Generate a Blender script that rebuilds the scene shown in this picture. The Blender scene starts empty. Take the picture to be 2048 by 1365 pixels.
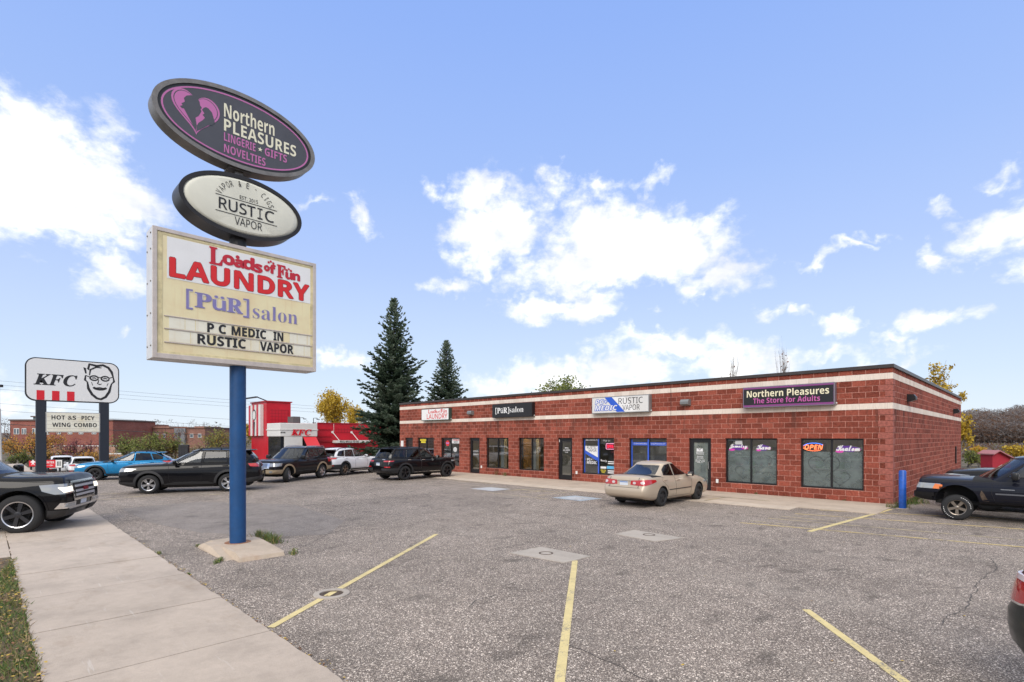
import bpy, bmesh, math, random
from mathutils import Vector, Matrix
from mathutils.bvhtree import BVHTree
from mathutils import noise as mnoise
random.seed(7)
R = math.radians
S = math.sqrt(.5)
# World axes: X runs along the shop front, Y runs from the street into the plot, Z up. The camera stands on the verge.
F, HZ, CX, EYE = 1060.0, 874.0, 1024.0, 2.3
sc = bpy.context.scene
COL = sc.collection

def cw(xc, d, z=0.0):
    """camera-plan coordinates (metres to the right, metres ahead) to world"""
    return Vector(((xc - d) * S, (xc + d) * S, z))
def gp(px, py, z=0.0):
    d = F * (EYE - z) / (py - HZ)
    return cw((px - CX) / F * d, d, z)
def wp(px, d, z=0.0):
    return cw((px - CX) / F * d, d, z)
def wz(py, d):
    return EYE + (HZ - py) * d / F

# ------------------------------------------------------------------ scene, camera
sc.render.engine = 'CYCLES'
sc.cycles.use_denoising = True
sc.cycles.max_bounces = 8
sc.cycles.transparent_max_bounces = 12
sc.cycles.diffuse_bounces = 3
sc.cycles.glossy_bounces = 4
sc.cycles.caustics_reflective = False
sc.cycles.caustics_refractive = False
sc.view_settings.view_transform = 'Standard'
sc.view_settings.look = 'None'
sc.view_settings.exposure = 1.0
cam = bpy.data.cameras.new('camera'); cam_o = bpy.data.objects.new('camera', cam); COL.objects.link(cam_o)
cam_o.location = (0, 0, EYE); cam_o.rotation_euler = (R(90), 0, R(45))
cam.sensor_width = 36; cam.lens = 36 * F / 2048; cam.shift_y = (HZ - 682.5) / 2048
cam.clip_start = .1; cam.clip_end = 3000
sc.camera = cam_o

# ------------------------------------------------------------------ materials
MATS = {}
class NT:
    def __init__(self, t): self.t = t; self.n = t.nodes; self.l = t.links
    def node(self, typ, **kw):
        nd = self.n.new(typ)
        for k, v in kw.items():
            if k.startswith('i_'):
                key = k[2:]
                key = int(key) if key.isdigit() else key.replace('_', ' ')
                nd.inputs[key].default_value = v
            else: setattr(nd, k, v)
        return nd
    def link(self, a, b): self.l.new(a, b)
    def math(self, op, a, b=None, c=None, clamp=False):
        nd = self.n.new('ShaderNodeMath'); nd.operation = op; nd.use_clamp = clamp
        for i, v in enumerate((a, b, c)):
            if v is None: continue
            if hasattr(v, 'is_output'): self.l.new(v, nd.inputs[i])
            else: nd.inputs[i].default_value = v
        return nd.outputs[0]
    def mix(self, fac, a, b, blend='MIX'):
        nd = self.n.new('ShaderNodeMix'); nd.data_type = 'RGBA'; nd.blend_type = blend
        for i, v in ((0, fac), (6, a), (7, b)):
            if hasattr(v, 'is_output'): self.l.new(v, nd.inputs[i])
            elif i == 0: nd.inputs[0].default_value = v
            else: nd.inputs[i].default_value = tuple(v)[:3] + (1,)
        return nd.outputs[2]
    def ramp(self, fac, stops, interp='LINEAR'):
        nd = self.n.new('ShaderNodeValToRGB'); cr = nd.color_ramp; cr.interpolation = interp
        while len(cr.elements) < len(stops): cr.elements.new(.5)
        for e, (p, c) in zip(cr.elements, stops):
            e.position = p; e.color = (c, c, c, 1) if isinstance(c, (int, float)) else tuple(c)[:3] + (1,)
        self.l.new(fac, nd.inputs[0]); return nd.outputs[0]
    def noise(self, vec, scale, detail=3, rough=.55, out=0):
        nd = self.n.new('ShaderNodeTexNoise'); nd.inputs['Scale'].default_value = scale
        nd.inputs['Detail'].default_value = detail; nd.inputs['Roughness'].default_value = rough
        if vec is not None: self.l.new(vec, nd.inputs['Vector'])
        return nd.outputs[out]
    def coord(self, which='Object'):
        return self.n.new('ShaderNodeTexCoord').outputs[which]
    def scale(self, vec, sx, sy, sz):
        nd = self.n.new('ShaderNodeMapping'); self.l.new(vec, nd.inputs[0]); nd.inputs['Scale'].default_value = (sx, sy, sz)
        return nd.outputs[0]
    def bump(self, h, strength=.3, dist=.01):
        nd = self.n.new('ShaderNodeBump'); nd.inputs['Strength'].default_value = strength; nd.inputs['Distance'].default_value = dist
        self.l.new(h, nd.inputs['Height']); return nd.outputs[0]

def newmat(name):
    m = bpy.data.materials.new(name); m.use_nodes = True
    t = NT(m.node_tree); bs = m.node_tree.nodes['Principled BSDF']
    MATS[name] = m
    return m, t, bs

def pm(name, col, rough=.5, metal=0.0, var=0.0, vscale=4.0, bump=0.0, bscale=60.0, coat=0.0, spec=.5, emit=0.0, rvar=0.0):
    if name in MATS: return MATS[name]
    m, t, bs = newmat(name)
    bs.inputs['Base Color'].default_value = tuple(col) + (1,)
    bs.inputs['Roughness'].default_value = rough; bs.inputs['Metallic'].default_value = metal
    bs.inputs['Coat Weight'].default_value = coat; bs.inputs['Coat Roughness'].default_value = .04
    bs.inputs['Specular IOR Level'].default_value = spec
    if emit:
        bs.inputs['Emission Color'].default_value = tuple(col) + (1,); bs.inputs['Emission Strength'].default_value = emit
    if var or bump or rvar:
        c = t.coord('Object')
        if var:
            n = t.noise(c, vscale, 5, .6)
            lo = [x * (1 - var) for x in col]; hi = [min(1, x * (1 + var)) for x in col]
            t.link(t.ramp(n, [(.3, lo), (.7, hi)]), bs.inputs['Base Color'])
        if rvar:
            n = t.noise(c, vscale * 1.7, 4)
            t.link(t.ramp(n, [(.3, max(0, rough - rvar)), (.7, min(1, rough + rvar))]), bs.inputs['Roughness'])
        if bump:
            t.link(t.bump(t.noise(c, bscale, 3), bump, .01), bs.inputs['Normal'])
    return m

# ------------------------------------------------------------------ objects
def thing(name, label, cat, loc=(0, 0, 0), rotz=0.0, group=None):
    o = bpy.data.objects.new(name, None); COL.objects.link(o)
    o.empty_display_size = .2
    o.location = loc; o.rotation_euler = (0, 0, rotz)
    o['label'] = label; o['category'] = cat
    if group: o['group'] = group
    o['_rot'] = rotz
    return o
def root_matrix(o):
    while o.parent: o = o.parent
    return Matrix.Translation(o.location) @ Matrix.Rotation(o.rotation_euler.z, 4, 'Z')
def sharp(me, ang=35):
    me.polygons.foreach_set('use_smooth', [True] * len(me.polygons))
    me.set_sharp_from_angle(angle=R(ang))
def link(name, bm, mats, parent=None, world=True, smooth=None):
    """a bmesh becomes one mesh object; world=True: its coordinates are world ones and get moved into the parent's frame"""
    if not isinstance(mats, (list, tuple)): mats = [mats]
    if parent is not None and world:
        bm.transform(root_matrix(parent).inverted())
    me = bpy.data.meshes.new(name)
    bm.to_mesh(me); bm.free()
    for m in mats: me.materials.append(m)
    if smooth: sharp(me, smooth)
    o = bpy.data.objects.new(name, me); COL.objects.link(o)
    if parent is not None: o.parent = parent
    return o
def tag(o, label, cat, group=None):
    o['label'] = label; o['category'] = cat
    if group: o['group'] = group
    return o
def struct(name, bm, mat, smooth=None):
    o = link(name, bm, mat, None, smooth=smooth); o['kind'] = 'structure'; return o
def stuff(name, bm, mat):
    o = link(name, bm, mat, None); o['kind'] = 'stuff'; return o

def B(): return bmesh.new()
def add_faces(bm, verts, faces, mi=0):
    vs = [bm.verts.new(v) for v in verts]
    out = []
    for f in faces:
        try:
            fc = bm.faces.new([vs[i] for i in f]); fc.material_index = mi; out.append(fc)
        except ValueError: pass
    return vs, out
BOXF = [(0, 3, 2, 1), (4, 5, 6, 7), (0, 1, 5, 4), (1, 2, 6, 5), (2, 3, 7, 6), (3, 0, 4, 7)]
def box(bm, x0, x1, y0, y1, z0, z1, mi=0, bev=0.0, M=None, seg=2):
    vs = [(x0, y0, z0), (x1, y0, z0), (x1, y1, z0), (x0, y1, z0), (x0, y0, z1), (x1, y0, z1), (x1, y1, z1), (x0, y1, z1)]
    if M is not None: vs = [M @ Vector(v) for v in vs]
    v, f = add_faces(bm, vs, BOXF, mi)
    if bev:
        es = list({e for fc in f for e in fc.edges})
        r = bmesh.ops.bevel(bm, geom=es, offset=bev, segments=seg, profile=.5, affect='EDGES')
        for fc in r['faces']: fc.material_index = mi
    return v
def tube(bm, pts, r, n=8, mi=0, cap=True):
    pts = [Vector(p) for p in pts]
    rs = r if isinstance(r, (list, tuple)) else [r] * len(pts)
    rings = []
    prev = None
    for i, p in enumerate(pts):
        t = (pts[min(i + 1, len(pts) - 1)] - pts[max(i - 1, 0)])
        if t.length < 1e-9: t = Vector((0, 0, 1))
        t.normalize()
        a = prev if prev is not None else (Vector((0, 0, 1)) if abs(t.z) < .9 else Vector((1, 0, 0)))
        u = (a - t * a.dot(t)); 
        if u.length < 1e-6: u = t.orthogonal()
        u.normalize(); w = t.cross(u); prev = u
        rings.append([bm.verts.new(p + (u * math.cos(2 * math.pi * k / n) + w * math.sin(2 * math.pi * k / n)) * rs[i]) for k in range(n)])
    for a, b in zip(rings, rings[1:]):
        for k in range(n):
            f = bm.faces.new((a[k], a[(k + 1) % n], b[(k + 1) % n], b[k])); f.material_index = mi
    if cap and n > 2:
        for rg, fl in ((rings[0], True), (rings[-1], False)):
            try:
                f = bm.faces.new(list(reversed(rg)) if fl else rg); f.material_index = mi
            except ValueError: pass
def lathe(bm, prof, M, n=32, mi=0):
    """prof: list of (axial, radius); axis is local Z of M"""
    rings = []
    for a, r in prof:
        if r < 1e-6: rings.append([bm.verts.new(M @ Vector((0, 0, a)))])
        else: rings.append([bm.verts.new(M @ Vector((r * math.cos(2 * math.pi * k / n), r * math.sin(2 * math.pi * k / n), a))) for k in range(n)])
    for a, b in zip(rings, rings[1:]):
        for k in range(n):
            k2 = (k + 1) % n
            if len(a) == 1 and len(b) == 1: continue
            if len(a) == 1: vs = (a[0], b[k2], b[k])
            elif len(b) == 1: vs = (a[k], a[k2], b[0])
            else: vs = (a[k], a[k2], b[k2], b[k])
            f = bm.faces.new(vs); f.material_index = mi
def prism(bm, poly, O, U, V, N, d0, d1, mi=0):
    """polygon in (U,V) extruded from d0 to d1 along N"""
    O, U, V, N = Vector(O), Vector(U), Vector(V), Vector(N)
    a = [bm.verts.new(O + U * p[0] + V * p[1] + N * d0) for p in poly]
    b = [bm.verts.new(O + U * p[0] + V * p[1] + N * d1) for p in poly]
    n = len(poly)
    fs = [bm.faces.new(b), bm.faces.new(list(reversed(a)))]
    for i in range(n): fs.append(bm.faces.new((a[i], a[(i + 1) % n], b[(i + 1) % n], b[i])))
    for f in fs: f.material_index = mi
    return fs
def fixn(bm): bmesh.ops.recalc_face_normals(bm, faces=bm.faces[:])
def ell(cx, cy, rx, ry, n=64): return [(cx + rx * math.cos(2 * math.pi * k / n), cy + ry * math.sin(2 * math.pi * k / n)) for k in range(n)]
def rrect(x0, x1, y0, y1, r, n=6):
    out = []
    for cx, cy, a0 in ((x1 - r, y1 - r, 0), (x0 + r, y1 - r, 90), (x0 + r, y0 + r, 180), (x1 - r, y0 + r, 270)):
        for k in range(n + 1):
            a = R(a0 + 90 * k / n); out.append((cx + r * math.cos(a), cy + r * math.sin(a)))
    return out

# ------------------------------------------------------------------ lettering
ST = {'serifb': (0x1D400, 0x1D41A, 0x1D7CE), 'serifbi': (0x1D468, 0x1D482, None), 'scriptb': (0x1D4D0, 0x1D4EA, None),
      'sansb': (0x1D5D4, 0x1D5EE, 0x1D7EC), 'sansbi': (0x1D63C, 0x1D656, None), 'sans': (0x1D5A0, 0x1D5BA, 0x1D7E2), 'mono': (0x1D670, 0x1D68A, 0x1D7F6)}
def styled(s, st):
    if not st: return s
    A, a, d = ST[st]; out = ''
    for ch in s:
        if 'A' <= ch <= 'Z': out += chr(A + ord(ch) - 65)
        elif 'a' <= ch <= 'z': out += chr(a + ord(ch) - 97)
        elif d and '0' <= ch <= '9': out += chr(d + ord(ch) - 48)
        else: out += ch
    return out
def text_geo(s, st=None, off=0.0, space=1.0):
    c = bpy.data.curves.new('t', 'FONT'); c.body = styled(s, st); c.offset = off; c.space_character = space
    c.resolution_u = 3
    o = bpy.data.objects.new('t', c); COL.objects.link(o)
    dg = bpy.context.evaluated_depsgraph_get()
    me = bpy.data.meshes.new_from_object(o.evaluated_get(dg))
    vs = [v.co.copy() for v in me.vertices]; fs = [tuple(p.vertices) for p in me.polygons]
    bpy.data.objects.remove(o); bpy.data.curves.remove(c); bpy.data.meshes.remove(me)
    return vs, fs
def put_text(bm, s, x0, x1, y0, y1, O, U, V, N, d, st=None, off=0.0, space=1.0, shear=0.0, keep=False, mi=0, ref=None, align='c'):
    """lettering scaled into the rectangle x0..x1, y0..y1 of the plane O,U,V, d metres proud along N"""
    vs, fs = text_geo(s, st, off, space)
    if not vs: return
    O, U, V, N = Vector(O), Vector(U), Vector(V), Vector(N)
    ax0 = min(v.x for v in vs); ax1 = max(v.x for v in vs)
    if ref:
        rv, _ = text_geo(ref, st, off); by0 = min(v.y for v in rv); by1 = max(v.y for v in rv)
    else: by0 = min(v.y for v in vs); by1 = max(v.y for v in vs)
    kx = (x1 - x0) / (ax1 - ax0); ky = (y1 - y0) / max(by1 - by0, 1e-6)
    ox = 0
    if keep and kx > ky * 1.15:
        kx2 = ky * 1.0; ox = {'c': ((x1 - x0) - kx2 * (ax1 - ax0)) / 2, 'l': 0, 'r': (x1 - x0) - kx2 * (ax1 - ax0)}[align]; kx = kx2
    out = []
    for v in vs:
        y = (v.y - by0) * ky; x = (v.x - ax0) * kx + ox + shear * y
        out.append(O + U * (x0 + x) + V * (y0 + y) + N * d)
    vv, ff = add_faces(bm, out, fs, mi)
    # consistent facing and a little thickness behind the face
    for f in ff:
        f.normal_update()
        if f.normal.dot(N) < 0: f.normal_flip()
    return vv

# ------------------------------------------------------------------ light
GZ = -.8       # level of the lower ground beyond the lot
SUN_EL = 38.0
world = bpy.data.worlds.new('World'); sc.world = world; world.use_nodes = True
def build_world():
    t = NT(world.node_tree); t.n.clear()
    out = t.node('ShaderNodeOutputWorld'); bg = t.node('ShaderNodeBackground')
    sky = t.node('ShaderNodeTexSky'); sky.sky_type = 'NISHITA'; sky.sun_disc = False
    sky.sun_elevation = R(SUN_EL); sky.sun_rotation = SUN_ROT
    sky.air_density = 1.0; sky.dust_density = .6; sky.ozone_density = 1.6; sky.altitude = 200
    d = t.coord('Generated')
    sep = t.node('ShaderNodeSeparateXYZ'); t.link(d, sep.inputs[0])
    # azimuth measured from the view axis, elevation above the horizon: both plain directions of the sky
    f = t.math('ADD', t.math('MULTIPLY', sep.outputs[0], -S), t.math('MULTIPLY', sep.outputs[1], S))
    r = t.math('ADD', t.math('MULTIPLY', sep.outputs[0], S), t.math('MULTIPLY', sep.outputs[1], S))
    az = t.math('ARCTAN2', r, f); el = t.math('ARCSINE', sep.outputs[2])
    cmb = t.node('ShaderNodeCombineXYZ'); t.link(az, cmb.inputs[0]); t.link(el, cmb.inputs[1])
    p = cmb.outputs[0]
    # ragged edges: the point is displaced by noise before the cloud fields are read
    def warp(vec, sc_, amt):
        nz = t.node('ShaderNodeTexNoise', i_Scale=sc_, i_Detail=4.0, i_Roughness=.6); t.link(vec, nz.inputs['Vector'])
        v = t.node('ShaderNodeVectorMath', operation='SUBTRACT'); t.link(nz.outputs['Color'], v.inputs[0]); v.inputs[1].default_value = (.5, .5, .5)
        s_ = t.node('ShaderNodeVectorMath', operation='SCALE'); t.link(v.outputs[0], s_.inputs[0]); s_.inputs['Scale'].default_value = amt
        a_ = t.node('ShaderNodeVectorMath', operation='ADD'); t.link(vec, a_.inputs[0]); t.link(s_.outputs[0], a_.inputs[1])
        return a_.outputs[0]
    pw = warp(warp(p, 6.0, .15), 24.0, .05)
    acc = None
    for (x, y, rx, ry, s_) in CLOUDS:
        k = (x - CX) / F; a0 = math.atan(k); e0 = math.atan((HZ - y) / F * math.cos(a0))
        ca = math.cos(a0)
        ra = rx / F * ca * ca; re = ry / F * ca * max(.5, math.cos(e0) ** 2)
        v = t.node('ShaderNodeVectorMath', operation='SUBTRACT'); t.link(pw, v.inputs[0]); v.inputs[1].default_value = (a0, e0, 0)
        m = t.node('ShaderNodeVectorMath', operation='MULTIPLY'); t.link(v.outputs[0], m.inputs[0]); m.inputs[1].default_value = (1 / ra, 1 / re, 0)
        ln = t.node('ShaderNodeVectorMath', operation='LENGTH'); t.link(m.outputs[0], ln.inputs[0])
        dd = t.math('MULTIPLY_ADD', ln.outputs['Value'], -s_, s_)
        acc = dd if acc is None else t.math('MAXIMUM', acc, dd)
    # clouds behind the camera, so that glass and paint have something to mirror
    def ramp01(v, a, b):
        q = t.node('ShaderNodeMapRange', interpolation_type='SMOOTHSTEP'); t.link(v, q.inputs[0]); q.inputs[1].default_value = a; q.inputs[2].default_value = b; return q.outputs[0]
    bmask = ramp01(t.math('ABSOLUTE', az), .79, 1.15)
    hi = ramp01(el, .71, .86)
    back = t.math('MULTIPLY', t.noise(t.scale(d, 1, 1, 2.2), 2.6, 6, .6), 1.0)
    back = t.math('ADD', t.math('MULTIPLY', t.math('SUBTRACT', back, .37), 2.6), t.math('MULTIPLY', hi, .35))
    bm_ = t.math('MAXIMUM', bmask, hi)
    fb = t.node('ShaderNodeMix'); fb.data_type = 'FLOAT'; t.link(bm_, fb.inputs[0]); t.link(acc, fb.inputs[2]); t.link(back, fb.inputs[3])
    n1 = t.noise(t.scale(p, 1, 1.5, 1), 9.0, 8, .64)
    n2 = t.noise(t.scale(p, 1, 1.4, 1), 30.0, 6, .6)
    dens = t.math('ADD', fb.outputs[0], t.math('MULTIPLY', t.math('SUBTRACT', n1, .5), 1.75))
    dens = t.math('ADD', dens, t.math('MULTIPLY', t.math('SUBTRACT', n2, .5), .75))
    mr = t.node('ShaderNodeMapRange', interpolation_type='SMOOTHSTEP'); t.link(dens, mr.inputs[0])
    mr.inputs[1].default_value = .0; mr.inputs[2].default_value = .70
    cov = mr.outputs[0]
    # sky tone: the physical sky, lightened to the hazy blue of the day
    skyc = t.node('ShaderNodeVectorMath', operation='SCALE'); t.link(sky.outputs[0], skyc.inputs[0]); skyc.inputs['Scale'].default_value = SKY_STR
    el01 = t.math('DIVIDE', el, 1.0, clamp=True)
    haze = t.ramp(el01, SKY_HAZE)
    hz_amt = t.ramp(el01, [(0, .93), (.3, .90), (1, .85)])
    base = t.mix(hz_amt, skyc.outputs[0], haze)
    shade = t.ramp(t.noise(t.scale(p, 1, 2, 1), 6.0, 5), [(.33, (.46, .475, .51)), (.60, (.66, .66, .65))])
    col = t.mix(cov, base, shade)
    dark = t.math('LESS_THAN', el, -.002)
    t.link(t.mix(dark, col, (.25, .24, .23)), bg.inputs[0])
    bg.inputs[1].default_value = 1.0
    t.link(bg.outputs[0], out.inputs[0])
# lies: (px, py) centre seen along the view axis, radii, strength
CLOUDS = [(60, 250, 215, 120, 1.05), (120, 330, 210, 110, 1.1), (215, 385, 170, 75, 1.0), (40, 400, 200, 110, 1.0), (150, 450, 150, 55, .8), (-60, 320, 200, 220, 1.0),
          (215, 545, 115, 55, .85), (255, 660, 40, 14, .5), (722, 432, 36, 42, .6), (20, 780, 110, 45, .6), (650, 708, 40, 24, .65), (700, 720, 50, 18, .5),
          (965, 400, 70, 100, 1.0), (950, 490, 95, 70, 1.0), (1010, 450, 100, 110, .9), (1230, 470, 190, 100, 1.2), (1330, 505, 160, 80, 1.0), (1160, 540, 190, 60, 1.0), (1440, 560, 110, 45, .75),
          (1200, 365, 80, 42, .6), (1110, 350, 40, 40, .45), (1300, 340, 50, 20, .4), (1110, 615, 140, 38, .85), (900, 575, 60, 26, .6), (1400, 440, 70, 34, .55),
          (1340, 690, 170, 40, .85), (1180, 750, 240, 44, .95), (1480, 720, 180, 40, .7), (1000, 770, 120, 36, .7), (1525, 650, 40, 22, .6), (1690, 660, 66, 32, .8), (1868, 652, 85, 32, .8),
          (1800, 690, 60, 14, .4), (1310, 615, 36, 18, .4), (1880, 512, 72, 48, .75), (2010, 440, 110, 90, .95), (2060, 500, 90, 80, .9), (1705, 508, 90, 18, .55), (1640, 525, 60, 12, .4), (1760, 480, 50, 14, .4), (870, 365, 40, 16, .35), (620, 395, 40, 12, .3), (560, 690, 40, 14, .35), (1990, 320, 40, 18, .35), (1420, 590, 40, 16, .5), (1590, 640, 30, 12, .35), (1900, 405, 50, 18, .35), (1650, 725, 120, 20, .5), (1800, 720, 120, 18, .4)]
SUN_DIR = Vector((.52, -.85, 0)).normalized()      # horizontal direction towards the sun: behind the camera, off to its left
SUN_ROT = math.atan2(SUN_DIR.x, SUN_DIR.y)
SKY_STR = .10
SKY_HAZE = [(0, (.405, .45, .497)), (.10, (.335, .40, .497)), (.3, (.24, .315, .503)), (.45, (.195, .28, .503)), (.66, (.158, .248, .503)), (1, (.12, .21, .49))]
build_world()
sl = bpy.data.lights.new('sun', 'SUN'); so = bpy.data.objects.new('sun', sl); COL.objects.link(so)
sl.energy = 1.35; sl.angle = R(40); sl.color = (1, .93, .83)
v_sun = Vector((SUN_DIR.x * math.cos(R(SUN_EL)), SUN_DIR.y * math.cos(R(SUN_EL)), math.sin(R(SUN_EL))))
so.rotation_euler = v_sun.to_track_quat('Z', 'Y').to_euler()
so.location = v_sun * 60
# ------------------------------------------------------------------ ground materials
def mat_asphalt(name, lo, hi, stone, cell=105.0):
    m, t, bs = newmat(name)
    c = t.coord('Object')
    vo = t.node('ShaderNodeTexVoronoi', i_Scale=cell); t.link(c, vo.inputs['Vector'])
    sp = t.node('ShaderNodeSeparateColor'); t.link(vo.outputs['Color'], sp.inputs[0])
    rnd = sp.outputs[0]
    base = t.ramp(rnd, [(0, lo), (.45, [(a + b) / 2 for a, b in zip(lo, hi)]), (.78, hi), (1, stone)])
    edge = t.ramp(vo.outputs['Distance'], [(.25, 1.0), (.75, .45)])
    col = t.mix(1.0, base, edge, 'MULTIPLY')
    # bigger pebbles
    v2 = t.node('ShaderNodeTexVoronoi', i_Scale=cell * .42); t.link(c, v2.inputs['Vector'])
    s2 = t.node('ShaderNodeSeparateColor'); t.link(v2.outputs['Color'], s2.inputs[0])
    pick = t.math('MULTIPLY', t.math('GREATER_THAN', s2.outputs[1], .72), t.math('LESS_THAN', v2.outputs['Distance'], .42))
    col = t.mix(t.math('MULTIPLY', pick, .75), col, t.ramp(s2.outputs[2], [(0, lo), (.35, hi), (1, [x * 1.15 for x in stone])]))
    big = t.ramp(t.noise(c, .45, 6, .62), [(.3, .76), (.5, 1.0), (.72, 1.18)])
    col = t.mix(1.0, col, big, 'MULTIPLY')
    mid = t.ramp(t.noise(c, 3.2, 5, .65), [(.28, .84), (.6, 1.06)])
    col = t.mix(1.0, col, mid, 'MULTIPLY')
    oil = t.ramp(t.noise(t.scale(c, 1, .7, 1), 2.1, 3, .5), [(.60, 0.0), (.70, .5)])
    col = t.mix(oil, col, [x * .55 for x in lo])
    dust = t.ramp(t.noise(t.scale(c, .25, 1, 1), .8, 4, .6), [(.5, 0.0), (.8, .35)])
    col = t.mix(dust, col, (.30, .265, .225))
    t.link(col, bs.inputs['Base Color'])
    bs.inputs['Roughness'].default_value = .88
    bs.inputs['Specular IOR Level'].default_value = .3
    h = t.math('SUBTRACT', 1.0, vo.outputs['Distance'])
    t.link(t.bump(h, .55, .006), bs.inputs['Normal'])
    return m
ASPH = mat_asphalt('asphalt', (.12, .10, .085), (.42, .345, .29), (.98, .85, .72))
ASPH_FINE = mat_asphalt('asphalt_fine', (.22, .19, .17), (.36, .31, .275), (.58, .52, .46), 130)
ASPH_STREET = mat_asphalt('asphalt_street', (.09, .09, .092), (.17, .165, .16), (.33, .31, .29), 80)

def mat_concrete(name, col, dirt=(.30, .22, .15), slab=None, grain=.16):
    m, t, bs = newmat(name)
    c = t.coord('Object')
    n = t.noise(c, 1.1, 6, .62)
    base = t.ramp(n, [(.28, [x * .80 for x in col]), (.5, col), (.75, [min(1, x * 1.12) for x in col])])
    g = t.ramp(t.noise(c, 130, 3, .7), [(.3, 1 - grain), (.7, 1 + grain * .6)])
    base = t.mix(1.0, base, g, 'MULTIPLY')
    st = t.ramp(t.noise(t.scale(c, 1.0, 2.2, 1), .9, 7, .7), [(.55, 0.0), (.74, .45)])
    blot = t.ramp(t.noise(c, 7.0, 5, .7), [(.35, .94), (.65, 1.04)]); base = t.mix(1.0, base, blot, 'MULTIPLY')
    base = t.mix(st, base, dirt)
    fine = t.ramp(t.noise(t.scale(c, 5, 1.2, 1), 2.0, 6, .7), [(.62, 0.0), (.70, .22), (.76, 0.0)])
    base = t.mix(fine, base, [x * .55 for x in col])
    sc_ = t.ramp(t.noise(t.scale(c, .4, 7, 1), 1.6, 5, .6), [(.66, 0.0), (.70, .3), (.73, 0.0)])
    base = t.mix(sc_, base, (.72, .70, .66))
    if slab:
        sp = t.node('ShaderNodeSeparateXYZ'); t.link(c, sp.inputs[0])
        idx = t.math('FLOOR', t.math('DIVIDE', t.math('SUBTRACT', sp.outputs[0], slab[0]), slab[1]))
        wn = t.node('ShaderNodeTexWhiteNoise', noise_dimensions='1D'); t.link(idx, wn.inputs['W'])
        base = t.mix(1.0, base, t.ramp(wn.outputs[0], [(0, .90), (1, 1.07)]), 'MULTIPLY')
    t.link(base, bs.inputs['Base Color'])
    bs.inputs['Roughness'].default_value = .85
    t.link(t.bump(t.noise(c, 90, 4, .65), .25, .006), bs.inputs['Normal'])
    return m
CONC = mat_concrete('sidewalk_concrete', (.50, .415, .338), slab=(-4.59, 1.83))
CONC_WALK = mat_concrete('walkway_concrete', (.50, .41, .32), dirt=(.26, .19, .13))
CONC_KERB = mat_concrete('kerb_concrete', (.56, .47, .375))
CONC_PAD = mat_concrete('pad_concrete', (.47, .38, .29), dirt=(.33, .17, .09))
CONC_DRAIN = mat_concrete('drain_concrete', (.42, .37, .315))

def mat_paint(name, col, under=(.19, .17, .16), wear=.5, scale=9.0):
    m, t, bs = newmat(name)
    c = t.coord('Object')
    n = t.noise(c, scale, 6, .75); n2 = t.noise(c, 60, 3, .6); n3 = t.noise(c, 1.3, 3, .5)
    v = t.math('ADD', t.math('MULTIPLY', n, .45), t.math('ADD', t.math('MULTIPLY', n2, .40), t.math('MULTIPLY', n3, .3)))
    k = t.ramp(v, [(wear, 1.0), (wear + .09, 0.0)])
    tone = t.ramp(t.noise(c, 5, 4), [(.3, [x * .82 for x in col]), (.7, col)])
    vo = t.node('ShaderNodeTexVoronoi', i_Scale=75.0); t.link(c, vo.inputs['Vector'])
    sp = t.node('ShaderNodeSeparateColor'); t.link(vo.outputs['Color'], sp.inputs[0])
    un = t.mix(sp.outputs[0], [x * .5 for x in under], [x * 1.6 for x in under])
    t.link(t.mix(k, un, tone), bs.inputs['Base Color'])
    bs.inputs['Roughness'].default_value = .75
    t.link(t.bump(vo.outputs['Distance'], .3, .004), bs.inputs['Normal'])
    return m
YEL = mat_paint('yellow_line_paint', (.70, .57, .27), wear=.61)
YEL_WORN = mat_paint('worn_yellow_paint', (.66, .50, .20), wear=.565)
YEL_FAINT = mat_paint('faint_yellow_paint', (.52, .42, .24), wear=.55)
WHT_FADED = mat_paint('faded_white_paint', (.52, .53, .54), wear=.60)
BLU_FADED = mat_paint('faded_blue_paint', (.40, .46, .51), wear=.60)

# ------------------------------------------------------------------ setting
def sheet(name, poly, z, mat, jit=0.0):
    bm = B()
    bm.faces.new([bm.verts.new((x, y, z)) for x, y in poly])
    fixn(bm)
    for f in bm.faces:
        if f.normal.z < 0: f.normal_flip()
    return struct(name, bm, mat)
EARTH = pm('earth', (.10, .078, .045), .95, var=.5, vscale=.35)
sheet('ground', [(-900, -900), (900, -900), (900, 900), (-900, 900)], GZ, EARTH)
bm = B()
ring_ = [(-43.5, 2.4), (16, 2.4), (16, 48), (-3.2, 48), (-3.2, 21.7), (-34.5, 21.7), (-34.5, 40), (-43.5, 40)]
bm.faces.new([bm.verts.new((x, y, 0)) for x, y in ring_])
for a, b, o in (((16, 2.4), (16, 48), (2.5, 0)), ((16, 48), (-3.2, 48), (0, 3)), ((-34.5, 40), (-43.5, 40), (0, 3))):
    quad_ = [(a[0], a[1], 0), (a[0] + o[0], a[1] + o[1], GZ - .02), (b[0] + o[0], b[1] + o[1], GZ - .02), (b[0], b[1], 0)]
    bm.faces.new([bm.verts.new(v) for v in quad_])
bm.faces.new([bm.verts.new(v) for v in ((-43.5, 2.4, 0), (-43.5, 40, 0), (-46.5, 40, -.74), (-46.5, 2.4, -.74))])
bm.faces.new([bm.verts.new(v) for v in ((-46.5, 2.4, -.74), (-46.5, 40, -.74), (-72, 40, -.76), (-72, 2.4, -.76))])
fixn(bm)
for f in bm.faces:
    if f.normal.z < 0: f.normal_flip()
struct('parking_lot', bm, ASPH)
sheet('road', [(-300, -14), (300, -14), (300, -1.55), (-300, -1.55)], -.012, ASPH_STREET)

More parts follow.
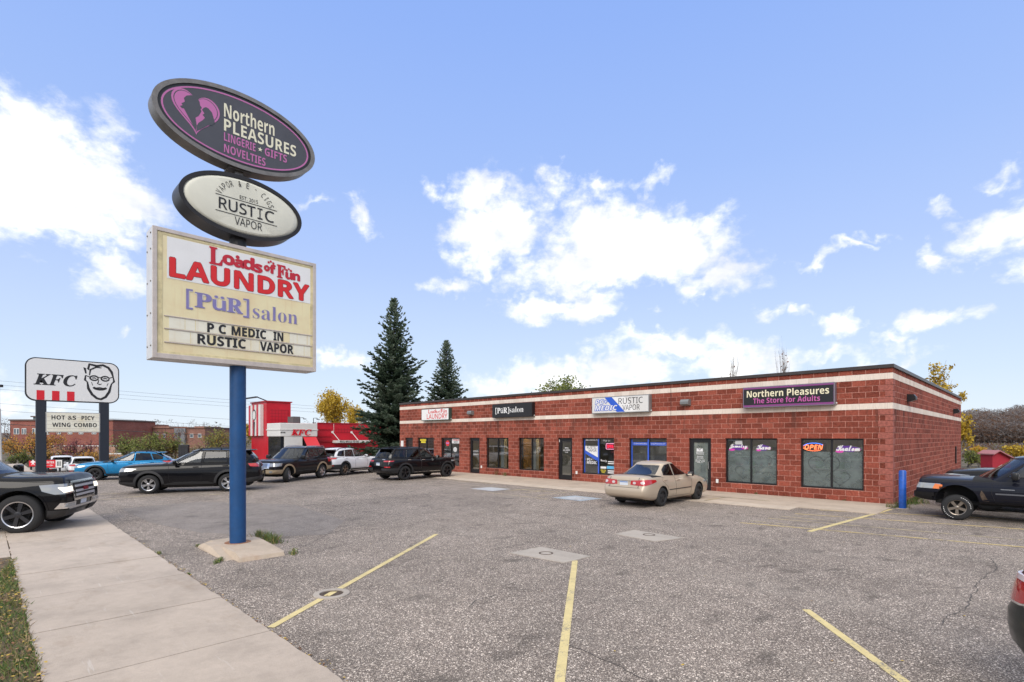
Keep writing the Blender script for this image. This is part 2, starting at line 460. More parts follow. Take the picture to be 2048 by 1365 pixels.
# public sidewalk: one slab every 1.83 m with open joints and nibbled edges
bm = B()
rng = random.Random(3)
x = -4.59 + 1.83 * 6
while x > -60:
    x1, x0 = x - .009, x - 1.83 + .009
    n = 14
    def jag(s): return rng.uniform(-.012, .012) + (rng.uniform(-.03, .02) if rng.random() < .12 else 0)
    top = [(x0 + (x1 - x0) * i / n, 2.40 + jag(1)) for i in range(n + 1)]
    bot = [(x1 - (x1 - x0) * i / n, .40 + jag(-1)) for i in range(n + 1)]
    ring = top + bot
    dz = rng.uniform(-.002, .003)
    vs = [bm.verts.new((a, b, .022 + dz)) for a, b in ring]
    lo = [bm.verts.new((a, b, -.9)) for a, b in ring]
    bm.faces.new(list(reversed(vs)))
    for i in range(len(vs)):
        j = (i + 1) % len(vs)
        bm.faces.new((lo[i], vs[i], vs[j], lo[j]))
    x -= 1.83
fixn(bm)
struct('sidewalk', bm, CONC)
bm = B()
x = 8
while x > -60:
    if not (-17.6 < x - 1.5 < -14): 
        box(bm, x - 2.995, x, -1.55, -1.38, -.10, .035, bev=.015)
    x -= 3
struct('kerb', bm, CONC_KERB)
bm = B(); box(bm, -70, -13.9, -1.55, .385, -.9, .016); struct('driveway', bm, CONC)

# shop walkway: broad concrete apron along the shop front with a lighter kerb strip
bm = B()
for k in range(13):
    a = -3.45 - 2.5 * k
    if a - 2.5 < -36: break
    box(bm, a - 2.494, a, 18.75, 21.73, -.05, .024 + (.0015 if k % 2 else 0))
struct('walkway', bm, CONC_WALK)
bm = B(); rng = random.Random(9)
for k in range(16):
    a = -5.6 - 1.9 * k
    box(bm, a - 1.894, a, 17.9 + rng.uniform(-.02, .02), 18.744, -.05, .021)
struct('walkway_kerb', bm, CONC_KERB)
# darker, finer patch of newer asphalt round the foot of the pylon
def gpoly(pts): return [tuple(gp(*p)[:2]) for p in pts]
sheet('asphalt_patch', gpoly([(300, 1046), (400, 1066), (560, 1074), (655, 1070), (690, 1042), (590, 1010), (400, 1004), (240, 1018)]), .004, ASPH_FINE)

# ------------------------------------------------------------------ painted markings
def strip(name, p, q, w, mat, z=.006, n=1):
    a, b = gp(*p), gp(*q)
    d = (b - a); d.z = 0; d.normalize(); nrm = Vector((-d.y, d.x, 0)) * w / 2
    bm = B()
    vs = [bm.verts.new(v + Vector((0, 0, z))) for v in (a - nrm, b - nrm, b + nrm, a + nrm)]
    bm.faces.new(vs); fixn(bm)
    for f in bm.faces:
        if f.normal.z < 0: f.normal_flip()
    return struct(name, bm, mat)
strip('parking_line', (873, 1069), (541, 1256), .10, YEL)
strip('parking_line', (1150, 1122), (1112, 1420), .10, YEL)
strip('parking_line', (1612, 1220), (1860, 1402), .10, YEL)
strip('parking_line', (1783, 1019), (1618, 1064), .12, YEL)
for p, q, m in [((1480, 1046), (2060, 1096), YEL_WORN), ((1535, 1037), (2060, 1082), YEL_FAINT), ((1590, 1028), (2060, 1060), YEL_WORN),
                ((1640, 1021), (2060, 1041), YEL_WORN), ((1560, 1033), (1690, 1045), YEL_FAINT), ((1500, 1042), (1640, 1056), YEL_FAINT)]:
    strip('parking_line', p, q, .10, m, .005)
for p, q in [((1010, 983), (1130, 972)), ((1040, 987), (1160, 975)), ((1075, 992), (1190, 978)), ((965, 984), (1095, 999)), ((995, 977), (1120, 985)),
             ((190, 1001), (330, 989)), ((200, 989), (250, 987)), ((400, 991), (440, 989)), ((1410, 1003), (1450, 996)), ((1415, 993), (1540, 1004)), ((905, 962), (985, 968))]:
    strip('parking_line', p, q, .10, YEL_FAINT, .005 if p[0] != 1410 and p[0] != 1415 else .03)
def quadmark(name, px, mat, z=.007):
    bm = B(); bm.faces.new([bm.verts.new(gp(*p) + Vector((0, 0, z))) for p in px]); fixn(bm)
    for f in bm.faces:
        if f.normal.z < 0: f.normal_flip()
    return struct(name, bm, mat)
quadmark('painted_square', [(1103, 996), (1150, 992), (1205, 998), (1160, 1003)], BLU_FADED)
quadmark('painted_square', [(1125, 997), (1150, 994), (1182, 998), (1155, 1001.5)], WHT_FADED, .010)
quadmark('painted_square', [(940, 978), (980, 975), (1022, 979), (985, 983)], WHT_FADED)

# ------------------------------------------------------------------ cracks in the asphalt
DARK = pm('crack_dirt', (.085, .075, .068), .95)
def crack(px, w=.010):
    pts = [gp(*p) for p in px]
    rng = random.Random(int(px[0][0]))
    fine = []
    for a, b in zip(pts, pts[1:]):
        n = max(2, int((b - a).length / .09))
        for i in range(n): fine.append(a.lerp(b, i / n))
    fine.append(pts[-1])
    out = []
    off = Vector((0, 0, 0))
    for i, p in enumerate(fine):
        off = off * .8 + Vector((rng.uniform(-.025, .025), rng.uniform(-.025, .025), 0)); out.append(p + off)
    bm = B(); prev = None
    for i, p in enumerate(out):
        d = (out[min(i + 1, len(out) - 1)] - out[max(i - 1, 0)]); d.z = 0
        if d.length < 1e-6: continue
        d.normalize(); nr = Vector((-d.y, d.x, 0)) * w * rng.uniform(.3, 1.0)
        a = bm.verts.new(p + nr + Vector((0, 0, .0035))); b = bm.verts.new(p - nr + Vector((0, 0, .0035)))
        if prev: 
            f = bm.faces.new((prev[1], b, a, prev[0]))
        prev = (a, b)
    fixn(bm)
    for f in bm.faces:
        if f.normal.z < 0: f.normal_flip()
    struct('asphalt_crack', bm, DARK)
for c in ([(598, 1098), (650, 1070), (700, 1056), (760, 1046), (822, 1034)], [(900, 1024), (980, 1014), (1075, 1003)], [(738, 984), (752, 992), (748, 999)],
          [(806, 986), (820, 994), (808, 1003)], [(850, 987), (866, 997), (850, 1006)], [(1125, 1284), (1165, 1300), (1240, 1335), (1310, 1372)], [(1984, 1118), (1990, 1135), (1955, 1168), (1930, 1215), (1880, 1250)],
          [(935, 1216), (950, 1202), (990, 1190)], [(505, 985), (470, 1005), (520, 1018), (600, 1010)], [(690, 995), (640, 1002)], [(1420, 1120), (1500, 1135), (1580, 1128)],
          [(330, 1062), (420, 1078)], [(700, 1020), (780, 1030), (860, 1022), (905, 1024)]):
    crack(c)

# ------------------------------------------------------------------ concrete pads, drains and lids in the lot
RUST = pm('rusty_iron', (.10, .07, .05), .8, .3, var=.4, vscale=14)
def pad_thing(name, label, px, hole, hr, group):
    pts = [gp(*p) for p in px]
    c = sum(pts, Vector()) / len(pts)
    t = thing(name, label, 'drain', c, group=group)
    bm = B()
    a = [bm.verts.new((p.x, p.y, -.04)) for p in pts]; b = [bm.verts.new((p.x, p.y, .012)) for p in pts]
    bm.faces.new(b); n = len(pts)
    for i in range(n): bm.faces.new((a[i], a[(i + 1) % n], b[(i + 1) % n], b[i]))
    fixn(bm); link('concrete_slab', bm, CONC_DRAIN, t)
    h = gp(*hole)
    bm = B(); M = Matrix.Translation((h.x, h.y, .012))
    lathe(bm, [(-.02, hr * 1.1), (.004, hr * 1.1), (.004, hr * .86), (-.002, hr * .84), (-.002, 0)], M, 24)
    link('grate', bm, RUST, t)
    return t
pad_thing('storm_drain', 'diamond-shaped concrete drain pad at the end of a yellow stall line', [(1018, 1107), (1082, 1095), (1182, 1114), (1128, 1127)], (1092, 1108), .13, 'concrete drain pads')
pad_thing('storm_drain', 'smaller concrete drain pad behind the tan sedan, away from the lines', [(1229, 1069), (1268, 1061), (1367, 1077), (1310, 1084)], (1298, 1071), .13, 'concrete drain pads')
h = gp(663, 1189)
t = thing('manhole', 'round iron lid in a pale concrete ring on the yellow line', 'manhole', (h.x, h.y, 0))
M = Matrix.Translation((h.x, h.y, 0))
bm = B(); lathe(bm, [(-.05, .26), (.016, .255), (.018, .17), (-.05, .165)], M, 28); link('concrete_ring', bm, CONC_DRAIN, t, smooth=40)
bm = B(); lathe(bm, [(-.03, .165), (.008, .163), (.008, .12), (.004, .118), (.004, 0)], M, 24); link('lid', bm, RUST, t, smooth=40)

# ------------------------------------------------------------------ verge
GR = [pm('grass_green', (.10, .17, .035), .7), pm('grass_dark', (.055, .10, .025), .75), pm('grass_yellow', (.24, .22, .07), .8), pm('grass_dry', (.30, .22, .12), .85)]
LEAF = [pm('leaf_brown', (.22, .11, .05), .8), pm('leaf_tan', (.36, .24, .12), .8), pm('leaf_yellow', (.50, .34, .06), .75)]
bm = B(); box(bm, -13.9, 8, -1.38, .385, -.09, .006); struct('verge_soil', bm, pm('verge_dirt', (.12, .09, .055), .95, var=.4, vscale=6))
rng = random.Random(21)
def blade(bm, x, y, z, h, w, mi, lean):
    a = rng.uniform(0, 6.283); dx, dy = math.cos(a), math.sin(a)
    b = rng.uniform(0, 6.283); lx, ly = math.cos(b) * lean * h, math.sin(b) * lean * h
    v = [bm.verts.new((x - dx * w, y - dy * w, z)), bm.verts.new((x + dx * w, y + dy * w, z)),
         bm.verts.new((x + dx * w * .6 + lx * .5, y + dy * w * .6 + ly * .5, z + h * .6)), bm.verts.new((x + lx, y + ly, z + h)),
         bm.verts.new((x - dx * w * .6 + lx * .5, y - dy * w * .6 + ly * .5, z + h * .6))]
    f = bm.faces.new(v); f.material_index = mi
bm = B()
for i in range(23000):
    x = rng.uniform(-13.6, -2.2); 
    n = mnoise.noise(Vector((x * 1.3, 0, 3)))
    edge = .40 + .10 * n + (.12 * max(0, mnoise.noise(Vector((x * 2.7, 5, 1)))))
    y = rng.uniform(-.75, edge)
    if x < -11.5 and y < .40 - (x + 13.6) * .14: continue
    g = mnoise.noise(Vector((x * 1.6, y * 2.5, 0)))
    k = rng.random() + g * .5
    mi = 3 if k < .30 else 2 if k < .48 else 1 if k < .66 else 0
    blade(bm, x, y, .0, rng.uniform(.03, .085) * (1.15 if g > 0 else .8), rng.uniform(.003, .007), mi, rng.uniform(.2, 1.3))
stuff('grass', bm, GR)
def flake(bm, x, y, z, s, mi):
    a = rng.uniform(0, 6.283)
    pts = []
    for k in range(5):
        th = a + k * 1.2566; r_ = s * (1 if k % 2 else .62)
        pts.append(bm.verts.new((x + math.cos(th) * r_, y + math.sin(th) * r_, z + rng.uniform(0, s * .5))))
    f = bm.faces.new(pts); f.material_index = mi
bm = B()
for i in range(2000):
    x = rng.uniform(-13.6, -2.2); y = rng.uniform(-.6, .45)
    flake(bm, x, y, rng.uniform(.01, .05), rng.uniform(.012, .03), rng.randrange(3))
for i in range(380):      # blown against the sidewalk edge, the pylon base and the walkway
    c = rng.random()
    if c < .55: x, y, z = rng.uniform(-15, -2.5), 2.40 + abs(rng.gauss(0, .04)), .006
    elif c < .75: x, y, z = rng.uniform(-30, -4), 21.7 - abs(rng.gauss(0, .10)), .03
    else: x, y, z = rng.uniform(-26, 2), rng.uniform(3, 17), .006
    flake(bm, x, y, z, rng.uniform(.01, .024), rng.randrange(3))
stuff('fallen_leaves', bm, LEAF)

def weed(px, py, size, label, z=.0, n=46, spread=1.0, along=None, group='weeds in the joints'):
    c = gp(px, py)
    bm = B()
    for i in range(n):
        if along: o = Vector(along) * rng.uniform(-1, 1) * size * 1.6
        else: o = Vector((0, 0, 0))
        r_ = abs(rng.gauss(0, .35)) * size * spread; a = rng.uniform(0, 6.283)
        x, y = c.x + o.x + r_ * math.cos(a), c.y + o.y + r_ * math.sin(a)
        blade(bm, x, y, z, rng.uniform(.3, 1.0) * size * max(.3, 1 - r_ / size * .5), rng.uniform(.004, .010), rng.choice([0, 0, 1, 2, 3]), rng.uniform(.1, .9))
        if i % 3 == 0: flake(bm, x + rng.uniform(-.02, .02), y, z + rng.uniform(.02, size * .6), rng.uniform(.015, .03), rng.choice([0, 1, 2]))
    o = link('weed', bm, GR, None); tag(o, label, 'weed', group)
    return o
weed(541, 1084, .27, 'green and dry weed along the back edge of the pylon base', n=260, along=(.7, .05, 0))
weed(518, 1074, .22, 'tall thin weed at the rear corner of the pylon base', n=120, spread=.7)
weed(588, 1108, .13, 'brown dry weed at the corner of the pylon base', n=60, along=(.6, -.3, 0))
weed(438, 1124, .10, 'low yellow weed at the near edge of the pylon base', n=90, along=(.8, -.6, 0))
weed(396, 1094, .08, 'small green tuft beside the outer corner of the pylon base', n=40)
weed(318, 1108, .07, 'green weed in the sidewalk edge joint opposite the pylon', n=40, along=(.8, 0, 0))
weed(378, 1150, .05, 'tiny weed at the sidewalk edge nearer the camera', n=24)
weed(995, 951, .42, 'upright green weed under the first salon window', n=60, spread=.5)
weed(1009, 953, .34, 'leafy bright weed under the middle of the salon window', n=70, spread=.6)
weed(1072, 955, .30, 'dry reddish weed under the second salon window', n=60, spread=.5)
weed(1446, 984, .12, 'small weed at the wall foot beside the glass door', n=30)
weed(1512, 990, .13, 'small weed under the Jewelry window', n=30)
weed(1573, 994, .17, 'spreading green weed between the two lettered windows', n=50, spread=1.4)
weed(1690, 1003, .16, 'small weed under the OPEN window', n=40)
weed(1795, 1016, .30, 'flowering brown weed at the foot of the blue bollard', n=120, along=(.5, .5, 0))
weed(1828, 1008, .42, 'bushy dark weed between the bollard and the pickup', n=160, along=(.3, .8, 0))
# ------------------------------------------------------------------ the shop building
YF, XR, XL, DEPTH = 21.74, -3.57, -33.4, 21.4
CO = .2032
def fx(px, y=YF):
    k = (px - CX) / F
    return y * (k - 1) / (k + 1)
def fd(px, y=YF): return y * 2 * S / (1 + (px - CX) / F)
def fz(px, py, y=YF): return EYE + (HZ - py) * fd(px, y) / F

def mat_block():
    m, t, bs = newmat('split_face_block')
    c = t.coord('Object')
    sp = t.node('ShaderNodeSeparateXYZ'); t.link(c, sp.inputs[0])
    u = t.math('ADD', sp.outputs[0], sp.outputs[1])
    cb = t.node('ShaderNodeCombineXYZ'); t.link(u, cb.inputs[0]); t.link(sp.outputs[2], cb.inputs[1])
    # slightly wandering joints
    nz = t.node('ShaderNodeTexNoise', i_Scale=9.0, i_Detail=3.0); t.link(c, nz.inputs['Vector'])
    wv = t.node('ShaderNodeVectorMath', operation='MULTIPLY_ADD'); t.link(nz.outputs['Color'], wv.inputs[0]); wv.inputs[1].default_value = (.016, .010, 0)
    t.link(cb.outputs[0], wv.inputs[2])
    br = t.node('ShaderNodeTexBrick', offset=.5, i_Scale=1.0); t.link(wv.outputs[0], br.inputs['Vector'])
    br.inputs['Brick Width'].default_value = .4064; br.inputs['Row Height'].default_value = CO
    br.inputs['Mortar Size'].default_value = .009; br.inputs['Mortar Smooth'].default_value = .25; br.inputs['Bias'].default_value = 0
    br.inputs['Color1'].default_value = (.175, .043, .028, 1); br.inputs['Color2'].default_value = (.335, .088, .058, 1); br.inputs['Mortar'].default_value = (.56, .27, .21, 1)
    rough = t.noise(c, 16, 6, .68)
    chip = t.ramp(rough, [(.30, .62), (.5, 1.0), (.72, 1.28)])
    col = t.mix(1.0, br.outputs['Color'], chip, 'MULTIPLY')
    spk = t.ramp(t.noise(c, 60, 3, .7), [(.3, .82), (.7, 1.18)])
    col = t.mix(1.0, col, spk, 'MULTIPLY')
    big = t.ramp(t.noise(c, .6, 4), [(.3, .90), (.7, 1.10)])
    col = t.mix(1.0, col, big, 'MULTIPLY')
    # run-off streaks below the lower band
    st = t.noise(t.scale(c, 2.2, 2.2, .22), 1.5, 5, .6)
    hgt = t.ramp(sp.outputs[2], [(0, 0), (1, 1)])
    zz = t.node('ShaderNodeMapRange'); t.link(sp.outputs[2], zz.inputs[0]); zz.inputs[1].default_value = 2.3; zz.inputs[2].default_value = 3.2
    zt = t.math('LESS_THAN', sp.outputs[2], 3.26)
    k = t.math('MULTIPLY', t.math('MULTIPLY', t.ramp(st, [(.50, 0), (.64, .8)]), zz.outputs[0]), zt)
    col = t.mix(k, col, (.10, .045, .035))
    # pale lime bloom low down and at the corner
    lw = t.node('ShaderNodeMapRange'); t.link(sp.outputs[2], lw.inputs[0]); lw.inputs[1].default_value = 1.1; lw.inputs[2].default_value = .1
    bl = t.ramp(t.noise(c, 5, 6, .75), [(.60, 0), (.74, .35)])
    col = t.mix(t.math('MULTIPLY', bl, lw.outputs[0]), col, (.50, .36, .32))
    t.link(col, bs.inputs['Base Color'])
    bs.inputs['Roughness'].default_value = .92; bs.inputs['Specular IOR Level'].default_value = .2
    h = t.math('SUBTRACT', t.math('MULTIPLY', rough, 1.2), t.math('MULTIPLY', br.outputs['Fac'], .55))
    t.link(t.bump(h, .85, .03), bs.inputs['Normal'])
    return m
BLOCK = mat_block()
def mat_band():
    m, t, bs = newmat('cream_block')
    c = t.coord('Object'); sp = t.node('ShaderNodeSeparateXYZ'); t.link(c, sp.inputs[0])
    u = t.math('ADD', sp.outputs[0], sp.outputs[1])
    fr = t.math('FRACT', t.math('DIVIDE', u, .4064))
    j = t.math('LESS_THAN', fr, .018)
    idx = t.math('FLOOR', t.math('DIVIDE', u, .4064))
    wn = t.node('ShaderNodeTexWhiteNoise', noise_dimensions='1D'); t.link(idx, wn.inputs['W'])
    col = t.ramp(wn.outputs[0], [(0, (.68, .575, .485)), (1, (.80, .70, .61))])
    fl = t.ramp(t.noise(t.scale(c, 25, 25, 1.5), 3, 3), [(.35, .88), (.65, 1.05)])
    col = t.mix(1.0, col, fl, 'MULTIPLY')
    col = t.mix(t.math('MULTIPLY', j, .55), col, (.36, .28, .23))
    t.link(col, bs.inputs['Base Color']); bs.inputs['Roughness'].default_value = .85
    t.link(t.bump(t.noise(c, 70, 4), .25, .006), bs.inputs['Normal'])
    return m
BAND = mat_band()
QUOIN = pm('corner_block', (.32, .10, .075), .92, var=.35, vscale=14, bump=.8, bscale=22)
CAP = pm('dark_metal_cap', (.055, .045, .042), .42, .3, var=.15, vscale=2)
BLACK_AL = pm('black_aluminium', (.014, .014, .016), .38, .2)
ROOFM = pm('roof_membrane', (.20, .20, .20), .9, var=.1)
def mat_glass(name, tint, refl, alpha):
    m = bpy.data.materials.new(name); m.use_nodes = True; t = NT(m.node_tree); t.n.clear(); MATS[name] = m
    o = t.node('ShaderNodeOutputMaterial')
    tr = t.node('ShaderNodeBsdfTransparent'); tr.inputs[0].default_value = tuple(tint) + (1,)
    gl = t.node('ShaderNodeBsdfGlossy'); gl.inputs['Roughness'].default_value = .015; gl.inputs[0].default_value = (.95, .97, 1, 1)
    lw = t.node('ShaderNodeLayerWeight', i_Blend=.5)
    # very slight waviness, as in real float glass
    bu = t.bump(t.noise(t.coord('Object'), 1.6, 2), .012, .05)
    t.link(bu, gl.inputs['Normal'])
    fac = t.math('ADD', t.math('MULTIPLY', t.math('POWER', lw.outputs['Facing'], 5.0), .90), refl, clamp=True)
    mx = t.node('ShaderNodeMixShader'); t.link(fac, mx.inputs[0]); t.link(tr.outputs[0], mx.inputs[1]); t.link(gl.outputs[0], mx.inputs[2])
    t.link(mx.outputs[0], o.inputs[0]); return m
SHOPGLASS = mat_glass('shop_glass', (.56, .60, .60), .20, 1)
def mat_film(name, col, dens):
    """printed or frosted film on glass: diffuse film with the gloss of the pane"""
    m, t, bs = newmat(name)
    c = t.coord('Object')
    n = t.noise(t.scale(c, 1.2, 1.2, 1.6), 2.2, 4, .6)
    base = t.ramp(n, [(.32, [x * .72 for x in col]), (.5, col), (.70, [min(1, x * 1.3) for x in col])])
    t.link(base, bs.inputs['Base Color']); bs.inputs['Roughness'].default_value = .35
    bs.inputs['Coat Weight'].default_value = 1.0; bs.inputs['Coat Roughness'].default_value = .02
    return m
FROST = mat_film('frosted_film', (.165, .205, .20), 1)
def see_through(m, k):
    t = NT(m.node_tree); o = [n for n in t.n if n.type == 'OUTPUT_MATERIAL'][0]; b = t.n['Principled BSDF']
    tr = t.node('ShaderNodeBsdfTransparent'); tr.inputs[0].default_value = (.8, .86, .85, 1); mx = t.node('ShaderNodeMixShader'); mx.inputs[0].default_value = k
    t.link(b.outputs[0], mx.inputs[1]); t.link(tr.outputs[0], mx.inputs[2]); t.link(mx.outputs[0], o.inputs[0])
see_through(FROST, .42)

shop = thing('shop_building', 'long single-storey red block shop building with two cream bands', 'building', ((XL + XR) / 2, YF + DEPTH / 2, 0))
WIN = [  # kind, px0, px1
    ('door', 810, 825.5, 'A'), ('window', 834.6, 867.6, '1'), ('window', 881.6, 918.5, '2'), ('door', 938.5, 959, 'B'), ('window', 972, 1017, '3'), ('window', 1036.6, 1087.7, '4'),
    ('door', 1115.7, 1144.3, 'C'), ('window', 1163.8, 1228, '5'), ('window', 1257.8, 1333.5, '6'), ('door', 1377.4, 1422, 'D'), ('window', 1450.4, 1554, '7'), ('window', 1600.9, 1727.5, '8')]
OPEN = [(k, fx(a), fx(b), (2 * CO if k == 'window' else .03), 11 * CO, n) for k, a, b, n in WIN]
WT = .22      # wall thickness to the back of the reveal
PARAPET = 4.64
bm = B()
xs = sorted({XL, XR} | {o[1] for o in OPEN} | {o[2] for o in OPEN})
zs = [-.08, .03, 2 * CO, 11 * CO, 16 * CO, 17 * CO, 21 * CO, 22 * CO, PARAPET]
def in_open(xm, zm): return any(o[1] < xm < o[2] and o[3] < zm < o[4] for o in OPEN)
def quad(bm, vs, mi=0):
    f = bm.faces.new([bm.verts.new(v) for v in vs]); f.material_index = mi; return f
for xa, xb in zip(xs, xs[1:]):
    for za, zb in zip(zs, zs[1:]):
        if in_open((xa + xb) / 2, (za + zb) / 2): continue
        quad(bm, [(xa, YF, za), (xb, YF, za), (xb, YF, zb), (xa, YF, zb)])
for k, xa, xb, za, zb, n in OPEN:
    y2 = YF + WT
    quad(bm, [(xa, YF, za), (xa, YF, zb), (xa, y2, zb), (xa, y2, za)])
    quad(bm, [(xb, YF, za), (xb, y2, za), (xb, y2, zb), (xb, YF, zb)])
    quad(bm, [(xa, YF, zb), (xb, YF, zb), (xb, y2, zb), (xa, y2, zb)])
    quad(bm, [(xa, YF, za), (xa, y2, za), (xb, y2, za), (xb, YF, za)])
link('front_wall', bm, BLOCK, shop)
bm = B()
quad(bm, [(XR, YF, -.08), (XR, YF + DEPTH, -.08), (XR, YF + DEPTH, PARAPET), (XR, YF, PARAPET)])
link('side_wall', bm, BLOCK, shop)
bm = B()
quad(bm, [(XL, YF + DEPTH, -.08), (XL, YF, -.08), (XL, YF, PARAPET), (XL, YF + DEPTH, PARAPET)])
quad(bm, [(XR, YF + DEPTH, -.08), (XL, YF + DEPTH, -.08), (XL, YF + DEPTH, PARAPET), (XR, YF + DEPTH, PARAPET)])
link('rear_wall', bm, BLOCK, shop)
bm = B(); quad(bm, [(XL + .01, YF + .01, 4.25), (XR - .01, YF + .01, 4.25), (XR - .01, YF + DEPTH - .01, 4.25), (XL + .01, YF + DEPTH - .01, 4.25)]); link('roof', bm, ROOFM, shop)
for zz in (16, 21):
    bm = B(); z0, z1 = zz * CO, (zz + 1) * CO
    box(bm, XL - .012, XR + .012, YF - .012, YF + .05, z0, z1)
    box(bm, XR - .05, XR + .012, YF + .0505, YF + DEPTH + .012, z0, z1)
    link('cream_band', bm, BAND, shop)
bm = B()
box(bm, XL - .05, XR + .05, YF - .05, YF + .30, PARAPET, 4.765, bev=.008)
box(bm, XR - .30, XR + .05, YF + .301, YF + DEPTH + .05, PARAPET, 4.765, bev=.008)
box(bm, XL - .05, XL + .30, YF + .301, YF + DEPTH + .05, PARAPET, 4.765, bev=.008)
box(bm, XL + .301, XR - .301, YF + DEPTH - .3, YF + DEPTH + .05, PARAPET, 4.765, bev=.008)
link('roof_cap', bm, CAP, shop)
# toothed corner of lighter blocks standing a little proud of the split faces
bm = B()
for r_ in range(0, 22):
    if r_ in (16, 21): continue
    z0, z1 = r_ * CO + .006, (r_ + 1) * CO - .006
    l = .41 if r_ % 2 else .205
    box(bm, XR - l, XR + .016, YF - .016, YF + (.205 if r_ % 2 else .41), z0, z1, bev=.010)
link('corner_quoin', bm, QUOIN, shop)
bm = B()
xj = fx(1342); box(bm, xj - .008, xj + .008, YF - .003, YF + .02, 11 * CO, 16 * CO); box(bm, xj - .008, xj + .008, YF - .015, YF + .02, 16 * CO, 22.6 * CO)
link('control_joint', bm, pm('joint_sealant', (.10, .04, .035), .8), shop)
bm = B(); box(bm, XR + .01, XR + .07, 39.9, 40.02, .75, 1.75, bev=.01); link('wall_conduit', bm, BLACK_AL, shop)
WHITEP = pm('white_plastic', (.72, .72, .70), .4)
for px, zc in ((963.5, .45), (1153.8, .45), (1435, .45)):
    x = fx(px); bm = B(); box(bm, x - .05, x + .05, YF - .05, YF - .002, zc - .08, zc + .08, bev=.01); link('outlet_box', bm, WHITEP, shop)

# rooms behind the glass
INW = pm('interior_wall', (.50, .46, .38), .9); INF = pm('interior_floor', (.14, .12, .10), .6); INC = pm('interior_ceiling', (.55, .55, .53), .9)
WARM = pm('interior_wood', (.42, .24, .07), .6)
bm = B()
box(bm, XL + .1, XR - .1, YF + .24, YF + 6, -.06, .005); link('interior_floor', bm, INF, shop)
bm = B(); box(bm, XL + .1, XR - .1, YF + .24, YF + 6, 2.75, 2.85); link('interior_ceiling', bm, INC, shop)
bm = B()
box(bm, XL + .1, XR - .1, YF + 5.9, YF + 6, 0, 2.75)
for px in (928, 1100, 1345): box(bm, fx(px) - .06, fx(px) + .06, YF + .24, YF + 5.89, .01, 2.74)
link('interior_wall', bm, INW, shop)
bm = B()
for px in (988, 1052): box(bm, fx(px) + .15, fx(px) + 1.5, YF + 2.4, YF + 2.5, .01, 2.4)
link('wood_panel', bm, WARM, shop)
bm = B()
for px in (978, 1041): box(bm, fx(px), fx(px) + .28, YF + 1.0, YF + 1.25, .01, 2.7)
link('interior_column', bm, pm('interior_white', (.62, .62, .60), .7), shop)
bm = B()
rng = random.Random(4)
for px in (850, 900, 1180, 1210, 1275, 1315, 1470, 1500, 1530, 1630, 1670, 1710):
    for k in range(3):
        x = min(fx(px) + rng.uniform(-.5, .5), XR - 1.6); y = YF + rng.uniform(1.2, 3.5); h_ = rng.uniform(.8, 1.9)
        box(bm, x, x + rng.uniform(.4, .9), y, y + .5, .01, h_)
link('shop_fitting', bm, pm('fitting_grey', (.20, .20, .20), .6, var=.6, vscale=1.3), shop)

# stocked shelves close behind the frosted windows, and the shops' ceiling lights
SHC = [pm('shelf_white', (.60, .62, .60), .6), pm('goods_white', (.72, .74, .73), .5), pm('goods_green', (.25, .42, .16), .5), pm('goods_pink', (.55, .20, .32), .5), pm('goods_blue', (.16, .26, .42), .5), pm('goods_cream', (.62, .56, .40), .5)]
for a, b in ((1455, 1500), (1508, 1550), (1606, 1658), (1668, 1722)):
    bm = B(); xa_, xb_ = fx(a), fx(b)
    for z in (.72, 1.10, 1.46): box(bm, xa_, xb_, YF + .42, YF + .72, z, z + .025, mi=0)
    for z in (.745, 1.125):
        x = xa_ + .05
        while x < xb_ - .2:
            w_ = rng.uniform(.08, .26); 
            if rng.random() < .7: box(bm, x, x + w_ - .01, YF + .46, YF + .66, z, z + rng.uniform(.10, .30), mi=rng.choice((1, 1, 1, 2, 3, 4, 5)))
            x += w_
    o = link('display_shelf', bm, SHC, shop)
CLIT = pm('ceiling_light', (1.0, .97, .90), .5, emit=5.0); CWARM = pm('warm_light', (1.0, .70, .32), .5, emit=5.0)
for px in (850, 905, 990, 1060, 1190, 1290, 1400, 1500, 1590, 1690):
    x = min(fx(px), XR - 1.6); bm = B(); box(bm, x - .6, x + .6, YF + 1.3, YF + 1.9, 2.70, 2.745); link('ceiling_light', bm, CWARM if px in (990, 1060) else CLIT, shop)
GREYBLUE = pm('film_blue', (.03, .10, .55), .4, coat=1); FILMW = pm('film_white', (.75, .75, .75), .4, coat=.5)
INK = pm('window_ink', (.015, .015, .02), .5); PINKI = pm('window_pink', (.62, .05, .38), .45); PURP = pm('window_purple', (.10, .03, .25), .45)
NEONR = pm('neon_red', (1.0, .16, .05), .4, emit=3.0); NEONB = pm('neon_blue', (.10, .25, 1.0), .4, emit=2.0); NEONP = pm('led_red', (1, .03, .08), .4, emit=2.0)
YELP = pm('poster_yellow', (.75, .62, .04), .6); CYANP = pm('poster_cyan', (.10, .42, .70), .6); GREENP = pm('poster_grey', (.55, .56, .56), .7)
U_, V_, N_ = (1, 0, 0), (0, 0, 1), (0, -1, 0)
windows = {}
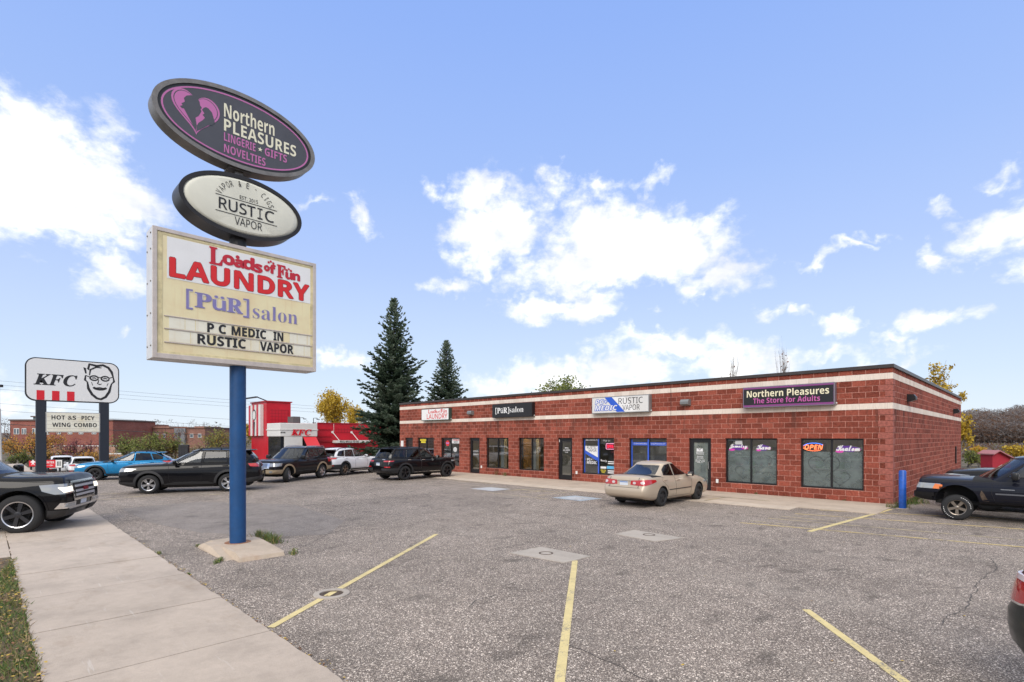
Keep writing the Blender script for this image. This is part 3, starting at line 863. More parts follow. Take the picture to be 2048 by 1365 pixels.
for k, xa, xb, za, zb, n in OPEN:
    yo = YF + .085       # face of the frame, set back in the reveal
    fr = .055 if k == 'window' else .085
    bm = B()
    box(bm, xa + .001, xa + fr, yo, yo + .10, za + .001, zb - .001, bev=.004); box(bm, xb - fr, xb - .001, yo, yo + .10, za + .001, zb - .001, bev=.004)
    box(bm, xa + fr, xb - fr, yo + .002, yo + .098, zb - fr, zb - .002, bev=.004)
    w = link(k, bm, BLACK_AL, shop)
    if k == 'window':
        xm = (xa + xb) / 2
        bm = B(); box(bm, xa + fr, xb - fr, yo + .002, yo + .098, za + .002, za + fr + .01, bev=.004); link('sill', bm, BLACK_AL, w)
        bm = B(); box(bm, xm - .03, xm + .03, yo + .004, yo + .096, za + fr + .01, zb - fr, bev=.003); link('mullion', bm, BLACK_AL, w)
        for a, b in ((xa + fr, xm - .03), (xm + .03, xb - fr)):
            bm = B(); quad(bm, [(a, yo + .05, za + fr), (b, yo + .05, za + fr), (b, yo + .05, zb - fr), (a, yo + .05, zb - fr)]); link('pane', bm, SHOPGLASS, w)
    else:
        bm = B()
        box(bm, xa + fr, xb - fr, yo + .01, yo + .09, .035, .28, bev=.004); box(bm, xa + fr, xa + fr + .09, yo + .011, yo + .089, .281, zb - fr, bev=.004)
        box(bm, xb - fr - .09, xb - fr, yo + .011, yo + .089, .281, zb - fr, bev=.004); box(bm, xa + fr + .091, xb - fr - .091, yo + .012, yo + .088, zb - fr - .10, zb - fr, bev=.004)
        link('door_leaf', bm, BLACK_AL, w)
        bm = B(); a, b = xa + fr + .09, xb - fr - .09; quad(bm, [(a, yo + .05, .28), (b, yo + .05, .28), (b, yo + .05, zb - fr - .1), (a, yo + .05, zb - fr - .1)]); link('pane', bm, SHOPGLASS if n != 'D' else FROST, w)
        bm = B(); xh = xb - fr - .045; tube(bm, [(xh, yo + .01, .92), (xh, yo - .05, .94), (xh, yo - .05, 1.22), (xh, yo + .01, 1.24)], .013, 8); link('handle', bm, pm('steel', (.5, .5, .5), .3, .9), w, smooth=40)
    windows[n] = (w, xa, xb, za, zb, yo + .05, fr)
def wtext(win, s, u0, u1, v0, v1, mat, st=None, name='lettering', off=0.0, keep=True, d=.006, **kw):
    w, xa, xb, za, zb, y, fr = windows[win]
    bm = B(); put_text(bm, s, xa + u0 * (xb - xa), xa + u1 * (xb - xa), za + v0 * (zb - za), za + v1 * (zb - za), (0, y, 0), U_, V_, N_, d, st, off, keep=keep, **kw)
    return link(name, bm, mat, w)
def wpoly(win, pts, mat, name='decal', d=.003, th=.0):
    w, xa, xb, za, zb, y, fr = windows[win]
    bm = B(); vs = [bm.verts.new((xa + u * (xb - xa), y - d, za + v * (zb - za))) for u, v in pts]
    f = bm.faces.new(vs); f.normal_update()
    if f.normal.y > 0: f.normal_flip()
    return link(name, bm, mat, w)
def wline(win, pts, mat, r=.006, name='heart_outline', d=.006):
    w, xa, xb, za, zb, y, fr = windows[win]
    bm = B(); tube(bm, [(xa + u * (xb - xa), y - d, za + v * (zb - za)) for u, v in pts], r, 6); return link(name, bm, mat, w)
rect = lambda a, b, c, d_: [(a, c), (b, c), (b, d_), (a, d_)]
# the two end windows: frosted film below, lettering above
for n, (words) in (('7', ('Jewelry', 'Kava')), ('8', (None, 'Kratom'))):
    for a, b in ((.036, .484), (.516, .964)):
        top = .735 if n == '7' else .735
        wpoly(n, rect(a, b, .03, top), FROST, 'frosted_film', d=.002)
        for v in (.20, .37, .555):
            wpoly(n, rect(a, b, v, v + .008), pm('shelf_grey', (.10, .11, .11), .5), 'shelf_line', d=.0045)
    for i, wd in enumerate(words):
        if not wd: continue
        u0, u1 = ((.06, .42), (.60, .86))[i] if n == '7' else ((0, 0), (.57, .93))[i]
        um = (u0 + u1) / 2; v0 = .74
        blob = []
        rr = random.Random(len(wd))
        for kk in range(22):
            th = kk / 22 * 6.283; q = rr.uniform(.8, 1.12)
            blob.append((um + math.cos(th) * (u1 - u0) * .50 * q, .80 + math.sin(th) * .062 * q))
        wpoly(n, blob, PURP, 'lettering_splash', d=.0045)
        for s_ in (-1, 1):
            wpoly(n, [(um + s_ * (u1 - u0) * .36 + math.cos(kk / 12 * 6.283) * (u1 - u0) * .18, .765 + .02 * s_ + math.sin(kk / 12 * 6.283) * .026) for kk in range(12)], PINKI, 'lettering_splash', d=.0055)
        for q, (ea, eb) in enumerate(((0, 0), (.004, 0), (-.004, 0), (0, .004))): wtext(n, wd, u0 + ea, u1 + ea, .755 + eb, .87 + eb, FILMW, 'scriptb', keep=False, d=.009 + q * .0003)
wpoly('7', rect(.18, .32, .865, .945), GREENP, 'paper_notice', d=.0045)
def heart_pts(cx, cy, sx, sy, t0=0, t1=6.283, n=40):
    o = []
    for i in range(n + 1):
        t_ = t0 + (t1 - t0) * i / n
        o.append((cx + sx * math.sin(t_) ** 3, cy + sy * (13 * math.cos(t_) - 5 * math.cos(2 * t_) - 2 * math.cos(3 * t_) - math.cos(4 * t_)) / 15))
    return o
wline('8', heart_pts(.37, .45, .255, .24, -2.5, 2.6), INK)
wline('8', heart_pts(.62, .22, .16, .14, .5, 4.2), INK)
wline('7', heart_pts(.34, .26, .16, .15, 2.2, 6.0), INK); wline('7', heart_pts(.62, .48, .26, .2, .9, 2.0), INK); wline('7', heart_pts(.72, .2, .2, .09, 4.9, 7.6), INK)
# door D lettering
wline('D', heart_pts(.44, .815, .10, .045), INK, .008)
wpoly('D', rect(.30, .58, .742, .80), FILMW, 'door_notice')
wtext('D', 'Northern', .28, .62, .715, .738, FILMW, 'sansb'); wtext('D', 'Pleasures', .26, .66, .685, .71, FILMW, 'sansb')
for v, s_ in ((.635, 'Romance'), (.605, 'Adult Gifts'), (.565, 'Mon-Thur  10-9'), (.54, 'Fri-Sat  10-10'), (.515, 'Sunday  12-6')): wtext('D', s_, .25, .66, v, v + .020, FILMW, 'sansb')
# door B, C lettering
for v, s_ in ((.60, '[PüR]salon'), (.52, 'welcome')): wtext('B', s_, .22, .80, v, v + .04, FILMW, 'serifb')
for v, s_ in ((.745, 'OPEN'), (.695, 'ALL WEEK'), (.64, '11-9')): wtext('C', s_, .28, .74, v, v + .03, FILMW, 'sansb')
wpoly('C', rect(.03, .075, .90, .96), FILMW, 'door_notice', d=.06)
# window 5: blue and white vape shop graphics
wpoly('5', rect(.02, .055, .03, .97), GREYBLUE, 'blue_strip'); wpoly('5', rect(.485, .525, .03, .97), GREYBLUE, 'blue_strip', d=.065)
wtext('5', '906-VAPOR-PC', .07, .46, .925, .965, FILMW, 'sansb')
wpoly('5', [(.06, .78), (.475, .78), (.475, .46), (.06, .66)], FILMW, 'white_decal')
wpoly('5', [(.06, .655), (.475, .455), (.475, .40), (.06, .59 - .14)][:2] + [(.475, .36), (.32, .43), (.06, .57)], GREYBLUE, 'blue_decal', d=.0045)
wtext('5', 'RUSTIC', .08, .46, .70, .775, INK, 'sans', off=.01); wtext('5', 'VAPOR', .16, .42, .62, .69, INK, 'sans', off=.01)
wtext('5', 'PC+', .10, .30, .37, .44, FILMW, 'sansb'); wtext('5', 'MEDIC', .08, .47, .28, .36, FILMW, 'sansb')
wtext('5', 'Stop in!', .62, .84, .90, .96, FILMW, 'scriptb')
wtext('5', 'Candy', .545, .74, .34, .42, FILMW, 'scriptb', off=.01)
wpoly('5', rect(.545, .72, .17, .225), FILMW, 'poster'); wpoly('5', rect(.77, .95, .35, .375), FILMW, 'poster'); wpoly('5', rect(.77, .95, .30, .325), FILMW, 'poster')
wpoly('5', rect(.74, .96, .17, .245), CYANP, 'poster'); wpoly('5', rect(.545, .72, .035, .145), pm('poster_black', (.02, .02, .02), .5), 'poster')
wtext('5', 'DELTA', .555, .71, .095, .14, YELP, 'sansb'); wtext('5', 'THC', .565, .70, .045, .09, YELP, 'sansb'); wpoly('5', rect(.77, .95, .10, .13), FILMW, 'poster'); wpoly('5', rect(.77, .95, .05, .08), FILMW, 'poster')
# window 6
wpoly('6', rect(.02, .06, .03, .97), GREYBLUE, 'blue_strip'); wpoly('6', rect(.485, .525, .03, .97), GREYBLUE, 'blue_strip', d=.065)
for a, b, s_ in ((.07, .475, 'Virus Removal and Data Backup'), (.54, .955, 'Serving Marquette Since 2007')):
    wpoly('6', rect(a, b, .815, .895), GREYBLUE, 'blue_strip'); wtext('6', s_, a + .02, b - .02, .835, .88, FILMW, None, keep=False, d=.008)
# laundry windows
wpoly('1', rect(.08, .45, .88, .95), YELP, 'poster'); wpoly('1', rect(.14, .42, .80, .86), YELP, 'poster')
wpoly('2', rect(.53, .95, .80, .965), FILMW, 'poster'); wtext('2', 'FREE', .58, .90, .89, .945, NEONP if False else pm('poster_red', (.55, .03, .03), .5), 'sansb', keep=False, d=.008); wtext('2', 'WIFI', .62, .86, .82, .875, INK, 'sansb', keep=False, d=.008)
wpoly('2', ell(.70, .58, .10, .09, 14), GREENP, 'poster')

# neon and LED signs hanging behind the glass
w, xa, xb, za, zb, y, fr = windows['8']
xc0 = xa + .20 * (xb - xa); zc0 = za + .825 * (zb - za)
t = thing('open_sign', 'orange neon OPEN sign with blue arc hanging inside the last window', 'neon sign', (xc0, y + .04, zc0), group='open signs')
bm = B(); put_text(bm, 'OPEN', -.31, .31, -.09, .09, (xc0, y + .03, zc0), U_, V_, N_, .0, 'sansbi', keep=False); link('neon_letters', bm, NEONR, t)
bm = B(); tube(bm, [(xc0 + .36 * math.cos(a), y + .03, zc0 + .15 * math.sin(a)) for a in [R(35 + 8 * i) for i in range(17)]], .011, 6); link('neon_arc', bm, NEONB, t)
bm = B(); tube(bm, [(xc0 + .36 * math.cos(a), y + .03, zc0 + .14 * math.sin(a)) for a in [R(150 + 10 * i) for i in range(17)]], .009, 6); link('neon_border', bm, NEONR, t)
bm = B(); box(bm, xc0 - .42, xc0 + .40, y + .07, y + .09, zc0 - .18, zc0 + .18); link('backing_board', bm, INK, t)
bm = B()
for s_ in (-.3, .3): tube(bm, [(xc0 + s_, y + .075, zc0 + .18), (xc0 + s_, y + .075, zb)], .004, 4)
link('hanging_wire', bm, INK, t)
w, xa, xb, za, zb, y, fr = windows['5']
xc0 = xa + .83 * (xb - xa); zc0 = za + .775 * (zb - za)
t = thing('open_sign', 'red LED OPEN sign in a pink border inside the vape shop window', 'LED sign', (xc0, y + .04, zc0), group='open signs')
bm = B(); put_text(bm, 'OPEN', -.18, .18, -.08, .08, (xc0, y + .025, zc0), U_, V_, N_, .0, 'sansb', keep=False); link('led_letters', bm, NEONP, t)
bm = B(); tube(bm, [(xc0 + a, y + .025, zc0 + b) for a, b in rrect(-.24, .24, -.135, .135, .04, 3) + [(.24, .1)]], .012, 6); link('led_border', bm, pm('led_pink', (1, .35, .55), .4, emit=1.6), t)
bm = B(); box(bm, xc0 - .25, xc0 + .25, y + .04, y + .07, zc0 - .145, zc0 + .145); link('backing_board', bm, pm('led_back', (.10, .005, .02), .5), t)
w, xa, xb, za, zb, y, fr = windows['2']
xc0 = xa + .27 * (xb - xa); zc0 = za + .80 * (zb - za)
t = thing('open_sign', 'round red neon sign inside the laundry window beside the poster', 'neon sign', (xc0, y + .04, zc0))
bm = B(); lathe(bm, [(-.01, .19), (.01, .19), (.01, 0)], Matrix.Translation((xc0, y + .03, zc0)) @ Matrix.Rotation(R(90), 4, 'X'), 24); link('sign_disc', bm, pm('neon_disc', (.85, .03, .03), .5, emit=.6), t)
bm = B(); put_text(bm, 'OPEN', -.14, .14, -.04, .05, (xc0, y + .015, zc0), U_, V_, N_, 0, 'sansb', keep=False); link('sign_letters', bm, pm('neon_blue_letters', (.25, .35, 1), .5, emit=.8), t)

# ------------------------------------------------------------------ box signs on the parapet
METAL = pm('sign_metal', (.30, .31, .31), .45, .5, var=.1); GREENM = pm('sign_green_metal', (.055, .09, .075), .45, .2); BLK = pm('sign_black', (.012, .012, .014), .42)
CREAM = pm('letter_cream', (.80, .74, .52), .5); PINK = pm('letter_pink', (.50, .10, .34), .5); WHITE = pm('sign_white', (.78, .78, .77), .4); RED = pm('letter_red', (.62, .012, .015), .45)
BLUE = pm('sign_blue', (.02, .10, .55), .45); INKS = pm('letter_black', (.012, .012, .014), .5); CORAL = pm('sign_coral', (.72, .30, .18), .5)
SD = .26
def wall_sign(name, label, p0, p1, ztop, zbot, frame_mat, face_mat, bez=.04):
    ys = YF - SD
    x0, x1 = fx(p0, ys), fx(p1, ys)
    t = thing(name, label, 'sign', ((x0 + x1) / 2, YF - SD / 2, zbot), group='box signs on the parapet')
    bm = B(); box(bm, x0, x1, ys, YF - .013, zbot, ztop, bev=.012); link('cabinet', bm, frame_mat, t)
    bm = B(); box(bm, x0 + bez, x1 - bez, ys - .004, ys + .02, zbot + bez, ztop - bez); f = link('sign_face', bm, face_mat, t)
    bm = B(); lathe(bm, [(0, .03), (.03, .03), (.03, 0)], Matrix.Translation((x1, YF - .08, zbot + .07)) @ Matrix.Rotation(R(90), 4, 'Y'), 12); link('switch', bm, WHITEP, t)
    def put(s, u0, u1, v0, v1, mat, st=None, off=0.0, nm='lettering', d=.007, keep=False, **kw):
        bm = B(); put_text(bm, s, x0 + u0 * (x1 - x0), x0 + u1 * (x1 - x0), zbot + v0 * (ztop - zbot), zbot + v1 * (ztop - zbot), (0, ys, 0), U_, V_, N_, d, st, off, keep=keep, **kw); return link(nm, bm, mat, f)
    def poly(pts, mat, nm='emblem', d=.006):
        bm = B(); fc = bm.faces.new([bm.verts.new((x0 + u * (x1 - x0), ys - d, zbot + v * (ztop - zbot))) for u, v in pts]); fc.normal_update()
        if fc.normal.y > 0: fc.normal_flip()
        return link(nm, bm, mat, f)
    return t, put, poly
def signz(p0, pt, pb): return fz(p0, pt, YF - SD), fz(p0, pb, YF - SD)
zt, zb = 4.25, 3.45
t, put, poly = wall_sign('wall_sign', 'white laundry box sign with red lettering in a green frame', 842.8, 897.7, 4.20, 3.40, GREENM, WHITE)
put('LAUNDRY', .21, .95, .12, .55, RED, 'sans', off=.012)
for i, (ch, u) in enumerate((('L', .27), ('o', .345), ('a', .405), ('d', .475), ('s', .535))):
    put(ch, u, u + (.075 if ch == 'L' else .06), .60 + (.02 if i % 2 else 0), .92 if ch in 'Ld' else .80, RED, 'sansb')
put('of', .61, .69, .62, .80, RED, 'sansb')
for ch, u, w_ in (('F', .72, .075), ('u', .80, .06), ('n', .87, .06)): put(ch, u, u + w_, .60, .93 if ch == 'F' else .80, RED, 'sansb')
for u in (.815, .845): put('.', u, u + .018, .84, .89, RED)
t, put, poly = wall_sign('wall_sign', 'black box sign reading PüR salon in white', 984.3, 1064, 4.22, 3.42, BLK, BLK)
put('[', .09, .125, .25, .74, WHITE, 'serifb'); put('PüR', .135, .40, .32, .72, WHITE, 'serifb', off=.01); put(']', .41, .445, .25, .74, WHITE, 'serifb')
put('salon', .455, .80, .34, .74, WHITE, 'serifb', off=-.008)
t, put, poly = wall_sign('wall_sign', 'grey box sign split by a blue diagonal reading PC Medic and Rustic Vapor', 1183.6, 1298, 4.24, 3.44, METAL, pm('sign_pale', (.66, .65, .63), .4), .035)
poly([(.24, .96), (.37, .96), (.60, .06), (.46, .06)], BLUE); poly([(.375, .96), (.58, .96), (.80, .06), (.605, .06)], WHITE)
for k, (ea, eb) in enumerate(((1, 0), (-1, 0), (0, 1), (0, -1), (.7, .7), (-.7, .7), (.7, -.7), (-.7, -.7), (0, 0))):
    m_, d_ = (WHITE, .0115) if k == 8 else (BLUE, .008 + .0002 * k); ua, va = ea * .009, eb * .034
    put('PC+', .07 + ua, .29 + ua, .57 + va, .84 + va, m_, 'sansbi', d=d_); put('MEDIC', .06 + ua, .47 + ua, .18 + va, .47 + va, m_, 'sansbi', d=d_)
put('RUSTIC', .49, .90, .52, .88, INKS, 'sans'); put('VAPOR', .56, .85, .14, .46, INKS, 'sans')
t, put, poly = wall_sign('wall_sign', 'black and purple box sign with cream lettering and pink tagline', 1485.6, 1669.6, 4.26, 3.44, pm('sign_grey_purple', (.22, .20, .24), .45, .4), pm('sign_violet', (.22, .05, .20), .45), .035)
poly(rect(.012, .988, .13, .89), BLK, 'black_panel', .0055)
put('Northern Pleasures', .05, .945, .50, .83, CREAM, 'sansb', d=.009); put('The Store for Adults', .125, .855, .20, .46, PINK, 'sansb', d=.009)

# small paper sign on the wall by the far corner
bm = B(); x0, x1 = fx(802), fx(807); box(bm, x0, x1, YF - .012, YF - .001, fz(804, 895), fz(804, 882)); o = link('notice_board', bm, WHITEP, None); tag(o, 'narrow white notice on the block wall at the far end', 'notice')
# wall-pack lamps
LENS = pm('lamp_lens', (.55, .55, .50), .25); WPK = pm('wallpack_grey', (.22, .23, .23), .5, .3)
def wallpack(label, at, rot, dark=False):
    t = thing('wall_lamp', label, 'wall lamp', at, rot, 'wall lamps')
    bm = B()
    prof = [(0, .0), (-.10, 0), (-.26, .06), (-.27, .16), (-.20, .26), (0, .27)]   # (y, z) outline
    prism(bm, prof, (-.19, 0, 0), (0, 1, 0), (0, 0, 1), (1, 0, 0), 0, .38); fixn(bm)
    link('housing', bm, WPK if not dark else BLACK_AL, t, world=False)
    bm = B(); box(bm, -.16, .16, -.245, -.06, -.012, .05, M=Matrix.Rotation(R(-18), 4, 'X')); link('lens', bm, LENS, t, world=False)
for px, lab in ((941, 'grey wall lamp between the laundry and salon signs'), (1371, 'grey wall lamp beside the last black sign')):
    x = fx(px, YF - .12); wallpack(lab, (x, YF - .001, 3.66), 0)
wallpack('dark wall lamp high on the side wall near the shop corner', (XR + .001, 24.6, 3.62), R(90), True)
wallpack('dark wall lamp high on the side wall at its far end', (XR + .001, 39.2, 3.62), R(90), True)
# bollard
bx_, by_ = -3.15, 20.79
t = thing('bollard', 'blue painted steel bollard at the shop corner', 'bollard', (bx_, by_, 0))
bm = B(); M = Matrix.Translation((bx_, by_, 0)); lathe(bm, [(-.05, .10), (1.19, .10), (1.225, .08), (1.235, 0)], M, 20); link('post', bm, pm('bollard_blue', (.012, .09, .42), .4, var=.3, vscale=7, bump=.1), t, smooth=40)
bm = B(); lathe(bm, [(-.05, .19), (.015, .18), (.02, .101)], M, 16); link('footing', bm, CONC_PAD, t)
# ------------------------------------------------------------------ the pylon sign
PX, PY = -11.85, 3.77
pyl = thing('pylon_sign', 'tall blue pole carrying two oval signs and a cream letter-board cabinet', 'pole sign', (PX, PY, 0))
PU, PV, PN = (0, 1, 0), (0, 0, 1), (1, 0, 0)
BLUEPOLE = pm('pole_blue', (.003, .055, .175), .5, var=.18, vscale=3.5, bump=.12, bscale=25, rvar=.1)
DARKM = pm('sign_dark_metal', (.02, .018, .018), .4, .3, var=.2, vscale=5); GREYM = pm('sign_grey_metal', (.20, .185, .17), .42, .55, var=.2, vscale=6)
ALUW = pm('white_aluminium', (.66, .65, .64), .4, .15, var=.08, vscale=4); ALUS = pm('weathered_aluminium', (.52, .46, .42), .42, .2, var=.12, vscale=6)
bm = B(); M = Matrix.Translation((PX, PY, 0)); lathe(bm, [(.10, .155), (3.80, .155)], M, 28); link('pole', bm, BLUEPOLE, pyl, smooth=40)
# base block, sunk and weathered
bm = B()
zt_ = .15
top = [gp(402, 1092 - 8), gp(497, 1078), gp(560, 1107), gp(452, 1120)]
c = Vector((PX, PY, 0))
hw = [(-.64, -.56), (1.34, -.56), (1.34, .50), (-.64, .50)]
rot = Matrix.Rotation(R(0), 4, 'Z')
lo = [bm.verts.new((PX + a * 1.12, PY + b * 1.10, -.05)) for a, b in hw]; mid = [bm.verts.new((PX + a * 1.08, PY + b * 1.06, .07)) for a, b in hw]; up = [bm.verts.new((PX + (a * .97 if a < 0 else a * .80), PY + b * .96, .105)) for a, b in hw]
for A_, B_ in ((lo, mid), (mid, up)):
    for i in range(4): bm.faces.new((A_[i], A_[(i + 1) % 4], B_[(i + 1) % 4], B_[i]))
bm.faces.new(up); fixn(bm)
bmesh.ops.bevel(bm, geom=[e for e in bm.edges if abs(e.verts[0].co.z - e.verts[1].co.z) > .01], offset=.16, segments=2, affect='EDGES')
fixn(bm); link('base_block', bm, CONC_PAD, pyl, smooth=25)
bm = B(); lathe(bm, [(.095, .26), (.108, .25), (.109, .17), (.1, .16)], M, 24); link('rust_stain', bm, pm('rust_stain', (.26, .12, .06), .9, var=.4, vscale=9), pyl)

XF, XB = -11.60, -12.10
def pmesh(name, poly, d0, d1, mat, parent, bev=0.0, smooth=None):
    """polygon in (Y, Z), from X=d0 to X=d1"""
    bm = B(); prism(bm, poly, (0, 0, 0), PU, PV, PN, min(d0, d1), max(d0, d1)); fixn(bm)
    return link(name, bm, mat, parent, smooth=smooth)
def ring(name, outer, inner, d0, d1, mat, parent, smooth=30):
    bm = B(); n = len(outer); Ls = []
    for d_ in (d0, d1):
        Ls.append(([bm.verts.new((d_, p[0], p[1])) for p in outer], [bm.verts.new((d_, p[0], p[1])) for p in inner]))
    (o0, i0), (o1, i1) = Ls
    for k in range(n):
        j = (k + 1) % n
        for q in ((o0[k], o0[j], o1[j], o1[k]), (i0[j], i0[k], i1[k], i1[j]), (o1[k], o1[j], i1[j], i1[k]), (o0[j], o0[k], i0[k], i0[j])): bm.faces.new(q)
    fixn(bm); return link(name, bm, mat, parent, smooth=smooth)
def ptext(s, y0, y1, z0, z1, mat, parent, x=XF, st=None, off=0.0, nm='lettering', keep=False, **kw):
    bm = B(); put_text(bm, s, y0, y1, z0, z1, (x, 0, 0), PU, PV, PN, 0.0, st, off, keep=keep, **kw); return link(nm, bm, mat, parent)
def fat(s, y0, y1, z0, z1, mat, parent, x, st, e):
    """heavier lettering: the same glyphs laid five times, each a hair further out"""
    bm = B()
    for k, (a, b) in enumerate(((0, 0), (e, 0), (-e, 0), (0, e), (0, -e))):
        put_text(bm, s, y0 + a, y1 + a, z0 + b, z1 + b, (x + k * .0003, 0, 0), PU, PV, PN, 0.0, st)
    return link('lettering', bm, mat, parent)
def pflat(pts, mat, parent, x, nm='emblem'):
    bm = B(); f = bm.faces.new([bm.verts.new((x, a, b)) for a, b in pts]); f.normal_update()
    if f.normal.x < 0: f.normal_flip()
    return link(nm, bm, mat, parent)

# --- big rectangular cabinet
Y0, Y1, Z0, Z1 = 2.22, 5.335, 3.765, 6.205
bm = B(); box(bm, XB, XF - .012, Y0, Y1, Z0, Z1, bev=.008); cab = link('cabinet', bm, ALUW, pyl)
fw = .075
bm = B()
for a in ((Y0 + .0, Y0 + fw, Z0, Z1), (Y1 - fw, Y1, Z0, Z1), (Y0 + fw, Y1 - fw, Z0, Z0 + fw + .02), (Y0 + fw, Y1 - fw, Z1 - fw, Z1)):
    box(bm, XF - .011, XF + .016, a[0], a[1], a[2], a[3], bev=.006)
link('cabinet_frame', bm, ALUS, cab)
def mat_panel(name, col, warm):
    m, t, bs = newmat(name); c = t.coord('Object')
    n = t.noise(t.scale(c, 1, 1, 1.4), 1.1, 5, .6)
    b = t.ramp(n, [(.3, warm), (.55, col), (.75, [min(1, x * 1.06) for x in col])])
    st = t.ramp(t.noise(t.scale(c, 6, 6, .5), 2.2, 5, .6), [(.56, 0), (.75, .4)])
    b = t.mix(st, b, [warm[0] * .9, warm[1] * .82, warm[2] * .75])
    sp = t.ramp(t.noise(c, 22, 4, .7), [(.70, 0), (.76, .35)])
    b = t.mix(sp, b, (.30, .22, .12))
    t.link(b, bs.inputs['Base Color']); bs.inputs['Roughness'].default_value = .35
    return m
PANEL = mat_panel('yellowed_panel', (.74, .66, .41), (.69, .55, .33)); PANELF = mat_panel('pale_panel', (.74, .72, .61), (.68, .62, .46))
WPAN = pm('banner_white', (.74, .74, .74), .4, var=.04, vscale=3)
xq = XF - .006
bm = B(); box(bm, XF - .03, xq, Y0 + fw, Y1 - fw, Z0 + fw + .02, Z1 - fw); face = link('sign_face', bm, PANEL, cab)
yi0, yi1, zi0, zi1 = Y0 + .16, Y1 - .13, Z0 + .16, Z1 - .12
# dirty frame-side rim
rim = pm('panel_rim', (.60, .52, .30), .5, var=.25, vscale=6)
bm = B()
for a in ((Y0 + fw, yi0, Z0 + fw + .02, Z1 - fw), (yi1, Y1 - fw, Z0 + fw + .02, Z1 - fw), (yi0, yi1, Z0 + fw + .02, zi0 - .02), (yi0, yi1, zi1, Z1 - fw)):
    box(bm, xq, xq + .006, *a)
link('panel_rim', bm, rim, cab)
# three tenants: z fractions measured on the cabinet
H_ = Z1 - Z0; L_ = Y1 - Y0
fy = lambda u: Y0 + u * L_; fzv = lambda v: Z0 + v * H_
bm = B(); box(bm, xq + .001, xq + .005, fy(.075), fy(.963), fzv(.622), fzv(.942)); wp_ = link('banner', bm, WPAN, cab)
xl = xq + .008
for d_, m_, d0 in ((0, INKS, 1), (.0015, RED, 0)):
    fat('LAUNDRY', fy(.090), fy(.948), fzv(.638), fzv(.785), m_, cab, xl + d_, 'sansb', .010 + d0 * .006)
DRED = pm('letter_dark_red', (.48, .012, .03), .45)
def lof(parent, y0, y1, z0, z1, x, mat):
    """'Loads of Fun' in bouncing fat letters"""
    w = y1 - y0; h = z1 - z0
    def one(ch, u, wd, v0, v1, st='sansb'):
        fat(ch, y0 + u * w, y0 + (u + wd) * w, z0 + v0 * h, z0 + v1 * h, mat, parent, x, st, .011)
    one('L', .0, .13, .05, .98, 'serifb'); one('o', .135, .12, .18, .72); one('a', .255, .10, .16, .60); one('d', .345, .125, .16, .86); one('s', .475, .085, .10, .58)
    one('o', .585, .058, .30, .62); one('f', .65, .065, .22, .74); one('F', .735, .095, .06, .82, 'serifb'); one('u', .838, .08, .08, .48); one('n', .925, .085, .10, .50)
    for u, v, r_ in ((.29, .74, .028), (.66, .92, .018), (.635, .84, .018), (.69, .84, .018), (.85, .60, .02), (.90, .62, .02), (.875, .70, .016)):
        pflat(ell(y0 + u * w, z0 + v * h, r_ * w * .75, r_ * w * .75, 14), mat, parent, x, 'letter_dot')
lof(cab, fy(.305), fy(.875), fzv(.795), fzv(.938), xl + .003, DRED)
LIL = pm('letter_lilac', (.205, .185, .40), .5, var=.12, vscale=7); WH2 = pm('letter_halo', (.66, .62, .56), .5)
for d_, m_, o_ in ((0, WH2, .03), (.0015, LIL, 0)):
    q = dict(x=xl + d_)
    ptext('[', fy(.175), fy(.212), fzv(.405), fzv(.565), m_, cab, st='serifb', off=o_ * .6, **q); ptext(']', fy(.505), fy(.542), fzv(.405), fzv(.565), m_, cab, st='serifb', off=o_ * .6, **q)
    ptext('P', fy(.222), fy(.318), fzv(.43), fzv(.55), m_, cab, st='serifb', off=o_ + .012, **q); ptext('ü', fy(.322), fy(.400), fzv(.43), fzv(.55), m_, cab, st='serifb', off=o_ * .5 + .012, **q); ptext('R', fy(.405), fy(.503), fzv(.43), fzv(.55), m_, cab, st='serifb', off=o_ + .012, **q)
ptext('salon', fy(.565), fy(.865), fzv(.412), fzv(.535), LIL, cab, xl + .0015, 'serifb', off=-.010)
# letter board: rails and changeable letters
bm = B()
for v in (.330, .232, .128):
    tube(bm, [(xq + .008, fy(.06), fzv(v)), (xq + .008, fy(.97), fzv(v))], .012, 6)
link('letter_rail', bm, ALUS, cab)
rng = random.Random(12)
for row, (v0, v1) in enumerate(((.240, .325), (.135, .226))):
    u = .085
    while u < .955:
        wd = rng.uniform(.04, .13); bm = B(); box(bm, xq, xq + .003 + rng.uniform(0, .001), fy(u), fy(min(.965, u + wd)), fzv(v0), fzv(v1)); link('letter_card', bm, PANELF if rng.random() < .75 else PANEL, cab); u += wd + .004
hz = .083
def board(s, u0, u1, v0, v1):
    return fat(s, fy(u0), fy(u1), fzv(v0), fzv(v1), INKS, cab, xl, 'sansb', .004)
board('P C', .293, .40, .245, .318); board('MEDIC', .435, .65, .245, .318); board('IN', .70, .765, .245, .318)
board('RUSTIC', .238, .52, .142, .220); board('VAPOR', .612, .835, .142, .220)
bm = B()
for z in (4.0, 4.6, 5.2, 5.8, 6.1): 
    for dx in (-.12, -.40): lathe(bm, [(0, .018), (.012, .016), (.012, 0)], Matrix.Translation((XF + dx, Y0, z)) @ Matrix.Rotation(R(90), 4, 'X'), 8)
link('bolts', bm, GREYM, cab)

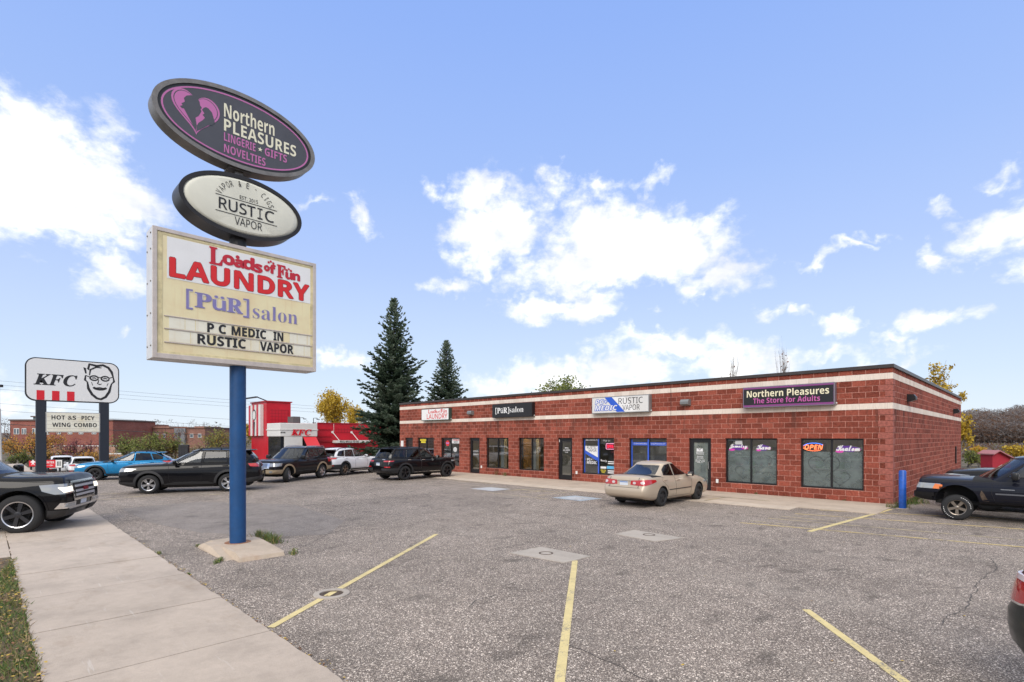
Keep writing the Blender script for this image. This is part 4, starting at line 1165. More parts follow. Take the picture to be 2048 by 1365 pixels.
# --- middle oval: cream face in a black can
c1 = (3.82, 7.02); rx1, ry1 = 1.18, .625
o1 = pmesh('oval_cabinet', ell(*c1, rx1, ry1), XB, XF - .02, DARKM, pyl, smooth=40)
ring('oval_frame', ell(*c1, rx1 + .004, ry1 + .004), ell(*c1, rx1 - .075, ry1 - .075), XF - .02, XF + .015, DARKM, o1)
OFFW = pm('oval_cream', (.66, .65, .55), .35, var=.05, vscale=2)
bm = B(); O_ = Matrix.Translation((XF, c1[0], c1[1])) @ Matrix.Rotation(R(90), 4, 'Y')
# domed face
n = 64; rings_ = []
for s_, d_ in ((1, -.012), (.95, .018), (.90, .03), (.5, .034), (0, .035)):
    if s_ == 0: rings_.append([bm.verts.new((XF + d_, *c1))])
    else: rings_.append([bm.verts.new((XF + d_, a, b)) for a, b in ell(*c1, (rx1 - .075) * s_, (ry1 - .075) * s_, n)])
for a, b in zip(rings_, rings_[1:]):
    for k in range(n):
        bm.faces.new((a[k], a[(k + 1) % n], b[0]) if len(b) == 1 else (a[k], a[(k + 1) % n], b[(k + 1) % n], b[k]))
fixn(bm); of1 = link('oval_face', bm, OFFW, o1, smooth=20)
xo = XF + .040
fyo = lambda u: c1[0] + u * rx1; fzo = lambda v: c1[1] + v * ry1
ptext('RUST', fyo(-.42), fyo(.17), fzo(-.28), fzo(.09), INKS, o1, xo, 'sans', off=.012); ptext('I', fyo(.20), fyo(.29), fzo(-.28), fzo(.09), INKS, o1, xo, 'mono', off=.004); ptext('C', fyo(.33), fyo(.49), fzo(-.285), fzo(.095), INKS, o1, xo, 'sans', off=.012)
ptext('VAPOR', fyo(-.17), fyo(.28), fzo(-.66), fzo(-.40), INKS, o1, xo, 'sans')
ptext('EST. 2015', fyo(-.09), fyo(.21), fzo(.21), fzo(.33), INKS, o1, xo, None)
for v in (.16, -.355):
    bm = B(); box(bm, xo - .001, xo + .001, fyo(-.47), fyo(.54), fzo(v) - .006, fzo(v) + .006); link('rule', bm, INKS, o1)
arc = 'VAPOR & E - CIGS'
def arc_angle(f_):
    ts = [R(162 - 144 * k / 200) for k in range(201)]; ac = [0]
    for a_, b_ in zip(ts, ts[1:]): ac.append(ac[-1] + math.hypot(.40 * rx1 * (math.cos(b_) - math.cos(a_)), .58 * ry1 * (math.sin(b_) - math.sin(a_))))
    k = min(range(201), key=lambda q: abs(ac[q] - f_ * ac[-1])); return ts[k]
for i, ch in enumerate(arc):
    if ch == ' ': continue
    th = arc_angle(i / (len(arc) - 1)); cx_, cz_ = fyo(.01) + .40 * rx1 * math.cos(th), fzo(.04) + .58 * ry1 * math.sin(th)
    nx, nz = math.cos(th) * .8, math.sin(th); l_ = math.hypot(nx, nz); nx, nz = nx / l_, nz / l_
    bm = B(); w_ = .052 if ch not in '-I' else .028
    h_ = .115 if ch != '-' else .012; zo = 0 if ch != '-' else .05
    put_text(bm, ch, -w_ / 2, w_ / 2, zo, zo + h_, (xo, cx_, cz_), (0, nz, -nx), (0, nx, nz), PN, 0, 'sans'); link('lettering', bm, INKS, o1)

# --- top oval: dark face, pink border, heart emblem
c2 = (3.77, 8.59); rx2, ry2 = 1.55, .775; XT = XF - .05; XTB = XT - .32
o2 = pmesh('oval_cabinet', ell(*c2, rx2, ry2, 72), XTB, XT - .02, GREYM, pyl, smooth=40)
ring('oval_frame', ell(*c2, rx2 + .006, ry2 + .006, 72), ell(*c2, rx2 - .085, ry2 - .075, 72), XT - .02, XT + .02, GREYM, o2)
SLATE = pm('oval_slate', (.062, .064, .078), .4, var=.08, vscale=3)
bm = B(); prism(bm, ell(*c2, rx2 - .085, ry2 - .075, 72), (0, 0, 0), PU, PV, PN, XT - .05, XT); fixn(bm); of2 = link('oval_face', bm, BLK, o2)
pflat(ell(*c2, rx2 - .135, ry2 - .12, 72), SLATE, o2, XT + .003, 'face_panel')
PINKL = pm('pink_border', (.50, .15, .37), .45)
ring('pink_border', ell(*c2, rx2 - .145, ry2 - .13, 72), ell(*c2, rx2 - .175, ry2 - .158, 72), XT + .001, XT + .006, PINKL, o2)
fy2 = lambda u: c2[0] + u * rx2; fz2 = lambda v: c2[1] + v * ry2
xt = XT + .009
CR2 = pm('letter_pale_cream', (.76, .73, .56), .45)
ptext('Northern', fy2(-.21), fy2(.43), fz2(.20), fz2(.58), CR2, o2, xt, 'sansb')
ptext('PLEASURES', fy2(-.21), fy2(.73), fz2(-.16), fz2(.16), CR2, o2, xt, 'sansb')
ptext('LINGERIE', fy2(-.21), fy2(.18), fz2(-.42), fz2(-.20), PINKL, o2, xt, 'sansb'); ptext('GIFTS', fy2(.30), fy2(.60), fz2(-.42), fz2(-.20), PINKL, o2, xt, 'sansb')
ptext('NOVELTIES', fy2(-.21), fy2(.31), fz2(-.72), fz2(-.50), PINKL, o2, xt, 'sansb')
star = []
for k in range(10):
    a = R(90 + 36 * k); r_ = .05 if k % 2 == 0 else .021; star.append((fy2(.24) + r_ * math.cos(a), fz2(-.31) + r_ * math.sin(a)))
pflat(star, CR2, o2, xt, 'star')
# heart emblem with two facing profiles
def heart(cy, cz, sx, sz, n=48):
    o = []
    for i in range(n):
        t_ = 2 * math.pi * i / n
        o.append((cy + sx * math.sin(t_) ** 3, cz + sz * (13 * math.cos(t_) - 5 * math.cos(2 * t_) - 2 * math.cos(3 * t_) - math.cos(4 * t_)) / 16.5))
    return o
hy, hz_ = fy2(-.53), fz2(.07)
pflat(heart(hy, hz_, .42, .46), PINKL, o2, xt - .002, 'heart')
pflat(heart(hy, hz_ + .005, .385, .42), SLATE, o2, xt - .001, 'heart')
pflat(heart(hy, hz_ + .005, .370, .402), PINKL, o2, xt, 'heart')
def sil(pts): return [(hy + a * .42, hz_ + b * .46) for a, b in pts]
man = [(-.60, .08), (-.55, .02), (-.66, -.06), (-.58, -.12), (-.50, -.10), (-.10, -.72), (-.02, -.82), (.02, -.60), (-.03, -.30), (.10, -.18), (.16, -.06), (.22, .06), (.18, .14), (.24, .22), (.16, .30), (.14, .44), (.02, .56), (-.20, .58), (-.40, .48), (-.50, .34), (-.46, .20)]
woman = [(.30, .24), (.24, .14), (.34, .02), (.26, -.06), (.36, -.16), (.26, -.30), (.10, -.46), (.02, -.62), (.00, -.86), (.20, -.70), (.50, -.42), (.66, -.36), (.78, -.20), (.72, .0), (.66, .18), (.52, .30), (.40, .32)]
pflat(sil(man), SLATE, o2, xt + .001, 'heart_figure'); pflat(sil(woman), SLATE, o2, xt + .0016, 'heart_figure')
# brackets between cabinets
bm = B(); box(bm, PX - .08, PX + .08, PY - .08, PY + .08, 7.60, 7.84); box(bm, PX - .15, PX + .15, PY - .22, PY + .22, 7.79, 7.83); box(bm, PX - .16, PX + .16, PY - .18, PY + .20, 7.635, 7.66)
link('bracket', bm, GREYM, pyl)
bm = B(); lathe(bm, [(6.20, .16), (6.45, .16)], M, 20); box(bm, PX - .2, PX + .2, PY - .2, PY + .2, 6.206, 6.225); link('bracket', bm, DARKM, pyl)

# ------------------------------------------------------------------ restaurant pole sign
KX = -42.0
def ky(px, x=KX): k = (px - CX) / F; return x * (1 + k) / (k - 1)
def kd(px, x=KX): return x / (((px - CX) / F - 1) * S)
def kz(px, py, x=KX): return EYE + (HZ - py) * kd(px, x) / F
ya, yb = ky(50), ky(238.5)
ksg = thing('restaurant_sign', 'white rounded chicken restaurant sign on two dark posts with a letter board', 'pole sign', (KX - .2, (ya + yb) / 2, 0))
z0, z1 = kz(50, 801), kz(50, 713)
pmesh('cabinet', rrect(ya, yb, z0, z1, .50, 8), KX - .40, KX - .01, INKS, ksg, smooth=40)
kfw = pm('restaurant_white', (.72, .72, .71), .4)
kf = pmesh('sign_face', rrect(ya + .06, yb - .06, z0 + .06, z1 - .06, .45, 8), KX - .05, KX + .004, kfw, ksg)
ku = lambda px: (px - 50) / 188.5
# perspective-corrected position along the board
kyy = lambda px: ky(px)
kv = lambda v: z0 + v * (z1 - z0)
bm = B(); put_text(bm, 'KFC', kyy(67), kyy(155), kv(.365), kv(.635), (KX + .010, 0, 0), PU, PV, PN, 0, 'serifbi', .012); link('lettering', bm, INKS, kf)
REDK = pm('restaurant_red', (.62, .010, .022), .45)
for a, b in ((73, 89), (104, 119), (134, 149)): pflat([(kyy(a), z0 + .065), (kyy(b), z0 + .065), (kyy(b), kv(.245)), (kyy(a), kv(.245))], REDK, kf, KX + .009, 'red_bar')
# emblem: a plain line-drawn bespectacled face
fc0, fc1 = kyy(165), kyy(232); fcy = (fc0 + fc1) / 2; fwd = fc1 - fc0
def stroke(pts, r_=.05, nm='emblem_line'):
    bm = B(); pr = None; q = [Vector((KX + .008, fcy + a * fwd, kv(b))) for a, b in pts]
    for i, p in enumerate(q):
        d_ = q[min(i + 1, len(q) - 1)] - q[max(i - 1, 0)]; d_.normalize(); nn = Vector((0, -d_.z, d_.y)) * r_ * (.55 if i in (0, len(q) - 1) else 1)
        a_, b_ = bm.verts.new(p + nn), bm.verts.new(p - nn)
        if pr: bm.faces.new((pr[0], a_, b_, pr[1]))
        pr = (a_, b_)
    fixn(bm)
    for f in bm.faces:
        f.normal_update()
        if f.normal.x < 0: f.normal_flip()
    return link(nm, bm, INKS, kf)
arcpts = lambda cx_, cz_, rx_, rz_, a0, a1, n=14: [(cx_ + rx_ * math.cos(R(a0 + (a1 - a0) * i / n)), cz_ + rz_ * math.sin(R(a0 + (a1 - a0) * i / n))) for i in range(n + 1)]
stroke([(-.40, .70), (-.44, .84), (-.34, .80), (-.30, .93), (-.08, .90), (.10, .93), (.26, .88), (.36, .78), (.41, .66)], .07)
stroke([(-.30, .66), (-.27, .80), (-.10, .87), (.06, .86)], .05)
stroke([(-.41, .66), (-.43, .54), (-.36, .50)], .055); stroke([(.41, .66), (.44, .54), (.36, .48)], .055)
stroke([(-.36, .50), (-.33, .34), (-.22, .20), (-.08, .11), (.04, .09), (.18, .15), (.29, .28), (.36, .48)], .07)
stroke(arcpts(-.16, .60, .12, .055, 0, 360), .045); stroke(arcpts(.17, .60, .12, .055, 0, 360), .045); stroke([(-.05, .62), (.06, .62)], .05)
stroke([(-.28, .62), (-.40, .65)], .05); stroke([(.29, .62), (.40, .65)], .05)
stroke(arcpts(-.16, .585, .06, .02, 160, 20), .035); stroke(arcpts(.17, .585, .06, .02, 160, 20), .035)
stroke([(-.02, .56), (-.06, .47), (.0, .45), (.07, .47)], .035)
stroke(arcpts(.01, .40, .20, .07, 195, 345), .07); stroke([(-.14, .36), (.0, .375), (.16, .36)], .035)
stroke([(-.24, .50), (-.20, .42)], .03); stroke([(.26, .50), (.22, .42)], .03)
for px in (82, 208):
    y = ky(px, KX - .2); bm = B(); box(bm, KX - .42, KX - .015, y - .24, y + .24, -.1, z0 + .02, bev=.03); link('post', bm, pm('post_navy', (.012, .017, .028), .5), ksg)
xa = KX + .03
bm = B(); a, b = ky(91.5, xa), ky(200.5, xa); z2, z3 = kz(92, 865, xa), kz(92, 824, xa); box(bm, xa - .3, xa - .01, a, b, z2, z3, bev=.01); bd = link('letter_board', bm, pm('board_frame', (.42, .42, .41), .5, .3), ksg)
bm = B(); box(bm, xa - .03, xa - .004, a + .05, b - .05, z2 + .05, z3 - .05); link('board_face', bm, PANELF, bd)
for s_, p0, p1, v0, v1 in (('HOT', 103, 130, .63, .84), ('&S', 135.5, 152, .63, .84), ('PICY', 163, 189, .63, .84), ('WING', 104.5, 141, .27, .48), ('COMBO', 148, 193.5, .27, .48)):
    bm = B(); put_text(bm, s_, ky(p0, xa), ky(p1, xa), z2 + v0 * (z3 - z2), z2 + v1 * (z3 - z2), (xa + .002, 0, 0), PU, PV, PN, 0, 'sansb'); link('lettering', bm, INKS, bd)
bm = B()
for v in (.18, .38, .56, .76): box(bm, xa - .004, xa - .0005, a + .05, b - .05, z2 + v * (z3 - z2), z2 + v * (z3 - z2) + .015)
link('letter_rail', bm, ALUS, bd)

# drive-through entrance signs behind the dark SUV
def enter_sign(px0, px1, py0, py1, d, label, split, words, red_first=True):
    ang = R(45)
    c = wp((px0 + px1) / 2, d, GZ); zc0, zc1 = wz(py1, d) - GZ, wz(py0, d) - GZ; w_ = (px1 - px0) * d / F
    t = thing('direction_sign', label, 'sign', c, ang)
    bm = B(); prism(bm, rrect(-w_ / 2, w_ / 2, zc0, zc1, .06, 4), (0, 0, 0), (1, 0, 0), (0, 0, 1), (0, -1, 0), -.05, .03); fixn(bm); p = link('sign_panel', bm, INKS, t, world=False)
    s_ = -w_ / 2 + w_ * split
    bm = B(); box(bm, -w_ / 2 + .03, s_, -.036, -.031, zc0 + .03, zc1 - .03); link('red_panel', bm, REDK, p, world=False)
    if split < 1:
        bm = B(); box(bm, s_ + .002, w_ / 2 - .03, -.0362, -.0312, zc0 + .03, zc1 - .03); link('white_panel', bm, kfw, p, world=False)
        for k in range(3):
            bm = B(); box(bm, s_ + .10 + .09 * k, s_ + .15 + .09 * k, -.040, -.0365, zc0 + .14, zc1 - .12); link('panel_mark', bm, INKS, p, world=False)
    h_ = zc1 - zc0
    if words:
        bm = B(); put_text(bm, words, -w_ / 2 + .10, s_ - .08, zc0 + h_ * .54, zc0 + h_ * .80, (0, -.036, 0), (1, 0, 0), (0, 0, 1), (0, -1, 0), .004, 'sansb'); link('lettering', bm, kfw, p, world=False)
        m_ = (-w_ / 2 + s_) / 2; bm = B(); put_text(bm, '→', m_ - .22, m_ + .22, zc0 + h_ * .22, zc0 + h_ * .42, (0, -.036, 0), (1, 0, 0), (0, 0, 1), (0, -1, 0), .004); link('arrow', bm, kfw, p, world=False)
    else:
        bm = B(); prism(bm, [(-.12, zc0 + .10), (-.05, zc0 + .28), (-.2, zc0 + .30), (-.06, zc0 + .42), (0, zc0 + .5), (.06, zc0 + .42), (.2, zc0 + .30), (.05, zc0 + .28), (.12, zc0 + .10), (0, zc0 + .2)], (0, 0, 0), (1, 0, 0), (0, 0, 1), (0, -1, 0), .036, .040); fixn(bm); link('emblem', bm, kfw, p, world=False)
    bm = B(); box(bm, -w_ * .35, -w_ * .35 + .08, -.03, .05, .0, zc0 + .01); box(bm, w_ * .35 - .08, w_ * .35, -.03, .05, .0, zc0 + .01); link('post', bm, INKS, t, world=False)
enter_sign(89.5, 126, 919.5, 936.5, 34.5, 'red and white ENTER sign with an arrow', .62, 'ENTER')
enter_sign(58, 76, 921, 934, 36.5, 'small plain red sign with a white emblem', 1.0, None)
# drive-through menu board
c = wp(368, 46, GZ); t = thing('menu_board', 'black menu board with three panels beyond the dark parked SUV', 'menu board', c, R(45))
bm = B(); box(bm, -.42, .42, -.12, .12, .9, wz(890, 46) - GZ, bev=.02); link('board', bm, BLK, t, world=False)
for k in range(3):
    bm = B(); box(bm, -.37 + .25 * k, -.14 + .25 * k, -.128, -.121, 1.2, 2.2); link('menu_panel', bm, pm('menu_dark', (.03, .03, .034), .15), t, world=False)
bm = B(); box(bm, -.1, .1, -.08, .08, 0, .9); link('post', bm, BLK, t, world=False)
# ------------------------------------------------------------------ vehicles
# local frame: x forward from the rear axle, y to the car's left, z up
def pchip(pts):
    xs = [p[0] for p in pts]; ys = [p[1] for p in pts]; n = len(xs)
    h = [xs[i + 1] - xs[i] for i in range(n - 1)]; dl = [(ys[i + 1] - ys[i]) / h[i] for i in range(n - 1)]
    m = [dl[0]] + [0] * (n - 2) + [dl[-1]]
    for i in range(1, n - 1):
        if dl[i - 1] * dl[i] > 0:
            w1, w2 = 2 * h[i] + h[i - 1], h[i] + 2 * h[i - 1]; m[i] = (w1 + w2) / (w1 / dl[i - 1] + w2 / dl[i])
    def f(x):
        if x <= xs[0]: return ys[0]
        if x >= xs[-1]: return ys[-1]
        i = 0
        while x > xs[i + 1]: i += 1
        t = (x - xs[i]) / h[i]; t2, t3 = t * t, t * t * t
        return (2 * t3 - 3 * t2 + 1) * ys[i] + (t3 - 2 * t2 + t) * h[i] * m[i] + (-2 * t3 + 3 * t2) * ys[i + 1] + (t3 - t2) * h[i] * m[i + 1]
    return f
SEC = [(0, 0), (.60, 0), (.84, .01), (.93, .07), (.972, .17), (.992, .32), (1, .48), (.998, .60), (.985, .72), (.965, .82), (.938, .895), (.90, .945), (.845, .978), (.75, .994), (.55, 1.0), (.28, 1.0), (0, 1.0)]
TYRE = pm('tyre_rubber', (.018, .018, .019), .85, bump=.2, bscale=40); ARCHIN = pm('wheel_well', (.01, .01, .01), .9)
CLAD = pm('black_cladding', (.022, .022, .024), .6, bump=.1, bscale=80); TRIM = pm('black_trim', (.01, .01, .011), .3); CHROME = pm('chrome', (.75, .75, .76), .12, 1.0)
ALLOY = pm('alloy', (.58, .58, .60), .3, .9); ALLOYD = pm('alloy_dark', (.05, .05, .055), .3, .7); STEELW = pm('steel_wheel', (.03, .03, .032), .5, .4); BRONZE = pm('alloy_bronze', (.30, .26, .22), .3, .9)
TAIL = pm('tail_lens', (.42, .008, .012), .12, coat=1); TAILW = pm('tail_lens_clear', (.62, .55, .54), .1, coat=1); AMBER = pm('amber_lens', (.75, .18, .02), .15, coat=1)
HEAD = pm('head_lens', (.34, .35, .35), .10, .30, coat=1); HEADL = pm('lit_headlamp', (1.0, .93, .76), .2, emit=.75)
SEATD = pm('seat_dark', (.03, .03, .032), .8); SEATB = pm('seat_beige', (.30, .26, .21), .8); SEATG = pm('seat_grey', (.12, .12, .12), .8)
PLATE = pm('plate', (.62, .66, .72), .4); PLATEB = pm('plate_blue', (.10, .20, .45), .4)
CGLASS = mat_glass('car_glass', (.36, .41, .40), .085, 1); CREAR = mat_glass('sloped_rear_glass', (.13, .13, .135), .09, 1); CTINT = mat_glass('tinted_glass', (.10, .10, .105), .045, 1)
def paint(name, col, metal=0.0, rough=.28):
    if name in MATS: return MATS[name]
    m, t, bs = newmat(name)
    bs.inputs['Base Color'].default_value = tuple(col) + (1,); bs.inputs['Metallic'].default_value = metal
    bs.inputs['Coat Weight'].default_value = .5; bs.inputs['Coat Roughness'].default_value = .03; bs.inputs['Specular IOR Level'].default_value = .06
    c = t.coord('Object')
    n = t.noise(t.scale(c, 1, 1, 2.2), 2.4, 5, .65)
    t.link(t.ramp(n, [(.35, rough), (.75, min(1, rough + .22))]), bs.inputs['Roughness'])
    sp = t.node('ShaderNodeSeparateXYZ'); t.link(c, sp.inputs[0])
    mr = t.node('ShaderNodeMapRange'); t.link(sp.outputs[2], mr.inputs[0]); mr.inputs[1].default_value = .60; mr.inputs[2].default_value = .25
    dk = t.math('MULTIPLY', mr.outputs[0], t.ramp(n, [(.35, .03), (.7, .16)]))     # road dirt along the sills
    t.link(t.mix(dk, col, [x * .6 + .045 for x in col]), bs.inputs['Base Color'])
    return m

def in_poly(p, poly):
    x, y = p; c = False; n = len(poly)
    for i in range(n):
        x1, y1 = poly[i]; x2, y2 = poly[i - 1]
        if (y1 > y) != (y2 > y) and x < (x2 - x1) * (y - y1) / (y2 - y1) + x1: c = not c
    return c
def loft_body(sp):
    top, bot, wid = pchip(sp['top']), pchip(sp['bot']), pchip(sp['wid'])
    x0, x1 = sp['x0'], sp['x1']; Ln = x1 - x0
    xs = set()
    n = int(Ln / .085)
    for i in range(n + 1): xs.add(round(x0 + Ln * i / n, 4))
    for e in (.0, .012, .03, .055, .12, .2): xs.add(round(x0 + e, 4)); xs.add(round(x1 - e, 4))
    for p in sp.get('xk', []): xs.add(round(p, 4))
    xs = sorted(xs)
    sec = sp.get('sec', SEC); m = len(sec)
    nose, tail = pchip(sp['nose']), pchip(sp['tail'])
    endR = sp.get('endR', .36); endw = sp.get('endw', .82); endwr = sp.get('endwr', endw)
    crown = sp.get('crown', .025)
    bm = B(); rings = []
    for x in xs:
        w = wid(x); zt, zb = top(x), bot(x)
        for t_, ew in ((x1 - x, endw), (x - x0, endwr)):
            if t_ < endR: w *= ew + (1 - ew) * math.sqrt(max(0, 1 - (1 - t_ / endR) ** 2.3))
        for t_ in (x1 - x, x - x0):
            if t_ < .055: q = 1 - math.sqrt(max(0, 1 - (1 - t_ / .055) ** 2)); zt -= .035 * q; zb += .03 * q
        ring_ = []
        full = [(a, b) for a, b in sec] + [(-a, b) for a, b in reversed(sec[1:-1])]
        for a, b in full:
            z = zb + (zt - zb) * b + crown * (1 - a * a) * max(0, (b - .9) / .1)
            y = a * w
            xx = x
            if x > x1 - 1.0: k = ((x - x1 + 1.0)) ** 2; xx = x + k * nose(z)
            if x < x0 + .8: k = ((x0 + .8 - x) / .8) ** 2; xx = x - k * tail(z)
            ring_.append(bm.verts.new((xx, y, z)))
        rings.append(ring_)
    N = len(rings[0])
    for a, b in zip(rings, rings[1:]):
        for k in range(N): bm.faces.new((a[k], b[k], b[(k + 1) % N], a[(k + 1) % N]))
    for rg in (rings[0], rings[-1]):
        bm.faces.new((rg[0], rg[1], rg[N - 1]))
        for i in range(1, m - 2): bm.faces.new((rg[i], rg[i + 1], rg[N - i - 1], rg[N - i]))
        bm.faces.new((rg[m - 2], rg[m - 1], rg[N - (m - 2)]))
    fixn(bm)
    return bm
def loft_cabin(sp):
    """levels from belt to roof; each a rounded outline between its front and rear x"""
    c = sp['cabin']
    zb, zr = c['z0'], c['z1']
    xf, xr, hw = pchip(c['front']), pchip(c['rear']), pchip(c['half'])
    n = 72; e = c.get('exp', 5.5)
    zs = [zb + (zr - zb) * i / 12 for i in range(13)]
    rise, arc = c.get('dome', .07), c.get('arc', .05)
    rings = []; bm = B()
    levels = [(z, 1.0, 0.0) for z in zs] + [(zr, s_, rise * math.sqrt(1 - ((s_ - .30) / .70) ** 2) if s_ > .3 else rise) for s_ in (.985, .955, .91, .84, .72, .55, .36)]
    levels += [(zr, .18, rise * 1.01)]
    xm0, L0 = None, None
    ft, rt = xf(zr), xr(zr); xm = (ft + rt) / 2 + c.get('peak', .1); hl = (ft - rt) / 2
    for z, s_, dz in levels:
        a, b, w = xf(z), xr(z), hw(z)
        if s_ < 1:   # roof crown shrinks by a fixed margin rather than in proportion
            mrg = (1 - s_) * w; a, b, w = a - mrg * .9, b + mrg * .9, w - mrg
        cx, rx = (a + b) / 2, (a - b) / 2
        rg = []
        for k in range(n):
            th = 2 * math.pi * k / n
            ct, st = math.cos(th), math.sin(th)
            x = cx + rx * math.copysign(abs(ct) ** (2 / e), ct); y = w * math.copysign(abs(st) ** (2 / e), st)
            bow = c.get('bow', .10)
            if ct > 0: x -= bow * (y / w) ** 2 * ct
            else: x -= c.get('bowr', .08) * (y / w) ** 2 * ct
            tz = (z - zb) / (zr - zb)
            zz = z + dz - arc * max(0, tz) ** 2 * (((x - xm) / hl) ** 2) 
            rg.append(bm.verts.new((x, y, zz)))
        rings.append(rg)
    for a, b in zip(rings, rings[1:]):
        for k in range(n): bm.faces.new((a[k], a[(k + 1) % n], b[(k + 1) % n], b[k]))
    bm.faces.new(rings[-1])
    fixn(bm)
    return bm
def solid_bool(bm, cutters, extra):
    me = bpy.data.meshes.new('b'); bm.to_mesh(me); bm.free()
    o = bpy.data.objects.new('b', me); COL.objects.link(o)
    for m in extra: me.materials.append(m)
    cm = bpy.data.meshes.new('c'); cutters.to_mesh(cm); cutters.free()
    for m in extra: cm.materials.append(m)
    for p in cm.polygons: p.material_index = 1
    co = bpy.data.objects.new('c', cm); COL.objects.link(co)
    md = o.modifiers.new('x', 'BOOLEAN'); md.operation = 'DIFFERENCE'; md.object = co; md.solver = 'EXACT'
    bpy.context.view_layer.update()
    r = bpy.data.meshes.new_from_object(o.evaluated_get(bpy.context.evaluated_depsgraph_get()))
    out = B(); out.from_mesh(r)
    for x in (o, co): bpy.data.objects.remove(x)
    for x in (me, cm, r): bpy.data.meshes.remove(x)
    return out
def split_faces(bm, faces):
    """new bmesh from the faces, which are then removed from bm"""
    nb = B(); mp = {}
    for f in faces:
        vs = []
        for v in f.verts:
            if v not in mp: mp[v] = nb.verts.new(v.co)
            vs.append(mp[v])
        nb.faces.new(vs)
    bmesh.ops.delete(bm, geom=faces, context='FACES')
    return nb
def cut_convex(bm, poly, ax):
    """cut the mesh along the sides of a convex polygon lying in the plane across axis ax ('y': x,z coordinates; 'x': y,z)"""
    n = len(poly)
    for i in range(n):
        p, q = poly[i], poly[(i + 1) % n]
        d0, d1 = q[0] - p[0], q[1] - p[1]
        l_ = math.hypot(d0, d1)
        no = Vector((-d1 / l_, 0, d0 / l_)) if ax == 'y' else Vector((0, -d1 / l_, d0 / l_))
        co = Vector((p[0], 0, p[1])) if ax == 'y' else Vector((0, p[0], p[1]))
        bmesh.ops.bisect_plane(bm, geom=bm.verts[:] + bm.edges[:] + bm.faces[:], dist=1e-5, plane_co=co, plane_no=no)
def patch(poly, fmap, bvhs, off, cell=.05, thick=.012):
    """flat polygon laid over the bodywork: fmap(a,b) -> (ray start, ray direction)"""
    bm = B()
    f = bm.faces.new([bm.verts.new((a, b, 0)) for a, b in poly])
    xs = [p[0] for p in poly]; ys = [p[1] for p in poly]
    for lo, hi, no in ((min(xs), max(xs), (1, 0, 0)), (min(ys), max(ys), (0, 1, 0))):
        k = max(1, int((hi - lo) / cell))
        for i in range(1, k):
            c = lo + (hi - lo) * i / k
            bmesh.ops.bisect_plane(bm, geom=bm.verts[:] + bm.edges[:] + bm.faces[:], dist=1e-6, plane_co=(c if no[0] else 0, c if no[1] else 0, 0), plane_no=no)
    dirs = {}
    last = None
    for v in bm.verts:
        st, dr = fmap(v.co.x, v.co.y)
        best = None
        for bvh in bvhs:
            h = bvh.ray_cast(st, dr)
            if h[0] is not None and (best is None or h[3] < best[3]): best = h
        if best is None:
            nn = min((b.find_nearest(st + dr * 2.0) for b in bvhs), key=lambda q: q[3]); best = (nn[0],)
        dirs[v] = dr
        v.co = best[0] - dr * off
    be = [e for e in bm.edges if e.is_boundary]
    r = bmesh.ops.extrude_edge_only(bm, edges=be)
    nv = [g for g in r['geom'] if isinstance(g, bmesh.types.BMVert)]
    for v in nv:
        dd = min(dirs.items(), key=lambda kv: (kv[0].co - v.co).length_squared)[1]
        v.co = v.co + dd * thick
    fixn(bm)
    # outward: flip if most faces look along their ray
    s_ = sum(f.normal.dot(fmap(0, 0)[1]) * f.calc_area() for f in bm.faces) if False else 0
    return bm

